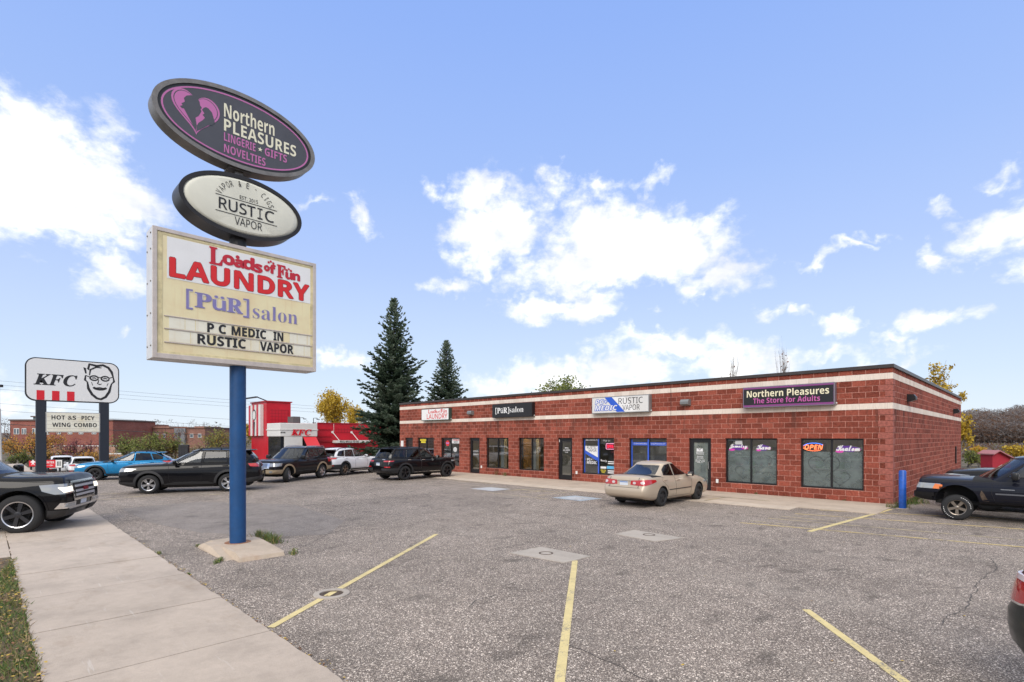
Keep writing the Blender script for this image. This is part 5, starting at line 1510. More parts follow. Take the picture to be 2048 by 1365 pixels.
def wheel(root, at, side, r, w, spec, steer=0.0):
    """tyre with sidewall, rim with spokes; part named wheel with tyre as the part mesh and the rim below it"""
    M = Matrix.Translation(at) @ Matrix.Rotation(steer, 4, 'Z') @ Matrix.Rotation(R(-90 * side), 4, 'X')     # local Z points outwards
    rr = spec.get('rim', .66) * r
    bm = B()
    lathe(bm, [(-w / 2, rr * .96), (-w / 2 - .004, r * .80), (-w / 2 + .02, r * .95), (-w / 2 + .05, r * .995), (0, r), (w / 2 - .05, r * .995), (w / 2 - .02, r * .95), (w / 2 + .004, r * .80), (w / 2, rr * 1.0), (w / 2 - .02, rr * .97), (-w / 2, rr * .96)], M, 36)
    wh = link('wheel', bm, TYRE, root, world=False, smooth=45)
    bm = B()
    lathe(bm, [(w / 2 - .012, rr), (w / 2 + .002, rr * .975), (w / 2 - .006, rr * .91), (w / 2 - .06, rr * .88), (-w * .2, rr * .86)], M, 36)
    link('rim', bm, spec.get('lip', spec['mat']), wh, world=False, smooth=40)
    bm = B(); lathe(bm, [(-w * .1, rr * .87), (-w * .1, 0)], M, 24); lathe(bm, [(-w * .05, rr * .62), (w * .02, rr * .60), (w * .02, rr * .2)], M, 24)
    link('brake_disc', bm, pm('brake_dark', (.03, .028, .027), .6, .4), wh, world=False)
    bm = B(); n = spec.get('spokes', 5); zf = w / 2 - .03; tw = spec.get('tw', .16)
    for k in range(n):
        a = 2 * math.pi * k / n + .3
        Rk = M @ Matrix.Rotation(a, 4, 'Z')
        for da in spec.get('split', (0,)):
            p = [(rr * .14, -tw * .42 * rr), (rr * .14, tw * .42 * rr), (rr * .93, tw * .55 * rr + da * rr), (rr * .93, -tw * .55 * rr + da * rr)]
            lo = [bm.verts.new(Rk @ Vector((x, y, zf - .03))) for x, y in p]; hi = [bm.verts.new(Rk @ Vector((x, y, zf + (.012 if x < rr * .5 else .016)))) for x, y in p]
            bm.faces.new(hi); bm.faces.new(lo[::-1])
            for i in range(4): bm.faces.new((lo[i], lo[(i + 1) % 4], hi[(i + 1) % 4], hi[i]))
    lathe(bm, [(zf - .02, rr * .24), (zf + .018, rr * .22), (zf + .024, rr * .12), (zf + .024, 0)], M, 20)
    if spec.get('solid'):
        lathe(bm, [(zf - .05, rr * .90), (zf - .01, rr * .82), (zf - .012, rr * .52), (zf + .005, rr * .45), (zf + .01, 0)], M, 28)
    fixn(bm); link('spokes', bm, spec['mat'], wh, world=False, smooth=30)
    if spec.get('solid'):
        bm = B()
        for k in range(8):
            a = 2 * math.pi * k / 8
            lathe(bm, [(zf - .006, rr * .075), (zf - .004, 0)], M @ Matrix.Translation((rr * .68 * math.cos(a), rr * .68 * math.sin(a), 0)), 10)
        link('wheel_holes', bm, ARCHIN, wh, world=False)
    if spec.get('letters'):
        bm = B(); rng_ = random.Random(2)
        for k in range(40):
            if 8 < k % 20 : continue
            a = 2 * math.pi * k / 40
            box(bm, -.007, .007, -.010, .010, w / 2 + .0025, w / 2 + .0055, M=M @ Matrix.Rotation(a, 4, 'Z') @ Matrix.Translation((r * .83, 0, 0)))
        link('sidewall_lettering', bm, WHITE, wh, world=False)
    return wh

def make_car(name, label, cat, sp, pos, head, group=None):
    """pos: world point under the rear axle's middle; head: world heading vector"""
    ang = math.atan2(head[1], head[0])
    root = thing(name, label, cat, (pos[0], pos[1], pos[2] if len(pos) > 2 else 0.0), ang, group)
    sc_ = sp.get('scale', 1.0); root.scale = (sc_,) * 3
    P = sp['paint']; wb, r, tw_ = sp['wb'], sp['r'], sp['tyre_w']; yt = sp['track'] / 2
    bm = loft_body(sp)
    cut = B()
    for ax in (0, wb):
        for s_ in (-1, 1):
            M = Matrix.Translation((ax, s_ * (yt + .30), sp.get('arch_z', r * 1.04))) @ Matrix.Rotation(R(90), 4, 'X')
            lathe(cut, [(-.62, 0), (-.62, sp['arch']), (.62, sp['arch']), (.62, 0)], M, 32)
    fixn(cut)
    body = solid_bool(bm, cut, [P, ARCHIN])
    cab = loft_cabin(sp)
    bv = [BVHTree.FromBMesh(body), BVHTree.FromBMesh(cab)]
    # deck inside the cabin becomes dark upholstery
    c = sp['cabin']; z0 = c['z0']
    lo_x, hi_x = pchip(c['rear'])(z0), pchip(c['front'])(z0)
    for f in body.faces:
        m_ = f.calc_center_median()
        if f.normal.z > .6 and lo_x + .05 < m_.x < hi_x - .05 and abs(m_.y) < pchip(c['half'])(z0) * .97: f.material_index = 1
    parts = []
    for w in sp['side_windows']: cut_convex(cab, w['poly'], 'y')
    if sp.get('windshield'): cut_convex(cab, sp['windshield'], 'x')
    if sp.get('rear_window'): cut_convex(cab, sp['rear_window'], 'x')
    cab.normal_update()
    groups = []
    def pick(fn): return [f for f in cab.faces if fn(f.calc_center_median(), f.normal)]
    for w in sp['side_windows']:
        for s_ in (1, -1):
            fs = pick(lambda m_, n_: m_.y * s_ > .35 and abs(n_.y) > .45 and in_poly((m_.x, m_.z), w['poly']))
            if fs: groups.append(('side_window', split_faces(cab, fs), CTINT if w.get('tint') else CGLASS))
    xm = (lo_x + hi_x) / 2
    if sp.get('windshield'):
        fs = pick(lambda m_, n_: m_.x > xm and n_.x > .25 and in_poly((m_.y, m_.z), sp['windshield']))
        if fs: groups.append(('windshield', split_faces(cab, fs), CGLASS))
    if sp.get('rear_window'):
        fs = pick(lambda m_, n_: m_.x < xm and n_.x < -.25 and in_poly((m_.y, m_.z), sp['rear_window']))
        if fs: groups.append(('rear_window', split_faces(cab, fs), CREAR if sp.get('rear_glass') else CTINT if sp.get('rear_tint', True) else CGLASS))
    link('body', body, [P, ARCHIN], root, world=False, smooth=38)
    link('cabin', cab, [sp.get('roof_paint', P)], root, world=False, smooth=38)
    for nm, b_, m_ in groups: link(nm, b_, m_, root, world=False, smooth=50)
    # window edging in black
    for w in sp['side_windows']:
        if not w.get('edge', True): continue
        for s_ in (1, -1):
            pl = w['poly']; pts = []
            for i in range(len(pl)):
                a, b = pl[i], pl[(i + 1) % len(pl)]
                for k in range(6): pts.append((a[0] + (b[0] - a[0]) * k / 6, a[1] + (b[1] - a[1]) * k / 6))
            out = []
            for (x, z) in pts:
                h = bv[1].ray_cast(Vector((x, s_ * 3, z)), Vector((0, -s_, 0)))
                if h[0] is not None: out.append(h[0] + Vector((0, s_ * .001, 0)))
            if len(out) > 3:
                b_ = B(); tube(b_, out + [out[0], out[1]], sp.get('edge_r', .012), 5, cap=False); link('window_edging', b_, sp.get('edge_mat', TRIM), root, world=False)
    # seats, dashboard
    sm = sp.get('seat', SEATD); bz = z0 - .42
    for sx, ys in ((sp['seat_x'], (-.38, .38)), (sp['seat_x'] - .95, (-.42, .0, .42))):
        if sp.get('front_only') and sx != sp['seat_x']: continue
        for y in ys:
            b_ = B(); T = Matrix.Translation((sx, y, z0 - .1)) @ Matrix.Rotation(R(-14), 4, 'Y')
            box(b_, -.06, .06, -.22, .22, -.25, .20, bev=.05, M=T); box(b_, -.04, .05, -.12, .12, .23, .42, bev=.04, M=T); link('seat', b_, sm, root, world=False, smooth=40)
    b_ = B(); box(b_, hi_x - .75, hi_x - .28, -.62, .62, z0 - .16, z0 + .03, bev=.05); link('dashboard', b_, SEATD, root, world=False, smooth=40)
    b_ = B(); T = Matrix.Translation((hi_x - .86, .37, z0 + .03)) @ Matrix.Rotation(R(66), 4, 'Y'); tube(b_, [T @ Vector((.18 * math.cos(a), .18 * math.sin(a), 0)) for a in [R(20 * i) for i in range(19)]], .016, 6, cap=False); link('steering_wheel', b_, TRIM, root, world=False, smooth=60)
    # frames for laying patches
    def side(s_): return lambda a, b: (Vector((a, s_ * 3, b)), Vector((0, -s_, 0)))
    front = lambda a, b: (Vector((sp['x1'] + 2, a, b)), Vector((-1, 0, 0)))
    rear = lambda a, b: (Vector((sp['x0'] - 2, a, b)), Vector((1, 0, 0)))
    W = max(p[1] for p in sp['wid'])
    def corner(end, s_):
        cx_ = sp['x1'] - .62 if end > 0 else sp['x0'] + .55
        C_ = Vector((cx_, s_ * (W - .60), 0)); 
        def fm(a, b):
            th = R(a * 100); dv = Vector((end * math.cos(th), s_ * math.sin(th), 0)); return (Vector((C_.x, C_.y, b)) + dv * 3, -dv)
        return fm
    def lay(nm, poly, fm, mat, off=.004, parent=root, cell=.06, thick=.014):
        b_ = patch(poly, fm, bv, off, cell, thick)
        return link(nm, b_, mat, parent, world=False, smooth=30)
    for d in sp.get('sides', []):
        for s_ in (1, -1): lay(d[0], d[1], side(s_), d[2], d[3] if len(d) > 3 else .004)
    for d in sp.get('fronts', []):
        lay(d[0], d[1], front, d[2], d[3] if len(d) > 3 else .006)
    for d in sp.get('rears', []):
        lay(d[0], d[1], rear, d[2], d[3] if len(d) > 3 else .006)
    for d in sp.get('corners', []):    # name, end(+1 front), poly in (angle/100, z), mat, off
        for s_ in (1, -1): lay(d[0], d[2], corner(d[1], s_), d[3], (d[4] if len(d) > 4 else .006) + .007, cell=.05)
    # door seams
    for line in sp.get('seams', []):
        for s_ in (1, -1):
            out = []
            for a, b in zip(line, line[1:]):
                k_ = max(2, int(math.hypot(b[0] - a[0], b[1] - a[1]) / .06))
                for i in range(k_ + 1):
                    x, z = a[0] + (b[0] - a[0]) * i / k_, a[1] + (b[1] - a[1]) * i / k_
                    hs = [h for h in (q.ray_cast(Vector((x, s_ * 3, z)), Vector((0, -s_, 0))) for q in bv) if h[0] is not None]
                    if hs: out.append(min(hs, key=lambda h: h[3])[0])
            if len(out) > 2: b_ = B(); tube(b_, out, .0055, 4); link('door_gap', b_, TRIM, root, world=False)
    # handles, mirrors
    for hx, hz2 in sp.get('handles', []):
        for s_ in (1, -1):
            h = bv[0].ray_cast(Vector((hx, s_ * 3, hz2)), Vector((0, -s_, 0)))
            if h[0] is None: h = bv[1].ray_cast(Vector((hx, s_ * 3, hz2)), Vector((0, -s_, 0)))
            y = h[0].y if h[0] is not None else s_ * W
            b_ = B(); box(b_, hx - .10, hx + .10, min(y, y + s_ * .035), max(y, y + s_ * .035), hz2 - .016, hz2 + .016, bev=.010); link('door_handle', b_, sp.get('handle_mat', P), root, world=False, smooth=40)
    mx, mz = sp['mirror']
    for s_ in (1, -1):
        h = bv[0].ray_cast(Vector((mx, s_ * 3, z0 - .06)), Vector((0, -s_, 0))); y = h[0].y if h[0] is not None else s_ * W * .95
        ms = sp.get('mirror_s', 1.0)
        b_ = B(); yy = y + s_ * .13 * ms
        box(b_, mx - .07, mx + .07, min(yy - .10 * ms, yy + .10 * ms), max(yy - .10 * ms, yy + .10 * ms), mz - .075 * ms, mz + .085 * ms, bev=.045, seg=3)
        box(b_, mx - .02, mx + .05, min(y - s_ * .05, yy), max(y - s_ * .05, yy), mz - .07, mz - .035)
        mo = link('mirror', b_, sp.get('mirror_mat', P), root, world=False, smooth=50)
        b_ = B(); box(b_, mx - .075, mx - .069, yy - .075 * ms, yy + .075 * ms, mz - .05 * ms, mz + .06 * ms); link('mirror_glass', b_, CHROME, mo, world=False)
    if sp.get('rails'):
        ra, rb_, rz = sp['rails']
        hw = pchip(c['half'])(c['z1']) - .06
        for s_ in (1, -1):
            b_ = B(); pts = []
            for i in range(13):
                x = rb_ + (ra - rb_) * i / 12
                h = bv[1].ray_cast(Vector((x, s_ * hw, 4)), Vector((0, 0, -1)))
                zz = h[0].z if h[0] is not None else c['z1']
                pts.append((x, s_ * hw, zz + (rz if 0 < i < 12 else .0)))
            tube(b_, pts, .019, 6); 
            for i in (1, 6, 11): tube(b_, [pts[i], (pts[i][0], pts[i][1], pts[i][2] - rz - .01)], .022, 6)
            link('roof_rail', b_, sp.get('rail_mat', TRIM), root, world=False, smooth=50)
    if sp.get('spoiler'):
        sx, sz, sw = sp['spoiler']
        b_ = B(); box(b_, sx - .22, sx + .10, -sw, sw, sz - .02, sz + .02, bev=.018); link('spoiler', b_, sp.get('spoiler_mat', P), root, world=False, smooth=40)
    if sp.get('plate_r'):
        zc, = sp['plate_r']
        h = bv[0].ray_cast(Vector((sp['x0'] - 2, 0, zc)), Vector((1, 0, 0)))
        if h[0] is not None:
            x = h[0].x; b_ = B(); box(b_, x - .018, x - .008, -.155, .155, zc - .078, zc + .078, bev=.004); pl_ = link('license_plate', b_, PLATE, root, world=False)
            b_ = B(); box(b_, x - .0195, x - .0182, -.15, .15, zc + .04, zc + .07); link('plate_band', b_, PLATEB, pl_, world=False)
    if sp.get('antenna'):
        ax_, = sp['antenna']; h = bv[1].ray_cast(Vector((ax_, 0, 4)), Vector((0, 0, -1))); z = h[0].z if h[0] is not None else c['z1']
        b_ = B(); prism(b_, [(-.10, 0), (.09, 0), (-.04, .06), (-.08, .06)], (ax_, 0, z - .005), (1, 0, 0), (0, 0, 1), (0, 1, 0), -.02, .02); fixn(b_); link('antenna', b_, TRIM, root, world=False)
    for ax in (0, wb):
        for s_ in (1, -1): wheel(root, (ax, s_ * yt, r), s_, r, tw_, sp['wheel'], sp.get('steer', 0.0) if ax else 0.0)
    b_ = B(); box(b_, sp['x0'] + .35, sp['x1'] - .4, -W * .70, W * .70, sp['under'], sp['under'] + .10); link('underbody', b_, ARCHIN, root, world=False)
    return root, bv, lay, side, front, rear
def arch_band(ax, z, r0, r1, a0=-8, a1=188, n=20):
    pts = [(ax + r1 * math.cos(R(a0 + (a1 - a0) * i / n)), z + r1 * math.sin(R(a0 + (a1 - a0) * i / n))) for i in range(n + 1)]
    pts += [(ax + r0 * math.cos(R(a1 - (a1 - a0) * i / n)), z + r0 * math.sin(R(a1 - (a1 - a0) * i / n))) for i in range(n + 1)]
    return pts
def rectp(a, b, c, d): return [(a, c), (b, c), (b, d), (a, d)]
def at_wheel(px, py, side_, axle, sp, head):
    """rear-axle point from the ground contact of one wheel seen in the photo"""
    p = gp(px, py); h = Vector((head[0], head[1], 0)).normalized(); l_ = Vector((-h.y, h.x, 0)); s_ = sp.get('scale', 1)
    return p - h * axle * s_ - l_ * side_ * (sp['track'] / 2 + .08) * s_
def cam_head(a):
    """heading a degrees to the right of the view axis"""
    v = cw(math.sin(R(a)), math.cos(R(a))); return (v.x, v.y)
BLACKP = paint('paint_black', (.004, .004, .0055)); BLACKP2 = paint('paint_black_dusty', (.010, .010, .012), 0, .34); BLUEP = paint('paint_blue', (.014, .19, .40), .25, .25); WHITEPT = paint('paint_white', (.72, .73, .75)); TANP = paint('paint_tan', (.50, .415, .32), .35, .34)
GREENP_ = paint('paint_dark_green', (.020, .026, .024), .3, .3); GOLDP = paint('paint_gold', (.42, .33, .22), .35, .4); NAVYP = paint('paint_navy_black', (.008, .009, .016), .1, .3)
def base(**k):
    d = dict(track=1.56, tyre_w=.23, r=.35, arch=.40, under=.20, nose=[(.2, -.02), (.45, .04), (.70, .04), (1.0, -.03)], tail=[(.2, -.02), (.5, .06), (.7, .05), (1.1, -.04)], handle_mat=None)
    d.update(k)
    if d['handle_mat'] is None: d['handle_mat'] = d['paint']
    return d
def mirrored(poly): return [(-a, b) for a, b in poly]

# ---- compact SUV, black (the one behind the blue pole)
def suv_black():
    wb = 2.67
    s = base(paint=BLACKP, scale=1.07, wb=wb, x0=-1.08, x1=3.62, r=.355, arch=.415, track=1.58, steer=.0,
        top=[(-1.08, 1.06), (-.95, 1.12), (0, 1.14), (1.2, 1.12), (2.1, 1.11), (2.7, 1.10), (3.3, 1.06), (3.56, 1.02), (3.62, .99)],
        bot=[(-1.08, .42), (-.75, .30), (.0, .24), (2.6, .22), (3.2, .25), (3.62, .36)], wid=[(-1.08, .88), (-.2, .915), (2.6, .915), (3.62, .88)],
        cabin=dict(z0=1.06, z1=1.60, front=[(1.06, 2.34), (1.60, 1.42)], rear=[(1.06, -1.0), (1.3, -.96), (1.60, -.74)], half=[(1.06, .84), (1.3, .80), (1.60, .68)], dome=.085, arc=.05, bow=.24, bowr=.10),
        side_windows=[dict(poly=[(1.84, 1.15), (1.36, 1.56), (.90, 1.585), (.95, 1.15)]), dict(poly=[(.87, 1.15), (.80, 1.585), (.09, 1.57), (.04, 1.16)], tint=True), dict(poly=[(-.02, 1.16), (.01, 1.565), (-.42, 1.54), (-.66, 1.22), (-.62, 1.17)], tint=True)],
        windshield=[(-.68, 1.12), (.68, 1.12), (.58, 1.57), (-.58, 1.57)], rear_window=[(-.62, 1.20), (.62, 1.20), (.54, 1.54), (-.54, 1.54)],
        seat_x=1.0, mirror=(1.78, 1.17), handles=[(1.12, .99), (.10, 1.02)],
        seams=[[(2.02, 1.08), (2.03, .75), (1.98, .42)], [(.93, 1.14), (.93, .6), (.97, .42)], [(-.02, 1.15), (-.10, .98), (.30, .75), (.42, .45)], [(.42, .43), (1.98, .43)], [(2.02, 1.08), (2.6, 1.06), (3.3, 1.01)]],
        sides=[('wheel_arch_trim', arch_band(0, .37, .42, .505, -2, 182), CLAD, .012), ('wheel_arch_trim', arch_band(wb, .37, .42, .505, -2, 182), CLAD, .012),
               ('sill_cladding', [(.50, .25), (2.17, .25), (2.17, .36), (1.8, .42), (.7, .42), (.50, .36)], CLAD, .010), ('fuel_flap', rectp(-.42, -.26, .92, 1.04), BLACKP, .003)],
        corners=[('headlight', 1, [(.12, .82), (.70, .86), (.86, .95), (.50, .98), (.14, .95)], HEAD), ('fog_lamp', 1, rectp(.22, .42, .50, .60), CLAD), ('lower_grille_cladding', 1, [(.0, .30), (.85, .30), (.85, .44), (.3, .47), (0, .47)], CLAD, .010),
                 ('taillight', -1, [(.10, .93), (.66, .98), (.72, 1.09), (.30, 1.10), (.10, 1.06)], TAIL), ('lower_bumper_cladding', -1, [(0, .36), (.90, .36), (.90, .50), (.4, .58), (0, .60)], CLAD, .012)],
        fronts=[('grille', [(-.42, .62), (.42, .62), (.46, .92), (-.46, .92)], TRIM), ('grille_bar', rectp(-.44, .44, .72, .755), CHROME, .014), ('license_plate', rectp(-.16, .16, .50, .60), TRIM, .012)],
        rears=[('tail_bar', rectp(-.60, .60, .98, 1.05), TRIM, .006)], plate_r=(.84,), rails=(1.1, -.55, .055), spoiler=(-.66, 1.615, .58), antenna=(-.35,),
        wheel=dict(mat=ALLOY, spokes=5, tw=.16, split=(-.16, .16), rim=.66))
    return s
make_car('parked_suv', 'black SUV with chrome split-spoke wheels parked behind the blue pole', 'SUV', suv_black(), at_wheel(297, 988.5, 1, 2.67, suv_black(), cam_head(-109.5)), cam_head(-109.5), 'cars in the lot')

# ---- blue crossover
def xv_blue():
    wb = 2.665
    return base(paint=BLUEP, wb=wb, x0=-.93, x1=3.55, r=.345, arch=.405, track=1.55, scale=.97,
        top=[(-.93, .98), (-.8, 1.04), (0, 1.05), (1.2, 1.0), (2.1, 1.0), (2.7, .98), (3.25, .92), (3.5, .86), (3.55, .82)],
        bot=[(-.93, .42), (-.7, .30), (0, .25), (2.6, .23), (3.55, .34)], wid=[(-.93, .86), (0, .90), (2.6, .90), (3.55, .86)],
        cabin=dict(z0=.96, z1=1.47, front=[(.96, 2.42), (1.47, 1.28)], rear=[(.96, -.84), (1.15, -.74), (1.47, -.30)], half=[(.96, .82), (1.47, .63)], dome=.085, arc=.07, bow=.24, bowr=.10),
        side_windows=[dict(poly=[(1.93, 1.05), (1.36, 1.40), (.92, 1.455), (.96, 1.04)]), dict(poly=[(.88, 1.04), (.84, 1.46), (.20, 1.43), (.06, 1.07)], tint=True), dict(poly=[(.01, 1.07), (.13, 1.42), (-.12, 1.38), (-.42, 1.22), (-.40, 1.10)], tint=True)],
        windshield=[(-.66, 1.02), (.66, 1.02), (.54, 1.45), (-.54, 1.45)], rear_window=[(-.60, 1.12), (.60, 1.12), (.52, 1.42), (-.52, 1.42)], rear_tint=False,
        seat_x=.95, seat=SEATB, mirror=(1.86, 1.05), mirror_mat=TRIM, handles=[(1.10, .90), (.10, .94)],
        seams=[[(2.10, .98), (2.12, .7), (2.05, .42)], [(.92, 1.03), (.90, .6), (.95, .42)], [(-.02, 1.06), (-.1, .92), (.30, .7), (.42, .44)], [(.42, .43), (2.05, .43)], [(2.1, .96), (2.7, .915), (3.2, .82)]],
        sides=[('wheel_arch_trim', arch_band(0, .36, .41, .485, -2, 182), CLAD, .012), ('wheel_arch_trim', arch_band(wb, .36, .41, .485, -2, 182), CLAD, .012), ('sill_cladding', rectp(.48, 2.18, .24, .36), CLAD, .010)],
        corners=[('headlight', 1, [(.15, .66), (.72, .74), (.75, .82), (.45, .82), (.15, .76)], HEAD), ('taillight', -1, [(.20, .86), (.60, .90), (.88, .985), (.72, 1.04), (.35, 1.035), (.18, .98)], TAIL), ('lower_bumper_cladding', 1, rectp(0, .88, .30, .42), CLAD, .010), ('lower_bumper_cladding', -1, rectp(0, .88, .38, .54), CLAD, .010)],
        fronts=[('grille', [(-.36, .52), (.36, .52), (.40, .70), (-.40, .70)], TRIM)], plate_r=(.80,), rails=(1.0, -.25, .05), spoiler=(-.26, 1.475, .52),
        wheel=dict(mat=ALLOYD, spokes=5, split=(-.15, .15), tw=.14, rim=.64))
sp_ = xv_blue(); h_ = cam_head(-116)
make_car('parked_crossover', 'bright blue crossover beneath the restaurant sign posts', 'crossover', sp_, at_wheel(190, 961.5, 1, sp_['wb'], sp_, h_), h_, 'cars in the lot')

# ---- black and gold body-on-frame SUV
def suv_gold():
    wb = 2.89
    return base(paint=BLACKP2, wb=wb, x0=-1.08, x1=3.78, r=.385, arch=.445, track=1.58, under=.30, steer=.42, tyre_w=.25,
        top=[(-1.08, 1.10), (-.98, 1.16), (0, 1.17), (1.5, 1.15), (2.3, 1.15), (2.9, 1.14), (3.5, 1.11), (3.74, 1.07), (3.78, 1.05)],
        bot=[(-1.08, .50), (-.8, .42), (0, .36), (2.8, .36), (3.78, .46)], wid=[(-1.08, .90), (0, .93), (2.8, .93), (3.78, .89)],
        cabin=dict(z0=1.08, z1=1.70, front=[(1.08, 2.44), (1.70, 1.62)], rear=[(1.08, -1.0), (1.70, -.80)], half=[(1.08, .87), (1.70, .70)], dome=.075, arc=.04, bow=.22, bowr=.08, exp=6),
        side_windows=[dict(poly=[(1.95, 1.20), (1.56, 1.64), (1.08, 1.665), (1.08, 1.19)]), dict(poly=[(1.0, 1.19), (1.0, 1.665), (.26, 1.66), (.16, 1.20)], tint=True), dict(poly=[(.08, 1.22), (.18, 1.655), (-.62, 1.63), (-.78, 1.24)], tint=True)],
        windshield=[(-.72, 1.18), (.72, 1.18), (.61, 1.66), (-.61, 1.66)], rear_window=[(-.66, 1.2), (.66, 1.2), (.58, 1.62), (-.58, 1.62)],
        seat_x=1.15, mirror=(1.92, 1.24), mirror_s=1.25, mirror_mat=TRIM, handles=[(1.25, 1.05), (.34, 1.07)],
        seams=[[(2.18, 1.14), (2.18, .55)], [(1.04, 1.18), (1.04, .55)], [(.12, 1.19), (.14, 1.0), (.45, .75), (.5, .55)], [(.5, .54), (2.18, .54)], [(2.2, 1.10), (3.4, 1.02)]],
        sides=[('wheel_arch_trim', arch_band(0, .40, .45, .535, -4, 184), GOLDP, .022), ('wheel_arch_trim', arch_band(wb, .40, .45, .535, -4, 184), GOLDP, .022), ('sill_cladding', rectp(.55, 2.35, .36, .46), CLAD, .02)],
        corners=[('headlight', 1, [(.06, .82), (.66, .84), (.72, .99), (.06, .99)], HEAD), ('front_bumper', 1, [(.0, .46), (.98, .46), (.98, .66), (0, .68)], GOLDP, .03), ('fog_lamp', 1, ell(.22, .57, .07, .05, 12), HEAD, .036), ('taillight', -1, rectp(.3, .85, .90, 1.14), TAIL), ('rear_bumper', -1, rectp(0, .98, .48, .68), GOLDP, .03)],
        fronts=[('grille', [(-.50, .74), (.50, .74), (.52, 1.0), (-.52, 1.0)], CHROME, .02)] + [('grille_slot', rectp(-.38, .38, z, z + .030), TRIM, .026) for z in (.78, .835, .89, .945)] + [('license_plate', rectp(-.16, .16, .52, .62), PLATE, .034)],
        plate_r=(.9,), rails=(1.2, -.7, .06), rail_mat=ALLOY, wheel=dict(mat=ALLOY, spokes=5, tw=.30, rim=.62))
sp_ = suv_gold(); h_ = cam_head(-166)
make_car('parked_suv', 'black SUV with gold bumpers and wheel arches facing the camera', 'SUV', sp_, at_wheel(576, 965, 1, sp_['wb'], sp_, h_), h_, 'cars in the lot')

# ---- white SUV
def suv_white():
    wb = 2.70
    return base(paint=WHITEPT, wb=wb, x0=-.98, x1=3.60, r=.365, arch=.425, track=1.58,
        top=[(-.98, 1.02), (-.85, 1.10), (0, 1.12), (1.2, 1.07), (2.1, 1.05), (2.7, 1.04), (3.3, .99), (3.55, .95), (3.60, .92)],
        bot=[(-.98, .46), (-.7, .32), (0, .26), (2.6, .24), (3.6, .36)], wid=[(-.98, .88), (0, .93), (2.6, .93), (3.6, .88)],
        cabin=dict(z0=1.03, z1=1.55, front=[(1.03, 2.50), (1.55, 1.46)], rear=[(1.03, -.92), (1.2, -.86), (1.55, -.52)], half=[(1.03, .85), (1.55, .66)], dome=.085, arc=.06, bow=.24, bowr=.10),
        side_windows=[dict(poly=[(1.88, 1.12), (1.36, 1.49), (.92, 1.53), (.95, 1.11)], edge_mat=1), dict(poly=[(.88, 1.11), (.86, 1.53), (.20, 1.50), (.06, 1.14)], tint=True), dict(poly=[(.0, 1.15), (.13, 1.50), (-.30, 1.44), (-.52, 1.22), (-.48, 1.17)], tint=True)],
        windshield=[(-.68, 1.08), (.68, 1.08), (.56, 1.52), (-.56, 1.52)], rear_window=[(-.68, 1.14), (.68, 1.14), (.56, 1.49), (-.56, 1.49)], seat_x=.98, mirror=(1.82, 1.12), handles=[(1.08, .98), (.10, 1.02)],
        seams=[[(2.05, 1.04), (2.08, .75), (2.0, .44)], [(.91, 1.1), (.90, .6), (.95, .44)], [(-.04, 1.12), (-.1, .98), (.32, .75), (.44, .46)], [(.44, .44), (2.0, .44)]],
        sides=[('wheel_arch_trim', arch_band(0, .38, .43, .505, -2, 182), CLAD, .012), ('wheel_arch_trim', arch_band(wb, .38, .43, .505, -2, 182), CLAD, .012), ('sill_cladding', rectp(.50, 2.2, .25, .40), CLAD, .012)],
        corners=[('taillight', -1, [(.12, .96), (.60, 1.0), (.66, 1.10), (.30, 1.11), (.10, 1.04)], TAIL), ('lower_bumper_cladding', -1, rectp(0, .90, .40, .68), CLAD, .012), ('reflector', -1, rectp(.25, .45, .60, .65), TAIL, .02), ('headlight', 1, rectp(.2, .7, .86, .91), HEAD), ('lower_bumper_cladding', 1, rectp(0, .88, .32, .5), CLAD, .012)],
        fronts=[('grille', rectp(-.45, .45, .70, .84), TRIM)], plate_r=(.80,), rails=(1.1, -.42, .05), spoiler=(-.46, 1.555, .56), spoiler_mat=WHITEPT, wheel=dict(mat=BRONZE, spokes=5, tw=.24, rim=.66))
def fixedges(s):
    for w in s['side_windows']: w.pop('edge_mat', None)
    return s
sp_ = fixedges(suv_white()); h_ = cam_head(22)
make_car('parked_suv', 'white SUV seen from behind with tinted windows and bronze wheels', 'SUV', sp_, at_wheel(690, 951.5, -1, 0, sp_, h_), h_, 'cars in the lot')

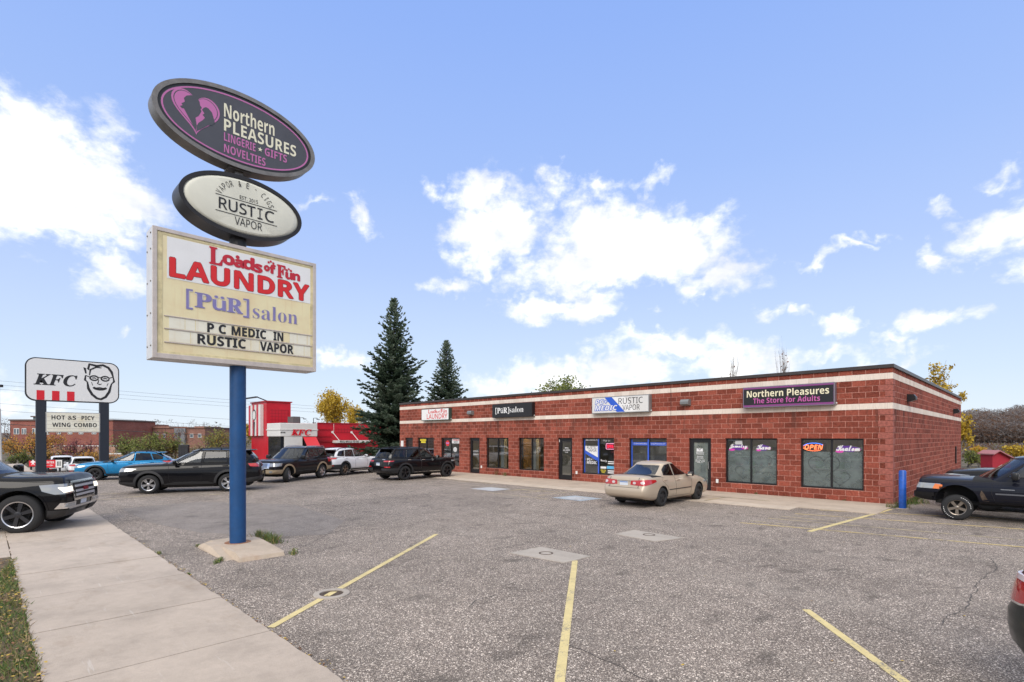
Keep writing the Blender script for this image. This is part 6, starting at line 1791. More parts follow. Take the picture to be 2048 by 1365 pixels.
# ---- all-black large SUV in front of the laundry
def suv_big():
    wb = 2.96
    return base(paint=BLACKP, wb=wb, x0=-1.02, x1=3.68, r=.385, arch=.445, track=1.66, tyre_w=.26, under=.26,
        top=[(-1.02, 1.06), (-.9, 1.16), (0, 1.17), (1.3, 1.13), (2.3, 1.12), (2.8, 1.13), (3.4, 1.11), (3.64, 1.08), (3.68, 1.06)],
        bot=[(-1.02, .50), (-.75, .36), (0, .30), (2.9, .28), (3.68, .40)], wid=[(-1.02, .94), (0, .985), (2.9, .98), (3.68, .93)],
        cabin=dict(z0=1.08, z1=1.655, front=[(1.08, 2.74), (1.655, 1.80)], rear=[(1.08, -.94), (1.3, -.88), (1.655, -.66)], half=[(1.08, .90), (1.655, .72)], dome=.095, arc=.045, bow=.24, bowr=.08),
        side_windows=[dict(poly=[(2.24, 1.19), (1.74, 1.60), (1.12, 1.635), (1.14, 1.18)]), dict(poly=[(1.05, 1.18), (1.03, 1.635), (.26, 1.62), (.12, 1.20)], tint=True), dict(poly=[(.04, 1.21), (.18, 1.615), (-.42, 1.57), (-.70, 1.25)], tint=True)],
        windshield=[(-.74, 1.15), (.74, 1.15), (.62, 1.61), (-.62, 1.61)], rear_window=[(-.70, 1.22), (.70, 1.22), (.60, 1.58), (-.60, 1.58)], seat_x=1.15, mirror=(2.16, 1.19), handles=[(1.25, 1.06), (.28, 1.08)], handle_mat=CHROME,
        seams=[[(2.40, 1.11), (2.40, .8), (2.36, .46)], [(1.08, 1.17), (1.06, .6), (1.1, .46)], [(.06, 1.18), (0, 1.02), (.36, .8), (.46, .5)], [(.46, .46), (2.36, .46)]],
        sides=[('wheel_arch_trim', arch_band(0, .40, .45, .535, -4, 184), CLAD, .012), ('wheel_arch_trim', arch_band(wb, .40, .45, .535, -4, 184), CLAD, .012), ('sill_cladding', rectp(.53, 2.42, .29, .40), CLAD, .010), ('sill_strip', rectp(.55, 2.40, .405, .425), CHROME, .012)],
        corners=[('taillight', -1, [(.06, .985), (.60, 1.0), (.70, 1.06), (.06, 1.06)], TAIL, .010), ('rear_bumper', -1, rectp(0, .95, .55, .66), CLAD, .025), ('reflector', -1, rectp(.18, .48, .70, .755), TAIL, .012), ('lower_bumper_cladding', -1, rectp(0, .9, .40, .545), CLAD, .012), ('headlight', 1, rectp(.2, .7, .90, .98), HEAD), ('marker_light', 1, rectp(.86, .93, .72, .77), AMBER, .008)],
        fronts=[('grille', rectp(-.55, .55, .78, .95), TRIM)], rears=[('plate_recess', rectp(-.34, .34, .76, .96), TRIM, .004), ('chrome_badge', rectp(-.50, -.25, 1.10, 1.12), CHROME, .006)], plate_r=(.86,), rails=(1.25, -.6, .045), spoiler=(-.58, 1.665, .60), antenna=(-.3,), wheel=dict(mat=ALLOYD, spokes=5, tw=.16, split=(-.1, .1), rim=.68, lip=ALLOYD))
sp_ = suv_big(); h_ = cam_head(41)
make_car('parked_suv', 'all-black SUV parked nose to the laundry windows', 'SUV', sp_, at_wheel(810, 961, -1, 0, sp_, h_), h_, 'cars in the lot')

# ---- tan sedan
def sedan_tan():
    wb = 2.60
    return base(paint=TANP, wb=wb, x0=-1.0, x1=3.50, r=.315, arch=.36, track=1.48, tyre_w=.20, under=.17, endwr=.80,
        top=[(-1.0, .90), (-.93, .985), (-.7, 1.015), (-.2, 1.02), (.3, .97), (1.2, .94), (2.0, .935), (2.4, .93), (2.9, .85), (3.3, .72), (3.5, .60)],
        bot=[(-1.0, .34), (-.8, .26), (0, .20), (2.5, .19), (3.3, .22), (3.5, .28)], wid=[(-1.0, .83), (-.3, .85), (2.4, .85), (3.5, .80)],
        tail=[(.25, -.04), (.45, .09), (.60, .09), (.72, .02), (1.0, .0)],
        cabin=dict(z0=.88, z1=1.365, front=[(.88, 2.42), (1.365, 1.42)], rear=[(.88, -.62), (1.02, -.42), (1.365, .32)], half=[(.88, .79), (1.365, .575)], dome=.095, arc=.05, bow=.22, bowr=.20, exp=5),
        side_windows=[dict(poly=[(1.86, .99), (1.30, 1.345), (.93, 1.37), (.92, .985)], tint=True), dict(poly=[(.84, .985), (.84, 1.37), (.56, 1.33), (.30, 1.18), (.22, 1.02)], tint=True)],
        windshield=[(-.64, .97), (.64, .97), (.51, 1.34), (-.51, 1.34)], rear_window=[(-.60, 1.04), (.60, 1.04), (.45, 1.33), (-.45, 1.33)], seat_x=1.05, mirror=(1.74, 1.0), mirror_mat=TRIM, handles=[(1.05, .83), (.22, .86)],
        seams=[[(2.02, .94), (2.03, .7), (1.95, .30)], [(.88, .98), (.88, .6), (.90, .30)], [(.04, 1.0), (.02, .84), (.34, .62), (.36, .40)], [(.38, .295), (1.95, .295)]],
        sides=[('rub_strip', rectp(.42, 1.95, .515, .545), TRIM, .012), ('rust_patch', [(-.20, .70), (-.06, .72), (.04, .70), (.12, .715), (.17, .66), (.05, .635), (-.02, .66), (-.14, .63), (-.21, .66)], RUST, .003), ('fuel_flap', rectp(-.40, -.24, .80, .92), TANP, .003)],
        corners=[('taillight', -1, [(.0, .745), (.40, .73), (.95, .84), (.92, .90), (.55, .925), (.02, .885)], TAIL, .008), ('tail_lamp_round', -1, ell(.14, .81, .055, .042, 14), TAILW, .015), ('tail_lamp_round', -1, ell(.38, .825, .055, .046, 14), TAILW, .015), ('headlight', 1, [(.15, .56), (.80, .66), (.75, .72), (.2, .66)], HEAD)],
        fronts=[('grille', rectp(-.4, .4, .50, .58), TRIM)], 
        rears=[('plate_recess', [(-.36, .70), (.36, .70), (.40, .865), (-.40, .865)], TANP, .004), ('trunk_handle', rectp(-.36, .36, .862, .878), CHROME, .012), ('bumper_gap', rectp(-.60, .60, .655, .665), TRIM, .006), ('bumper_gap', rectp(-.55, -.53, .665, .98), TRIM, .004), ('bumper_gap', rectp(.53, .55, .665, .98), TRIM, .004), ('exhaust_valance', rectp(-.62, .62, .27, .31), CLAD, .006)],
        plate_r=(.775,), wheel=dict(mat=STEELW, spokes=5, tw=.2, rim=.66, solid=True, lip=STEELW), seat=SEATD, rear_glass=True, front_only=True)
sp_ = sedan_tan(); h_ = cam_head(45)
sp_['sides'][1] = ('rust_patch', sp_['sides'][1][1], RUST, .003)
make_car('parked_sedan', 'tan sedan with a rusty rear arch parked before the glass door', 'sedan', sp_, at_wheel(1325, 1013.5, -1, 0, sp_, h_), h_, 'cars in the lot')

# ---- dark pickup beside the shop
def pickup():
    wb = 3.52
    return base(paint=NAVYP, wb=wb, x0=-1.2, x1=4.40, r=.348, arch=.475, arch_z=.50, track=1.70, tyre_w=.27, under=.42, steer=.12, crown=.06,
        top=[(-1.2, 1.20), (-1.1, 1.24), (.6, 1.24), (1.2, 1.16), (2.8, 1.13), (3.4, 1.12), (4.1, 1.13), (4.36, 1.11), (4.40, 1.09)],
        bot=[(-1.2, .58), (-.8, .52), (0, .50), (3.4, .48), (4.0, .48), (4.4, .54)], wid=[(-1.2, .98), (0, 1.0), (3.4, 1.0), (4.4, .93)], endR=.22, endw=.90,
        cabin=dict(z0=1.08, z1=1.72, front=[(1.08, 3.26), (1.72, 2.42)], rear=[(1.08, .82), (1.72, .92)], half=[(1.08, .91), (1.72, .70)], dome=.085, arc=.035, bow=.46, bowr=.04, exp=6),
        side_windows=[dict(poly=[(2.50, 1.24), (2.06, 1.66), (1.50, 1.69), (1.48, 1.22)]), dict(poly=[(1.40, 1.22), (1.42, 1.68), (1.05, 1.67), (1.02, 1.24)], tint=True)],
        windshield=[(-.76, 1.20), (.76, 1.20), (.62, 1.68), (-.62, 1.68)], rear_window=[(-.62, 1.26), (.62, 1.26), (.55, 1.64), (-.55, 1.64)], front_only=True, seat_x=1.6, mirror=(2.34, 1.27), mirror_s=1.25, mirror_mat=TRIM, handles=[(1.62, 1.08)], handle_mat=TRIM,
        seams=[[(2.78, 1.12), (2.80, .8), (2.72, .55)], [(1.45, 1.2), (1.45, .55)], [(.86, 1.2), (.86, .55)], [(1.45, .56), (2.72, .56)], [(2.8, 1.10), (3.4, 1.07), (4.1, 1.0)]],
        sides=[('rub_strip', rectp(.2, 2.72, .765, .80), pm('trim_grey', (.11, .115, .13), .35), .012), ('rust_patch', [(2.84, .56), (2.98, .58), (3.03, .74), (3.0, .86), (2.95, .78), (2.90, .66)], RUST, .003), ('door_lettering', rectp(2.35, 2.62, .90, .915), pm('badge_grey', (.25, .26, .28), .4), .006)],
        corners=[('headlight', 1, [(.05, .86), (.80, .84), (.82, .985), (.05, 1.0)], HEAD, .010), ('marker_light', 1, [(.66, .845), (.86, .84), (.86, .96), (.70, .98)], AMBER, .014), ('front_bumper', 1, rectp(0, 1.0, .52, .74), BLACKP2, .045), ('taillight', -1, rectp(.4, .85, .85, 1.15), TAIL)],
        fronts=[('grille', rectp(-.52, .52, .80, 1.04), TRIM, .012), ('grille_bar', rectp(-.03, .03, .80, 1.04), NAVYP, .03), ('grille_bar', rectp(-.5, .5, .90, .95), NAVYP, .03)], wheel=dict(mat=BRONZE, spokes=5, tw=.34, rim=.60, letters=True))
sp_ = pickup(); h_ = cam_head(-45)
pk = at_wheel(1913, 1040.5, 1, sp_['wb'], sp_, h_)
make_car('parked_pickup', 'dark pickup with bronze wheels and rusty wheel arch facing the side wall', 'pickup truck', sp_, pk, h_, 'cars in the lot')
# cab roof marker lamps belong to it: small amber lenses
def suv_far():
    s = suv_black(); s['paint'] = BLACKP2; s['handle_mat'] = BLACKP2; s['scale'] = 1.15
    s['wheel'] = dict(mat=ALLOYD, spokes=6, tw=.22, rim=.62); s['plate_r'] = (.84,); s['spoiler'] = None
    return s
sp_ = suv_far(); p2 = Vector(pk) + Vector((-.05, 3.0, 0))
p2.x = pk.x + .05
make_car('parked_suv', 'black SUV mostly hidden on the far side of the dark pickup', 'SUV', sp_, p2, h_, 'cars in the lot')

# ---- dark green hatch in the near corner stall
def hatch_green():
    s = sedan_tan(); s.update(paint=GREENP_, handle_mat=GREENP_, wheel=dict(mat=ALLOY, spokes=10, tw=.12, rim=.68), scale=1.17, plate_r=None)
    s['sides'] = [('reflector_line', rectp(-.5, -.2, .56, .575), TRIM, .004)]
    s['top'] = [(-1.0, .93), (-.93, .99), (-.7, 1.03), (-.2, 1.04), (.3, 1.0), (1.2, .97), (2.0, .95), (2.4, .93), (2.9, .85), (3.3, .72), (3.5, .60)]
    s['corners'] = [('taillight', -1, [(.10, .71), (.62, .73), (.98, .82), (.94, .90), (.55, .93), (.12, .92)], TAIL, .010), ('taillight_band', -1, [(.12, .885), (.55, .895), (.94, .87), (.94, .90), (.55, .93), (.12, .92)], TAILW, .016), ('sky_glint_line', -1, [(.08, .695), (.62, .715), (1.0, .805), (1.0, .818), (.62, .73), (.08, .71)], CHROME, .012), ('bumper_gap', -1, [(.66, .72), (.70, .60), (.98, .58), (.98, .572), (.68, .592), (.645, .72)], CHROME, .005), ('headlight', 1, [(.15, .56), (.80, .66), (.75, .72), (.2, .66)], HEAD)]  # chrome strips stand in for sky reflected along the lamp and bumper gap
    s['rears'] = [('bumper_gap', rectp(-.60, .60, .655, .665), TRIM, .006)]
    return s
sp_ = hatch_green(); hv = Vector((.60, -.80, 0)); lv = Vector((.80, .60, 0))
rc = cw(4.55, 4.68)      # its rear corner on the side away from the camera's right
ps = rc + lv * .86 + hv * 1.0
make_car('parked_sedan', 'dark green sedan corner with red tail lamp by the stall line', 'sedan', sp_, ps, (hv.x, hv.y), 'cars in the lot')

# ---- big black SUV turning in from the street
def suv_street():
    wb = 2.95
    return base(paint=BLACKP, wb=wb, x0=-1.15, x1=3.72, r=.415, arch=.48, arch_z=.45, track=1.74, tyre_w=.28, under=.32, scale=1.10, steer=-.04, endR=.20, endw=.93, crown=.05,
        top=[(-1.15, 1.16), (-1.0, 1.22), (0, 1.24), (1.5, 1.22), (2.3, 1.23), (2.95, 1.20), (3.5, 1.20), (3.69, 1.18), (3.72, 1.16)],
        bot=[(-1.15, .5), (-.8, .42), (0, .36), (2.9, .30), (3.4, .25), (3.72, .30)], wid=[(-1.15, .97), (0, 1.02), (2.9, 1.02), (3.72, .97)],
        nose=[(.3, -.06), (.5, .05), (.7, .06), (1.0, .02), (1.2, -.04)],
        cabin=dict(z0=1.14, z1=1.78, front=[(1.14, 2.62), (1.78, 1.85)], rear=[(1.14, -1.08), (1.78, -.88)], half=[(1.14, .94), (1.78, .74)], dome=.08, arc=.04, bow=.24, bowr=.06, exp=6),
        side_windows=[dict(poly=[(2.18, 1.28), (1.80, 1.72), (1.20, 1.75), (1.20, 1.27)]), dict(poly=[(1.12, 1.27), (1.12, 1.75), (.35, 1.74), (.28, 1.28)], tint=True), dict(poly=[(.18, 1.29), (.25, 1.74), (-.66, 1.70), (-.84, 1.30)], tint=True)],
        windshield=[(-.80, 1.24), (.80, 1.24), (.66, 1.74), (-.66, 1.74)], rear_window=[(-.72, 1.3), (.72, 1.3), (.62, 1.70), (-.62, 1.70)], seat_x=1.3, mirror=(2.1, 1.30), mirror_s=1.3, handles=[(1.35, 1.1), (.4, 1.12)],
        seams=[[(2.32, 1.22), (2.34, .9), (2.3, .5)], [(1.16, 1.26), (1.16, .5)], [(.5, .5), (2.3, .5)], [(2.32, 1.16), (3.2, 1.10), (3.75, 1.06)]],
        sides=[('arch_lip', arch_band(0, .45, .485, .52, -4, 184), BLACKP, .012), ('arch_lip', arch_band(wb, .45, .485, .52, -4, 184), BLACKP, .012), ('running_board', rectp(.55, 2.35, .34, .42), CLAD, .03)],
        corners=[('headlight', 1, [(.02, .84), (.50, .82), (.66, .90), (.70, 1.03), (.40, 1.05), (.02, 1.04)], HEAD, .010), ('headlamp_beam', 1, [(.10, .87), (.40, .86), (.46, .97), (.10, .98)], HEADL, .020), ('fog_lamp_surround', 1, [(.04, .50), (.50, .50), (.44, .63), (.04, .62)], CHROME, .012), ('fog_lamp', 1, [(.10, .535), (.40, .53), (.36, .60), (.10, .595)], HEAD, .022), ('lower_bumper_cladding', 1, rectp(0, .95, .28, .47), CLAD, .012), ('taillight', -1, rectp(.3, .8, .9, 1.2), TAIL)],
        fronts=[('grille_surround', [(-.60, .64), (.60, .64), (.64, 1.09), (-.64, 1.09)], CHROME, .03), ('grille', [(-.52, .70), (.52, .70), (.56, 1.04), (-.56, 1.04)], TRIM, .04)] + [('grille_bar', rectp(-.53, .53, z, z + .05), pm('grille_silver', (.62, .62, .63), .35, .4), .055) for z in (.74, .83, .94)] + [('grille_emblem', rectp(-.13, .13, .855, .925), pm('emblem_red', (.35, .02, .03), .3, .5), .075), ('bumper_bar', rectp(-.78, .78, .47, .52), CHROME, .012), ('license_plate', rectp(-.16, .16, .53, .63), PLATE, .012)],
        rails=(1.4, -.75, .055), rail_mat=CHROME, plate_r=(.95,), wheel=dict(mat=ALLOYD, spokes=6, tw=.26, rim=.70, lip=ALLOY))
sp_ = suv_street(); h_ = cam_head(69)
make_car('moving_suv', 'large black SUV with chrome grille and lit headlamp driving over the sidewalk', 'SUV', sp_, at_wheel(38, 1068, -1, sp_['wb'], sp_, h_), h_, 'cars in the lot')

# ---- white cars in the restaurant lot
def white_far(scale=.97):
    s = fixedges(suv_white()); s['scale'] = scale; s['wheel'] = dict(mat=ALLOY, spokes=5, tw=.24, rim=.64); s['rails'] = None; s['sides'] = s['sides'][:2]; s['seat'] = SEATG
    return s
sp_ = white_far(); h_ = cam_head(-42); make_car('parked_suv', 'white hatchback behind the hood of the blue crossover', 'car', sp_, wp(166, 39.0, GZ + .05), h_, 'cars in the lot')
sp_ = white_far(.97); h_ = cam_head(-42); make_car('parked_suv', 'white car half hidden behind the red ENTER sign', 'car', sp_, wp(124, 41.0, GZ + .05), h_, 'cars in the lot')
# ------------------------------------------------------------------ trees
BARK = pm('bark_dark', (.075, .058, .045), .95, var=.4, vscale=6); BARKG = pm('bark_grey', (.16, .14, .125), .95, var=.35, vscale=6); BARKW = pm('bark_pale', (.36, .33, .29), .9, var=.3, vscale=6)
def leafmat(name, col):
    if name in MATS: return MATS[name]
    m, t, bs = newmat(name)
    bs.inputs['Base Color'].default_value = tuple(col) + (1,); bs.inputs['Roughness'].default_value = .6; bs.inputs['Specular IOR Level'].default_value = .3
    tr = t.node('ShaderNodeBsdfTranslucent'); tr.inputs[0].default_value = tuple(min(1, x * 1.1) for x in col) + (1,)
    mx = t.node('ShaderNodeMixShader'); mx.inputs[0].default_value = .35
    o = [n for n in t.n if n.type == 'OUTPUT_MATERIAL'][0]
    t.link(bs.outputs[0], mx.inputs[1]); t.link(tr.outputs[0], mx.inputs[2]); t.link(mx.outputs[0], o.inputs[0])
    return m
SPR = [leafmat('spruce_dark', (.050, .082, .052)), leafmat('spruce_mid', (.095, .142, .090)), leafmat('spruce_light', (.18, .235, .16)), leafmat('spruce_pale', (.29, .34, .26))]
def build_spruce(label, base_pt, Hh, Rr, seed, low=.03, whorls=46, group='spruces'):
    rng = random.Random(seed)
    t = thing('spruce_tree', label, 'spruce tree', base_pt, 0, group)
    b = Vector(base_pt)
    bm = B(); tube(bm, [b + Vector((0, 0, -.2)), b + Vector((.02, 0, Hh * .5)), b + Vector((0, .03, Hh * .99))], [Rr * .075, Rr * .04, .012], 9); link('trunk', bm, BARK, t)
    V, Fc, MI = [], [], []
    limbs = B()
    def spray(p, d, up, ln, wd, mi):
        """a needle-clad twig: a few narrow blades fanned about its axis"""
        d = d.normalized(); s_ = d.cross(up)
        if s_.length < 1e-4: s_ = d.orthogonal()
        s_.normalize(); n_ = s_.cross(d)
        for k in range(3):
            a = k * 1.047 + rng.uniform(-.3, .3); q = s_ * math.cos(a) + n_ * math.sin(a)
            i = len(V)
            V.extend([p - q * wd * .35, p + d * ln * .45 - q * wd, p + d * ln, p + d * ln * .45 + q * wd, p + q * wd * .35])
            Fc.append((i, i + 1, i + 2, i + 3, i + 4)); MI.append(mi)
    up = Vector((0, 0, 1))
    for w in range(whorls):
        f = low + (1 - low) * (w / (whorls - 1)) ** .92
        z = Hh * f
        prof = (1 - f) ** .82 * (1.0 if f > .12 else .75 + 2 * f)
        nb = 9 if f < .6 else 7 if f < .85 else 5
        a0 = rng.uniform(0, 6.28)
        for k in range(nb):
            az = a0 + k * 6.283 / nb + rng.uniform(-.25, .25)
            ln = Rr * prof * rng.uniform(.66, 1.14) * (1 + .42 * mnoise.noise(Vector((math.cos(az) * 1.3 + seed, math.sin(az) * 1.3, z * .55)))) + .12
            if rng.random() < .06: ln *= .55
            o = Vector((math.cos(az), math.sin(az), 0))
            e0 = .75 * (f - .30) + rng.uniform(-.16, .16)      # lower limbs droop, upper ones rise
            pts = []
            n = max(3, int(ln / .28))
            for i in range(n + 1):
                s_ = i / n
                zz = z + ln * (math.sin(e0) * s_ - .22 * s_ * (1 - f) + .26 * s_ * s_) + rng.uniform(-.05, .05)
                pts.append(b + o * (ln * s_ * math.cos(e0 * .5)) + Vector((0, 0, zz)))
            tube(limbs, [pts[0], pts[n // 2], pts[-1]], [.012 + .018 * prof, .01, .005], 4, cap=False)
            tone = rng.random()
            for i in range(1, n + 1):
                p = pts[i]; d = (pts[i] - pts[i - 1]).normalized(); s_ = i / n
                side = d.cross(up).normalized()
                wl = ln * .30 * (1 - s_ * .55) + .10
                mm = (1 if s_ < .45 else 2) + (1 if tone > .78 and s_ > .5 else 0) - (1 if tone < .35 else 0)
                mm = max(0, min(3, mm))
                for q in range(2 if ln > .8 else 1):
                    pp = p + d * rng.uniform(-.12, .12)
                    for sg in (-1, 1):
                        dd = (d * rng.uniform(.55, .95) + side * sg * rng.uniform(.5, 1.0) + up * rng.uniform(-.28, .10))
                        l_ = wl * rng.uniform(.6, 1.15)
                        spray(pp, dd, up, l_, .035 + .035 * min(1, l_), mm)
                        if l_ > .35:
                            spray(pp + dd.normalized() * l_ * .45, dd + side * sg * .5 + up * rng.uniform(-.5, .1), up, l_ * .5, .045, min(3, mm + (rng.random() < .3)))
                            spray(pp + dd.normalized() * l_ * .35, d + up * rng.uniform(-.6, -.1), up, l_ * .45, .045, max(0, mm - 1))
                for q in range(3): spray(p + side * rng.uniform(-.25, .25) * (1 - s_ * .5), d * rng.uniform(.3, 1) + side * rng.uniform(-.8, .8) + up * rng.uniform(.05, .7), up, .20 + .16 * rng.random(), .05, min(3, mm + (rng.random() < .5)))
    spray(b + Vector((0, 0, Hh * .93)), up, Vector((1, 0, 0)), Hh * .07, .05, 1)
    link('limbs', limbs, BARK, t)
    bm = B(); vs = [bm.verts.new(v) for v in V]
    for f_, mi in zip(Fc, MI):
        fc = bm.faces.new([vs[i] for i in f_]); fc.material_index = mi
    link('crown', bm, SPR, t)
    return t
p = wp(788, 47, GZ); build_spruce('tall dense spruce standing behind the far end of the shop', p, wz(603, 47) - GZ, 3.6, 5, low=.03, whorls=60)
p = wp(893, 62, GZ); build_spruce('smaller spruce rising behind the shop roof', p, wz(686, 62) - GZ, 3.7, 8, low=.05, whorls=50)

def build_tree(label, base_pt, Hh, Rr, cols, seed, leaves=2600, lsize=.16, levels=4, trunk_r=None, name='tree', cat='tree', crown_from=.30, bark=None, gap=.5, group=None, multi=1, shape=1.0, clump=.55):
    rng = random.Random(seed)
    t = thing(name, label, cat, base_pt, 0, group); b = Vector(base_pt); bark = bark or BARKG
    bm = B(); tips = []
    tr = trunk_r or Hh * .022
    def grow(p, d, ln, r_, lv):
        n = 3; pts = [p]; q = p.copy(); dd = d.copy()
        for i in range(n):
            dd = (dd + Vector((rng.uniform(-.16, .16), rng.uniform(-.16, .16), rng.uniform(-.05, .14)))).normalized(); q = q + dd * ln / n; pts.append(q.copy())
        tube(bm, pts, [r_, r_ * .85, r_ * .7, r_ * .52], 6 if lv < 2 else 4, cap=False)
        if lv >= 2: tips.extend(pts[1:])
        if lv < levels:
            k = rng.choice((3, 3, 4)) if lv else 5
            for i in range(k):
                a = rng.uniform(0, 6.283); el = rng.uniform(.35, .95)
                nd = (dd * math.cos(el) + (dd.orthogonal().normalized() * math.cos(a) + dd.cross(dd.orthogonal().normalized()) * math.sin(a)) * math.sin(el) + Vector((0, 0, .12))).normalized()
                s_ = pts[rng.choice((1, 2, 3, 3))] if lv else pts[rng.choice((2, 3, 3))]
                grow(s_, nd, ln * rng.uniform(.55, .82), r_ * .55, lv + 1)
    for m_ in range(multi):
        d0 = Vector((rng.uniform(-.12, .12), rng.uniform(-.12, .12), 1)) if multi == 1 else Vector((rng.uniform(-.6, .6), rng.uniform(-.6, .6), 1))
        grow(b + Vector((rng.uniform(-.1, .1) * (multi > 1), rng.uniform(-.1, .1) * (multi > 1), -.1)), d0.normalized(), Hh * (crown_from + .10), tr, 0)
    # fit the skeleton into the wanted height and radius
    mz = max((q.z for q in tips), default=1) - b.z; mr = sorted(math.hypot(q.x - b.x, q.y - b.y) for q in tips)[int(len(tips) * .96)]
    kz_, kr = (Hh * .96) / mz, (Rr * .92) / max(mr, .01)
    for v in bm.verts:
        v.co.z = b.z + (v.co.z - b.z) * kz_; v.co.x = b.x + (v.co.x - b.x) * kr; v.co.y = b.y + (v.co.y - b.y) * kr
    tips = [Vector((b.x + (q.x - b.x) * kr, b.y + (q.y - b.y) * kr, b.z + (q.z - b.z) * kz_)) for q in tips]
    link('trunk', bm, bark, t)
    if leaves:
        bm = B(); keep = [q for q in tips if rng.random() > gap * .5 and q.z > b.z + Hh * crown_from * .6]
        tone = {}
        for i in range(leaves):
            j = rng.randrange(len(keep)); q = keep[j]
            if j not in tone: tone[j] = rng.random()
            o = Vector((rng.gauss(0, 1), rng.gauss(0, 1), rng.gauss(0, .8))) * Rr * .10 * clump / .55
            p_ = q + o; s_ = lsize * rng.uniform(.6, 1.3)
            u = Vector((rng.gauss(0, 1), rng.gauss(0, 1), rng.gauss(0, 1))).normalized(); w = u.orthogonal().normalized(); w = (w * math.cos(i) + u.cross(w) * math.sin(i))
            f = bm.faces.new([bm.verts.new(p_ + x) for x in (-u * s_ * .5, w * s_ * .33, u * s_ * .5, -w * s_ * .33)])
            k = tone[j] * .6 + rng.random() * .55
            f.material_index = min(len(cols) - 1, int(k / 1.15 * len(cols)))
        link('crown', bm, cols, t)
    return t
YL = [leafmat('gold_dark', (.30, .19, .025)), leafmat('gold_mid', (.55, .38, .04)), leafmat('gold_light', (.68, .52, .10))]
OR = [leafmat('amber_dark', (0.300, 0.128, 0.027)), leafmat('amber_mid', (0.522, 0.246, 0.043)), leafmat('amber_light', (0.616, 0.364, 0.084)), leafmat('amber_olive', (0.238, 0.182, 0.042))]
BU = [leafmat('burgundy_dark', (0.119, 0.037, 0.044)), leafmat('burgundy_mid', (0.234, 0.072, 0.081)), leafmat('burgundy_light', (0.340, 0.128, 0.119))]
GN = [leafmat('leaf_green_dark', (0.072, 0.104, 0.029)), leafmat('leaf_green_mid', (0.156, 0.195, 0.046)), leafmat('leaf_green_light', (0.264, 0.288, 0.084)), leafmat('leaf_olive', (0.240, 0.204, 0.060))]
RDL = [leafmat('rust_dark', (0.210, 0.068, 0.030)), leafmat('rust_mid', (0.325, 0.117, 0.046))]
def T(label, px, d, ytop, wpx, cols, seed, **k):
    p = wp(px, d, GZ); return build_tree(label, p, wz(ytop, d) - GZ, wpx * d / F / 2, cols, seed, **k)
# behind the restaurant and the shop
T('golden yellow birch behind the restaurant roof', 700, 78, 777, 116, YL, 31, leaves=7500, lsize=.30, trunk_r=.20, bark=BARKW, gap=.6, group='autumn trees behind the buildings')
T('narrow yellow tree glimpsed between the blue pole and the red tower', 497, 84, 838, 26, YL, 32, leaves=1300, lsize=.28, group='autumn trees behind the buildings')
T('green tree top just above the shop roof', 1117, 62, 744, 124, GN, 33, leaves=7000, lsize=.28, group='autumn trees behind the buildings')
T('yellow maple top rising above the side roof edge', 1858, 52, 716, 100, YL, 34, leaves=2300, lsize=.28, gap=1.1, group='autumn trees behind the buildings', clump=.35)
T('thin yellow tree beside the rear corner of the shop', 1922, 50, 818, 50, YL, 35, leaves=1500, lsize=.24, group='autumn trees behind the buildings')
T('small orange tree beyond the shop corner beside the red roof', 1958, 66, 892, 40, YL[:2] + OR[1:3], 36, leaves=1300, lsize=.22, crown_from=.2, group='autumn trees behind the buildings')
T('yellow shrub beyond the pickup windshield', 2040, 60, 884, 66, YL, 37, leaves=1500, lsize=.24, crown_from=.15, group='autumn trees behind the buildings')
T('low olive shrub at the foot of the rear shop corner', 1936, 52, 898, 44, GN, 38, leaves=1300, lsize=.16, crown_from=.15, multi=3, levels=3, trunk_r=.05, group='autumn trees behind the buildings', name='shrub_tree', cat='shrub')
T('dull brown shrub between the shop corner and the red shed', 1964, 54, 902, 50, RDL + GN[2:], 39, leaves=1100, lsize=.16, crown_from=.15, multi=3, levels=3, trunk_r=.05, group='autumn trees behind the buildings', name='shrub_tree', cat='shrub')
for i, (px, yt, w_) in enumerate(((1463, 684, 66), (1562, 664, 34), (1615, 722, 20), (1640, 726, 18), (1530, 732, 12))):
    lab = ['leafless fan-shaped tree top over the shop roof', 'tall thin leafless tree top behind the roof', 'short bare twig crown near the last shop sign', 'bare twig crown nearest the shop corner', 'smallest bare twig top behind the roof'][i]
    T(lab, px, 58, yt, w_, RDL, 40 + i, leaves=34, lsize=.22, trunk_r=.30, crown_from=.35, bark=BARKG, multi=4, levels=3, group='bare trees behind the shop')
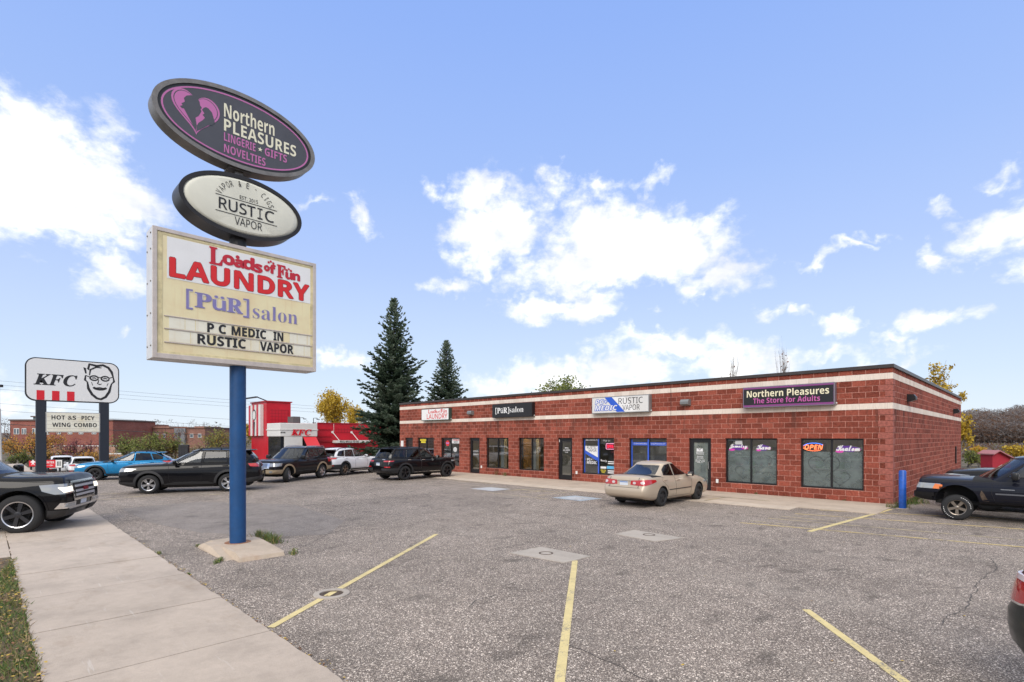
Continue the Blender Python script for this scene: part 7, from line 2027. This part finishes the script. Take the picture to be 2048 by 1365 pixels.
# along the restaurant lot
SH = [('large amber shrub tree by the first dark post', 62, 54, 856, 120, OR, 2600, .15), ('burgundy shrub between the restaurant sign posts', 152, 50, 872, 86, BU, 1700, .13), ('low amber shrub beside the burgundy one', 190, 48, 893, 70, OR, 1300, .13),
      ('olive green tree beyond the dark second post', 262, 52, 866, 74, GN, 1700, .15), ('bright green bushy tree above the blue crossover', 312, 50, 862, 86, GN, 2600, .15), ('rusty red sapling beside the menu board', 345, 51, 870, 36, RDL + GN[2:], 800, .14),
      ('airy green tree over the dark SUV roof', 430, 56, 853, 92, GN[1:] + YL[:1], 1500, .16), ('pale green tree at the blue pole', 478, 60, 862, 60, GN[1:], 1000, .17), ('brown bare shrub at the far edge of the restaurant lot', 20, 64, 842, 110, RDL, 160, .14),
      ('low tan hedge shrub above the dark SUV', 400, 60, 884, 110, [leafmat('hedge_tan', (.34, .26, .16)), leafmat('hedge_brown', (.26, .17, .10)), GN[2]], 1900, .15), ('low amber hedge under the letter board', 110, 58, 897, 90, OR, 1200, .14), ('dark green low shrub behind the ENTER sign', 38, 47, 897, 46, GN[:3], 900, .12),
      ('red leafed sapling before the second brick block', 338, 62, 850, 50, RDL, 420, .15), ('sparse dark tree top over the brick block', 362, 66, 836, 54, RDL, 160, .13)]
for i, (lab, px, d, yt, w_, cols, n, ls) in enumerate(SH):
    T(lab, px, d, yt, w_, cols, 60 + i, leaves=n, lsize=ls, crown_from=.18, multi=3, levels=3, trunk_r=.06, bark=BARK, group='autumn shrubs by the restaurant lot', name='shrub_tree', cat='shrub')

# ------------------------------------------------------------------ wooded hill on the right, hills all round the horizon
HILLM = pm('hill_soil', (.125, .092, .075), .95, var=.5, vscale=.25)
def ridge_h(a):     # a: degrees right of the view axis
    h = 6 + 2.0 * mnoise.noise(Vector((a * .06, 2, 0))) + 3.2 * mnoise.noise(Vector((a * .33, 7, 0)))
    if 30 < a < 75: h += 6.0 * min(1, (a - 36) / 8.0 if a > 36 else 0) * (1 if a < 60 else (75 - a) / 15)
    return max(3, h)
bm = B(); rows = []
for (d, f) in ((230, 0), (260, .30), (310, .65), (370, 1.0), (450, 1.05), (560, .9)):
    rows.append([bm.verts.new(cw(math.sin(R(a)) * d, math.cos(R(a)) * d, GZ - .05 + ridge_h(a) * f)) for a in [x * 1.5 for x in range(-120, 121)]])
for r0, r1 in zip(rows, rows[1:]):
    for i in range(len(r0) - 1): bm.faces.new((r0[i], r0[i + 1], r1[i + 1], r1[i]))
fixn(bm); 
for f in bm.faces:
    if f.normal.z < 0: f.normal_flip()
struct('hills', bm, HILLM, smooth=60)
WOOD = [leafmat('wood_grey', (.20, .175, .165)), leafmat('wood_brown', (.125, .088, .070)), leafmat('wood_rust', (.14, .070, .035)), leafmat('wood_pale', (.28, .25, .23)), leafmat('wood_green', (.03, .045, .025))]
bm = B(); rng = random.Random(77)
def bare(p, h, w, mi):
    i0 = p; 
    for k in range(2):
        a = rng.uniform(0, 6.28); q = Vector((math.cos(a), math.sin(a), 0)) * .14
        bm.faces.new([bm.verts.new(v) for v in (p - q, p + q, p + Vector((0, 0, h * .95)))]).material_index = 3 if rng.random() < .35 else 1
    for k in range(46):
        z = h * rng.uniform(.25, 1.0); f = max(.15, math.sin(math.pi * min(1, (z / h) * .86 + .06)))
        o = Vector((rng.gauss(0, .45), rng.gauss(0, .45), 0)) * w * f
        c = p + o + Vector((0, 0, z)); d_ = (o.normalized() * .8 + Vector((rng.uniform(-.7, .7), rng.uniform(-.7, .7), .45))).normalized() if o.length > 1e-5 else Vector((0, 0, 1))
        l_ = rng.uniform(.5, 1.5); s_ = d_.orthogonal().normalized() * rng.uniform(.05, .20)
        f_ = bm.faces.new([bm.verts.new(v) for v in (c - s_, c + s_, c + d_ * l_)]); f_.material_index = mi if rng.random() < .7 else rng.choice((0, 1))
for i in range(2600):
    a = rng.uniform(38.5, 50) if i < 2000 else rng.uniform(-180, 180); d = rng.uniform(226, 400)
    if i < 2000 and rng.random() < .35: d = rng.uniform(226, 262)
    f = 0 if d < 230 else (d - 230) / 30 * .30 if d < 260 else .30 + (d - 260) / 50 * .35 if d < 310 else .65 + (d - 310) / 60 * .35 if d < 370 else 1.0
    z = GZ + ridge_h(a) * f
    low = d < 285
    bare(cw(math.sin(R(a)) * d, math.cos(R(a)) * d, z), rng.uniform(5, 8), rng.uniform(2.6, 4.2), rng.choice((2, 1, 1, 2, 0)) if low else rng.choice((0, 0, 0, 3, 1, 2)) if rng.random() > .03 else 4)
for i in range(2600):      # brush along the foot of the slope
    a = rng.uniform(39, 50); d = rng.uniform(100, 240); p = cw(math.sin(R(a)) * d, math.cos(R(a)) * d, GZ); hh = rng.uniform(.4, 1.5)
    mi = rng.choice((1, 1, 2, 2, 0, 5))
    near = d < 130
    for k in range(26 if near else 9):
        c = p + Vector((rng.gauss(0, .7), rng.gauss(0, .7), hh * rng.random())); u = Vector((rng.gauss(0, 1), rng.gauss(0, 1), rng.gauss(0, 1.6))).normalized() * (rng.uniform(.05, .20) if near else rng.uniform(.15, .4)); w = u.orthogonal() * rng.uniform(.15, .5)
        bm.faces.new([bm.verts.new(v) for v in (c - u, c + w, c + u, c - w)]).material_index = mi if rng.random() < .7 else rng.choice((0, 1, 2))
stuff('woods', bm, WOOD + [leafmat('brush_olive', (.13, .12, .045))])
# ------------------------------------------------------------------ restaurant building
KRED = pm('restaurant_red_wall', (.50, .008, .022), .42, var=.10, vscale=.8); KRED2 = pm('restaurant_dark_red', (.36, .008, .018), .45, var=.1, vscale=.8); KWH = pm('restaurant_cream', (.66, .65, .62), .5, var=.05, vscale=1); AWN = pm('awning_red', (.62, .02, .03), .5)
def mat_redtile():
    m, t, bs = newmat('red_tile_grid'); c = t.coord('Object'); sp = t.node('ShaderNodeSeparateXYZ'); t.link(c, sp.inputs[0])
    u = t.math('FRACT', t.math('DIVIDE', t.math('ADD', sp.outputs[0], sp.outputs[1]), .34)); v = t.math('FRACT', t.math('DIVIDE', sp.outputs[2], .34))
    g = t.math('MAXIMUM', t.math('LESS_THAN', u, .12), t.math('LESS_THAN', v, .12))
    t.link(t.mix(t.math('MULTIPLY', g, .75), (.46, .008, .022), (.20, .004, .010)), bs.inputs['Base Color']); bs.inputs['Roughness'].default_value = .45; return m
KTILE = mat_redtile()
kfc = thing('restaurant_building', 'red and white chicken restaurant with a tall red tower', 'building', (-58, 26, 0))
KXT = -57.9
def kyx(px, x): k = (px - CX) / F; return x * (1 + k) / (k - 1)
def kzx(px, py, x): return EYE + (HZ - py) * (x / (((px - CX) / F - 1) * S)) / F
ty0, ty1 = kyx(533, KXT), kyx(581.5, KXT); tz = kzx(533, 804, KXT)
txl = ty0 * ((503 - CX) / F - 1) / ((503 - CX) / F + 1)
bm = B(); box(bm, txl, KXT, ty0, ty1, GZ - .1, tz); tw = link('tower', bm, KRED, kfc)
bm = B(); box(bm, KXT + .002, KXT + .05, ty0 + .35, ty1 - .25, 1.2, tz - .75); link('tile_panel', bm, KTILE, tw)
bm = B(); box(bm, txl - .12, KXT + .12, ty0 - .12, ty1 + .12, tz + .002, tz + .12); link('tower_cap', bm, KRED2, tw)
# striped banner wall facing the street
n = 6; wz0, wz1 = kzx(515, 872, KXT), tz - .25
for i in range(n):
    a = txl + .1 + (KXT - .9 - txl) * i / n; b = txl + .1 + (KXT - .9 - txl) * (i + 1) / n
    bm = B(); box(bm, a, b, ty0 - .34, ty0 - .02, wz0, wz1); link('banner_stripe', bm, KWH if i % 2 else KRED, tw)
bm = B(); xm_ = (txl + KXT - .8) / 2
prism(bm, ell(0, 0, .55, .62, 20), (xm_, ty0 - .345, tz - 1.35), (1, 0, 0), (0, 0, 1), (0, -1, 0), 0, .01); prism(bm, [(-.25, -.7), (.25, -.7), (.12, -2.2), (-.12, -2.2)], (xm_, ty0 - .345, tz - 1.35), (1, 0, 0), (0, 0, 1), (0, -1, 0), 0, .01); fixn(bm)
link('banner_emblem', bm, INKS, tw)
bm = B(); prism(bm, ell(0, 0, .42, .48, 20), (xm_, ty0 - .356, tz - 1.37), (1, 0, 0), (0, 0, 1), (0, -1, 0), 0, .01); fixn(bm); link('banner_emblem', bm, KWH, tw)
# main hall with low red parapet
KXM = -52.5
hy0, hy1 = kyx(575, KXM), kyx(775, KXM) + 3; hz1 = kzx(640, 847.5, KXM)
bm = B(); box(bm, KXM - 9, KXM, hy0, hy1, GZ - .1, hz1); hl = link('hall', bm, KRED, kfc)
bm = B(); box(bm, KXM - .3, KXM + .06, kyx(637, KXM), hy1, hz1 + .002, hz1 + .10); link('parapet_cap', bm, KRED2, hl)
bm = B(); box(bm, KXM + .002, KXM + .04, kyx(672, KXM), kyx(735, KXM), 2.75, hz1 - .45); link('tile_panel', bm, KTILE, hl)
for z in (3.05, 2.32): 
    bm = B(); box(bm, KXM + .003, KXM + .09, kyx(636, KXM), kyx(662, KXM), z, z + .09); link('wall_moulding', bm, KRED, hl)
bm = B(); box(bm, KXM + .003, KXM + .14, kyx(636, KXM), hy1 - 1, 1.78, 1.98); link('wall_moulding', bm, KRED2, hl)
# white entrance bay
KXB = -51.2; by0, by1 = kyx(560, KXB) , kyx(635, KXB)
bz0, bz1 = kzx(600, 873.5, KXB), kzx(600, 847, KXB)
bm = B(); box(bm, KXM - 2, KXB, by0, by1, bz0, bz1, bev=.05); bay = link('entrance_fascia', bm, KWH, kfc)
bm = B(); box(bm, KXM - 2.1, KXB + .05, by0 - .05, by1 + .05, bz0 + .62, bz0 + .70); link('fascia_line', bm, KWH, bay)
bm = B(); put_text(bm, 'KFC', kyx(581.5, KXB), kyx(622.5, KXB), kzx(600, 871.5, KXB), kzx(600, 859, KXB), (KXB + .02, 0, 0), (0, 1, 0), (0, 0, 1), (1, 0, 0), .06, 'serifbi', .02); link('lettering', bm, REDK, bay)
bm = B()
for px in (562.5, 566, 569.5): box(bm, KXB + .001, KXB + .012, kyx(px, KXB) - .05, kyx(px, KXB) + .05, kzx(566, 867, KXB), kzx(566, 864, KXB))
link('vent_slots', bm, INKS, bay)
bm = B(); box(bm, KXM - 1.9, KXB - .1, by0 + .1, kyx(570, KXB), GZ - .1, bz0 - .002); link('window', bm, pm('dark_window', (.02, .022, .026), .08), bay)
bm = B(); box(bm, KXB - .6, KXB - .02, kyx(569, KXB), kyx(605, KXB), GZ - .1, bz0 - .003); link('white_wall', bm, KWH, bay)
bm = B(); box(bm, KXM - .2, KXB - .2, kyx(605, KXB) + .02, by1 - .05, GZ - .1, bz0 - .004); link('window', bm, pm('dark_window', (.02, .022, .026), .08), bay)
bm = B(); a0, a1 = kyx(606, KXB), kyx(632, KXB)
prism(bm, [(0, bz0 - .03), (1.0, bz0 - .95), (1.0, bz0 - 1.0), (0, bz0 - .06)], (KXB, a0, 0), (1, 0, 0), (0, 0, 1), (0, 1, 0), 0, a1 - a0); fixn(bm); link('awning', bm, AWN, bay)
# canopy with its two tie rods
c0, c1_ = kyx(664, KXM), kyx(722, KXM); cz0, cz1 = kzx(690, 886, KXM), kzx(690, 881, KXM)
bm = B(); box(bm, KXM + .002, KXM + 1.0, c0, c1_ + .6, cz0, cz1); cn = link('canopy', bm, KWH, kfc)
KXC = KXM + 1.0
bm = B(); put_text(bm, 'REAL MEALS TO GO', kyx(680, KXC), kyx(718, KXC), cz0 + .03, cz1 - .03, (KXC + .01, 0, 0), (0, 1, 0), (0, 0, 1), (1, 0, 0), .0, 'sansb', .01); link('lettering', bm, INKS, cn)
for px in (668, 706):
    y = kyx(px, KXM); bm = B(); tube(bm, [(KXM + .1, y - .2, cz1 + .85), (KXM + .95, y + .12, cz1 - .02)], .04, 6); lathe(bm, [(0, .13), (.06, .13), (.06, 0)], Matrix.Translation((KXM + .02, y - .2, cz1 + .85)) @ Matrix.Rotation(R(90), 4, 'Y'), 12); link('tie_rod', bm, KWH, cn)
y = kyx(667, KXM); bm = B(); tube(bm, [(KXM + .06, y, hz1), (KXM + .06, y, cz1 + .9)], .02, 5); link('cable', bm, KWH, hl)
bm = B(); box(bm, KXM - 4, KXM - 2.6, kyx(583, KXM - 3), kyx(597, KXM - 3), hz1, hz1 + .75); link('roof_unit', bm, pm('roof_unit_grey', (.10, .12, .12), .6), hl)
for px in (600, 627): 
    y = kyx(px, KXM - .2); bm = B(); tube(bm, [(KXM - .2, y, hz1), (KXM - .2, y, hz1 + .55), (KXM - .2, y + .30, hz1 + .55), (KXM - .2, y + .42, hz1 + .52)], .035, 6); box(bm, KXM - .28, KXM - .12, y + .35, y + .62, hz1 + .40, hz1 + .47); link('roof_lamp', bm, INKS, hl)
y = ty0 + .9; bm = B(); tube(bm, [(KXT + .05, y + .9, 3.75), (KXT + .7, y + .9, 3.8), (KXT + .7, y + .2, 3.75)], .045, 6); box(bm, KXT + .55, KXT + .85, y - .1, y + .25, 3.62, 3.72); link('gooseneck_lamp', bm, INKS, tw)
bm = B(); tube(bm, [(KXT - 1.5, ty0 + .8, tz + .1), (KXT - 1.5, ty0 - .4, tz + .55), (txl - .6, ty0 - .7, tz + .5)], .06, 6); box(bm, txl - .9, KXT - .9, ty0 - .8, ty0 - .55, tz + .45, tz + .58); link('tower_lamp_bar', bm, INKS, tw)
bm = B(); lathe(bm, [(0, .16), (.14, .13), (.14, 0)], Matrix.Translation((KXT, ty0 + .55, 2.0)) @ Matrix.Rotation(R(90), 4, 'Y'), 12); link('wall_lantern', bm, LENS, tw)

# ------------------------------------------------------------------ brick blocks beyond the restaurant lot
def mat_farbrick(name, c1_, c2_):
    m, t, bs = newmat(name); c = t.coord('Object')
    br = t.node('ShaderNodeTexBrick', i_Scale=1.0); t.link(t.scale(c, 1, 1, 1), br.inputs['Vector'])
    sp = t.node('ShaderNodeSeparateXYZ'); t.link(c, sp.inputs[0]); cb = t.node('ShaderNodeCombineXYZ'); t.link(t.math('ADD', sp.outputs[0], sp.outputs[1]), cb.inputs[0]); t.link(sp.outputs[2], cb.inputs[1]); t.link(cb.outputs[0], br.inputs['Vector'])
    br.inputs['Brick Width'].default_value = .5; br.inputs['Row Height'].default_value = .22; br.inputs['Mortar Size'].default_value = .012
    br.inputs['Color1'].default_value = tuple(c1_) + (1,); br.inputs['Color2'].default_value = tuple(c2_) + (1,); br.inputs['Mortar'].default_value = (.30, .22, .19, 1)
    t.link(t.mix(1.0, br.outputs[0], t.ramp(t.noise(c, .4, 4), [(.3, .85), (.7, 1.12)]), 'MULTIPLY'), bs.inputs['Base Color']); bs.inputs['Roughness'].default_value = .9; return m
FB = mat_farbrick('far_brick_red', (.23, .06, .042), (.28, .085, .06)); FB2 = mat_farbrick('far_brick_brown', (.20, .085, .06), (.25, .12, .09)); FBT = pm('far_teal_metal', (.14, .21, .21), .5); FGREY = pm('far_grey_panel', (.20, .21, .23), .7); FWIN = pm('far_window', (.10, .13, .16), .08); FFR = pm('far_frame', (.62, .62, .60), .6); FCAP = pm('far_cap', (.12, .08, .07), .6)
def block(name, label, px0, px1, ytop, d, depth, mat, ang=45):
    c = wp((px0 + px1) / 2, d); w_ = (px1 - px0) * d / F; z1 = wz(ytop, d)
    t = thing(name, label, 'building', (c.x, c.y, GZ), R(ang), 'brick blocks far behind')
    bm = B(); box(bm, -w_ / 2, w_ / 2, 0, depth, 0, z1 - GZ); link('wall', bm, mat, t, world=False)
    bm = B(); box(bm, -w_ / 2 - .25, w_ / 2 + .25, -.25, depth + .25, z1 - GZ + .002, z1 - GZ + .35); link('roof_cap', bm, FCAP, t, world=False)
    def win(p0, p1, y0, y1, sub=2):
        a = (p0 - (px0 + px1) / 2) * d / F; b = (p1 - (px0 + px1) / 2) * d / F; za, zb_ = wz(y1, d) - GZ, wz(y0, d) - GZ
        bm = B(); box(bm, a, b, -.10, -.002, za, zb_); f = link('window', bm, FFR, t, world=False)
        n_ = sub
        for i in range(n_):
            u0 = a + (b - a) * i / n_ + .12; u1 = a + (b - a) * (i + 1) / n_ - .12
            bm = B(); box(bm, u0, u1, -.13, -.101, za + .12, zb_ - .15); link('pane', bm, FWIN, f, world=False)
    return t, win, z1
t, win, z1 = block('brick_building', 'red brick block with large windows behind the letter board', 20, 226, 842, 135, 16, FB)
for a, b, y0, y1 in ((28, 39, 857, 869), (44, 53, 857, 869), (65, 76, 857, 868), (92, 99, 864, 870), (114, 122, 864, 869), (136, 145, 865, 869), (158, 167, 865, 869), (184, 193, 865, 869)): win(a, b, y0, y1)
d = 137; x_ = lambda px: (px - 123) * 135 / F
bm = B(); box(bm, x_(52), x_(80), 2, 9, z1 - GZ, z1 - GZ + 1.0); pn = link('penthouse', bm, FBT, t, world=False)
bm = B(); box(bm, x_(50), x_(83), 1.5, 9.5, z1 - GZ + 1.002, z1 - GZ + 1.3); link('penthouse_roof', bm, FCAP, pn, world=False)
t, win, z1 = block('brick_building', 'brown brick block with grey panel behind the green trees', 242, 410, 857, 150, 18, FB2)
xx = lambda px: (px - 326) * 150 / F
for a, b, y in ((274, 301, 849), (301, 340, 853), (350, 378, 855), (390, 409, 853)):
    bm = B(); box(bm, xx(a), xx(b), -.3, 8, z1 - GZ, wz(y, 150) - GZ); link('raised_bay', bm, FB2, t, world=False)
bm = B(); box(bm, xx(350), xx(372), -.35, -.002, .1, z1 - GZ); link('grey_panel', bm, FGREY, t, world=False)
for a, b in ((353, 361), (363, 371)): win(a, b, 872, 882, 1)
for a in (250, 262, 285, 310, 325, 380, 396): win(a, a + 7, 868, 876, 1)
# low retaining walls of the car park on the slope, and the parked cars behind them read as a few pale roofs
WALLW = pm('retaining_wall', (.34, .20, .15), .85, var=.25, vscale=.5); COPE = pm('wall_coping', (.70, .70, .68), .7)
for px0, px1, yt, d in ((100, 230, 893, 104), (88, 300, 909, 84)):
    c = wp((px0 + px1) / 2, d); w_ = (px1 - px0) * d / F; zt_ = wz(yt, d)
    t = thing('retaining_wall', 'brown retaining wall with white coping, ' + ('upper one behind the shrubs' if d > 100 else 'lower one behind the shrubs'), 'wall', (c.x, c.y, GZ), R(45), 'retaining walls')
    bm = B(); box(bm, -w_ / 2, w_ / 2, 0, .4, 0, zt_ - GZ); link('wall', bm, WALLW, t, world=False)
    bm = B(); box(bm, -w_ / 2 - .05, w_ / 2 + .05, -.06, .46, zt_ - GZ + .002, zt_ - GZ + .14); link('coping', bm, COPE, t, world=False)
# red gabled shed beyond the shop on the other side
c = wp(2003, 47); t = thing('shed', 'small red gabled shed far behind the pickup hood', 'shed', (c.x, c.y, GZ), R(45))
w_ = 36 * 47 / F; zr = wz(903, 47) - GZ
bm = B(); prism(bm, [(-w_ / 2, 0), (w_ / 2, 0), (w_ / 2, zr - .62), (-w_ * .25, zr), (-w_ / 2, zr - .22)], (0, 0, 0), (1, 0, 0), (0, 0, 1), (0, 1, 0), 0, 1.2); fixn(bm); link('wall', bm, pm('shed_red', (.33, .015, .03), .7, var=.1), t, world=False)
bm = B(); prism(bm, [(-w_ * .25, zr + .01), (w_ * .56, zr - .66), (w_ * .56, zr - .58), (-w_ * .25, zr + .10), (-w_ * .58, zr - .22), (-w_ * .58, zr - .31)], (0, -.3, 0), (1, 0, 0), (0, 0, 1), (0, 1, 0), 0, 1.7); fixn(bm); link('roof', bm, pm('shed_roof', (.38, .16, .17), .6), t, world=False)

# ------------------------------------------------------------------ overhead lines, lamps, poles
WIREM = pm('wire_dark', (.03, .03, .035), .6); POLEW = pm('pole_wood', (.16, .12, .09), .9, var=.3, vscale=3)
def wire(label, p, q, r_, sag=.02):
    a, b = wp(p[0], p[2], wz(p[1], p[2])), wp(q[0], q[2], wz(q[1], q[2]))
    bm = B(); L = (b - a).length; tube(bm, [a.lerp(b, i / 24) - Vector((0, 0, sag * L * 4 * (i / 24) * (1 - i / 24))) for i in range(25)], r_, 4)
    o = link('overhead_wire', bm, WIREM, None); tag(o, label, 'wire', 'overhead wires')
wires = [('thick overhead cable, lowest of the lines', (-420, 822, 62), (770, 888, 82), .035), ('thin overhead line just above the thick cable', (-420, 790, 62), (770, 872, 82), .014), ('overhead line third from the bottom', (-420, 776, 62), (770, 858, 82), .013), ('overhead line fourth from the bottom', (-420, 745, 62), (770, 834, 82), .012), ('overhead line second from the top', (-420, 735, 62), (770, 828, 82), .012), ('highest overhead line across the sky', (-420, 725, 62), (770, 823, 82), .012)]
for w_ in wires: wire(*w_, sag=.003)
def utility(label, px, d, ytop):
    c = wp(px, d, GZ); t = thing('utility_pole', label, 'utility pole', c, R(45), 'utility poles'); h_ = wz(ytop, d) - GZ
    bm = B(); tube(bm, [(0, 0, 0), (0, 0, h_)], [.17, .11], 8); link('pole', bm, POLEW, t, world=False)
    bm = B(); box(bm, -1.1, 1.1, -.07, .07, h_ - .55, h_ - .40); link('cross_arm', bm, POLEW, t, world=False)
utility('wooden utility pole hidden behind the tall spruce', 770, 82, 815)
# transformer can on the cable, street lamp and pale pole at the picture's edge
c = wp(4, 44); t = thing('street_lamp', 'pale tapered lamp post at the street edge with a dark lamp head', 'street lamp', (c.x, c.y, GZ), R(45))
bm = B(); tube(bm, [(-.12, 0, 0), (-.20, 0, wz(818, 44) - GZ)], [.12, .08], 10); link('post', bm, pm('post_pale', (.50, .50, .48), .6), t, world=False)
bm = B(); box(bm, -.35, .02, -.12, .12, wz(772, 44) - GZ - .12, wz(772, 44) - GZ + .10, bev=.04); tube(bm, [(-.20, 0, wz(818, 44) - GZ), (-.22, 0, wz(775, 44) - GZ)], .03, 6); link('lamp_head', bm, INKS, t, world=False)
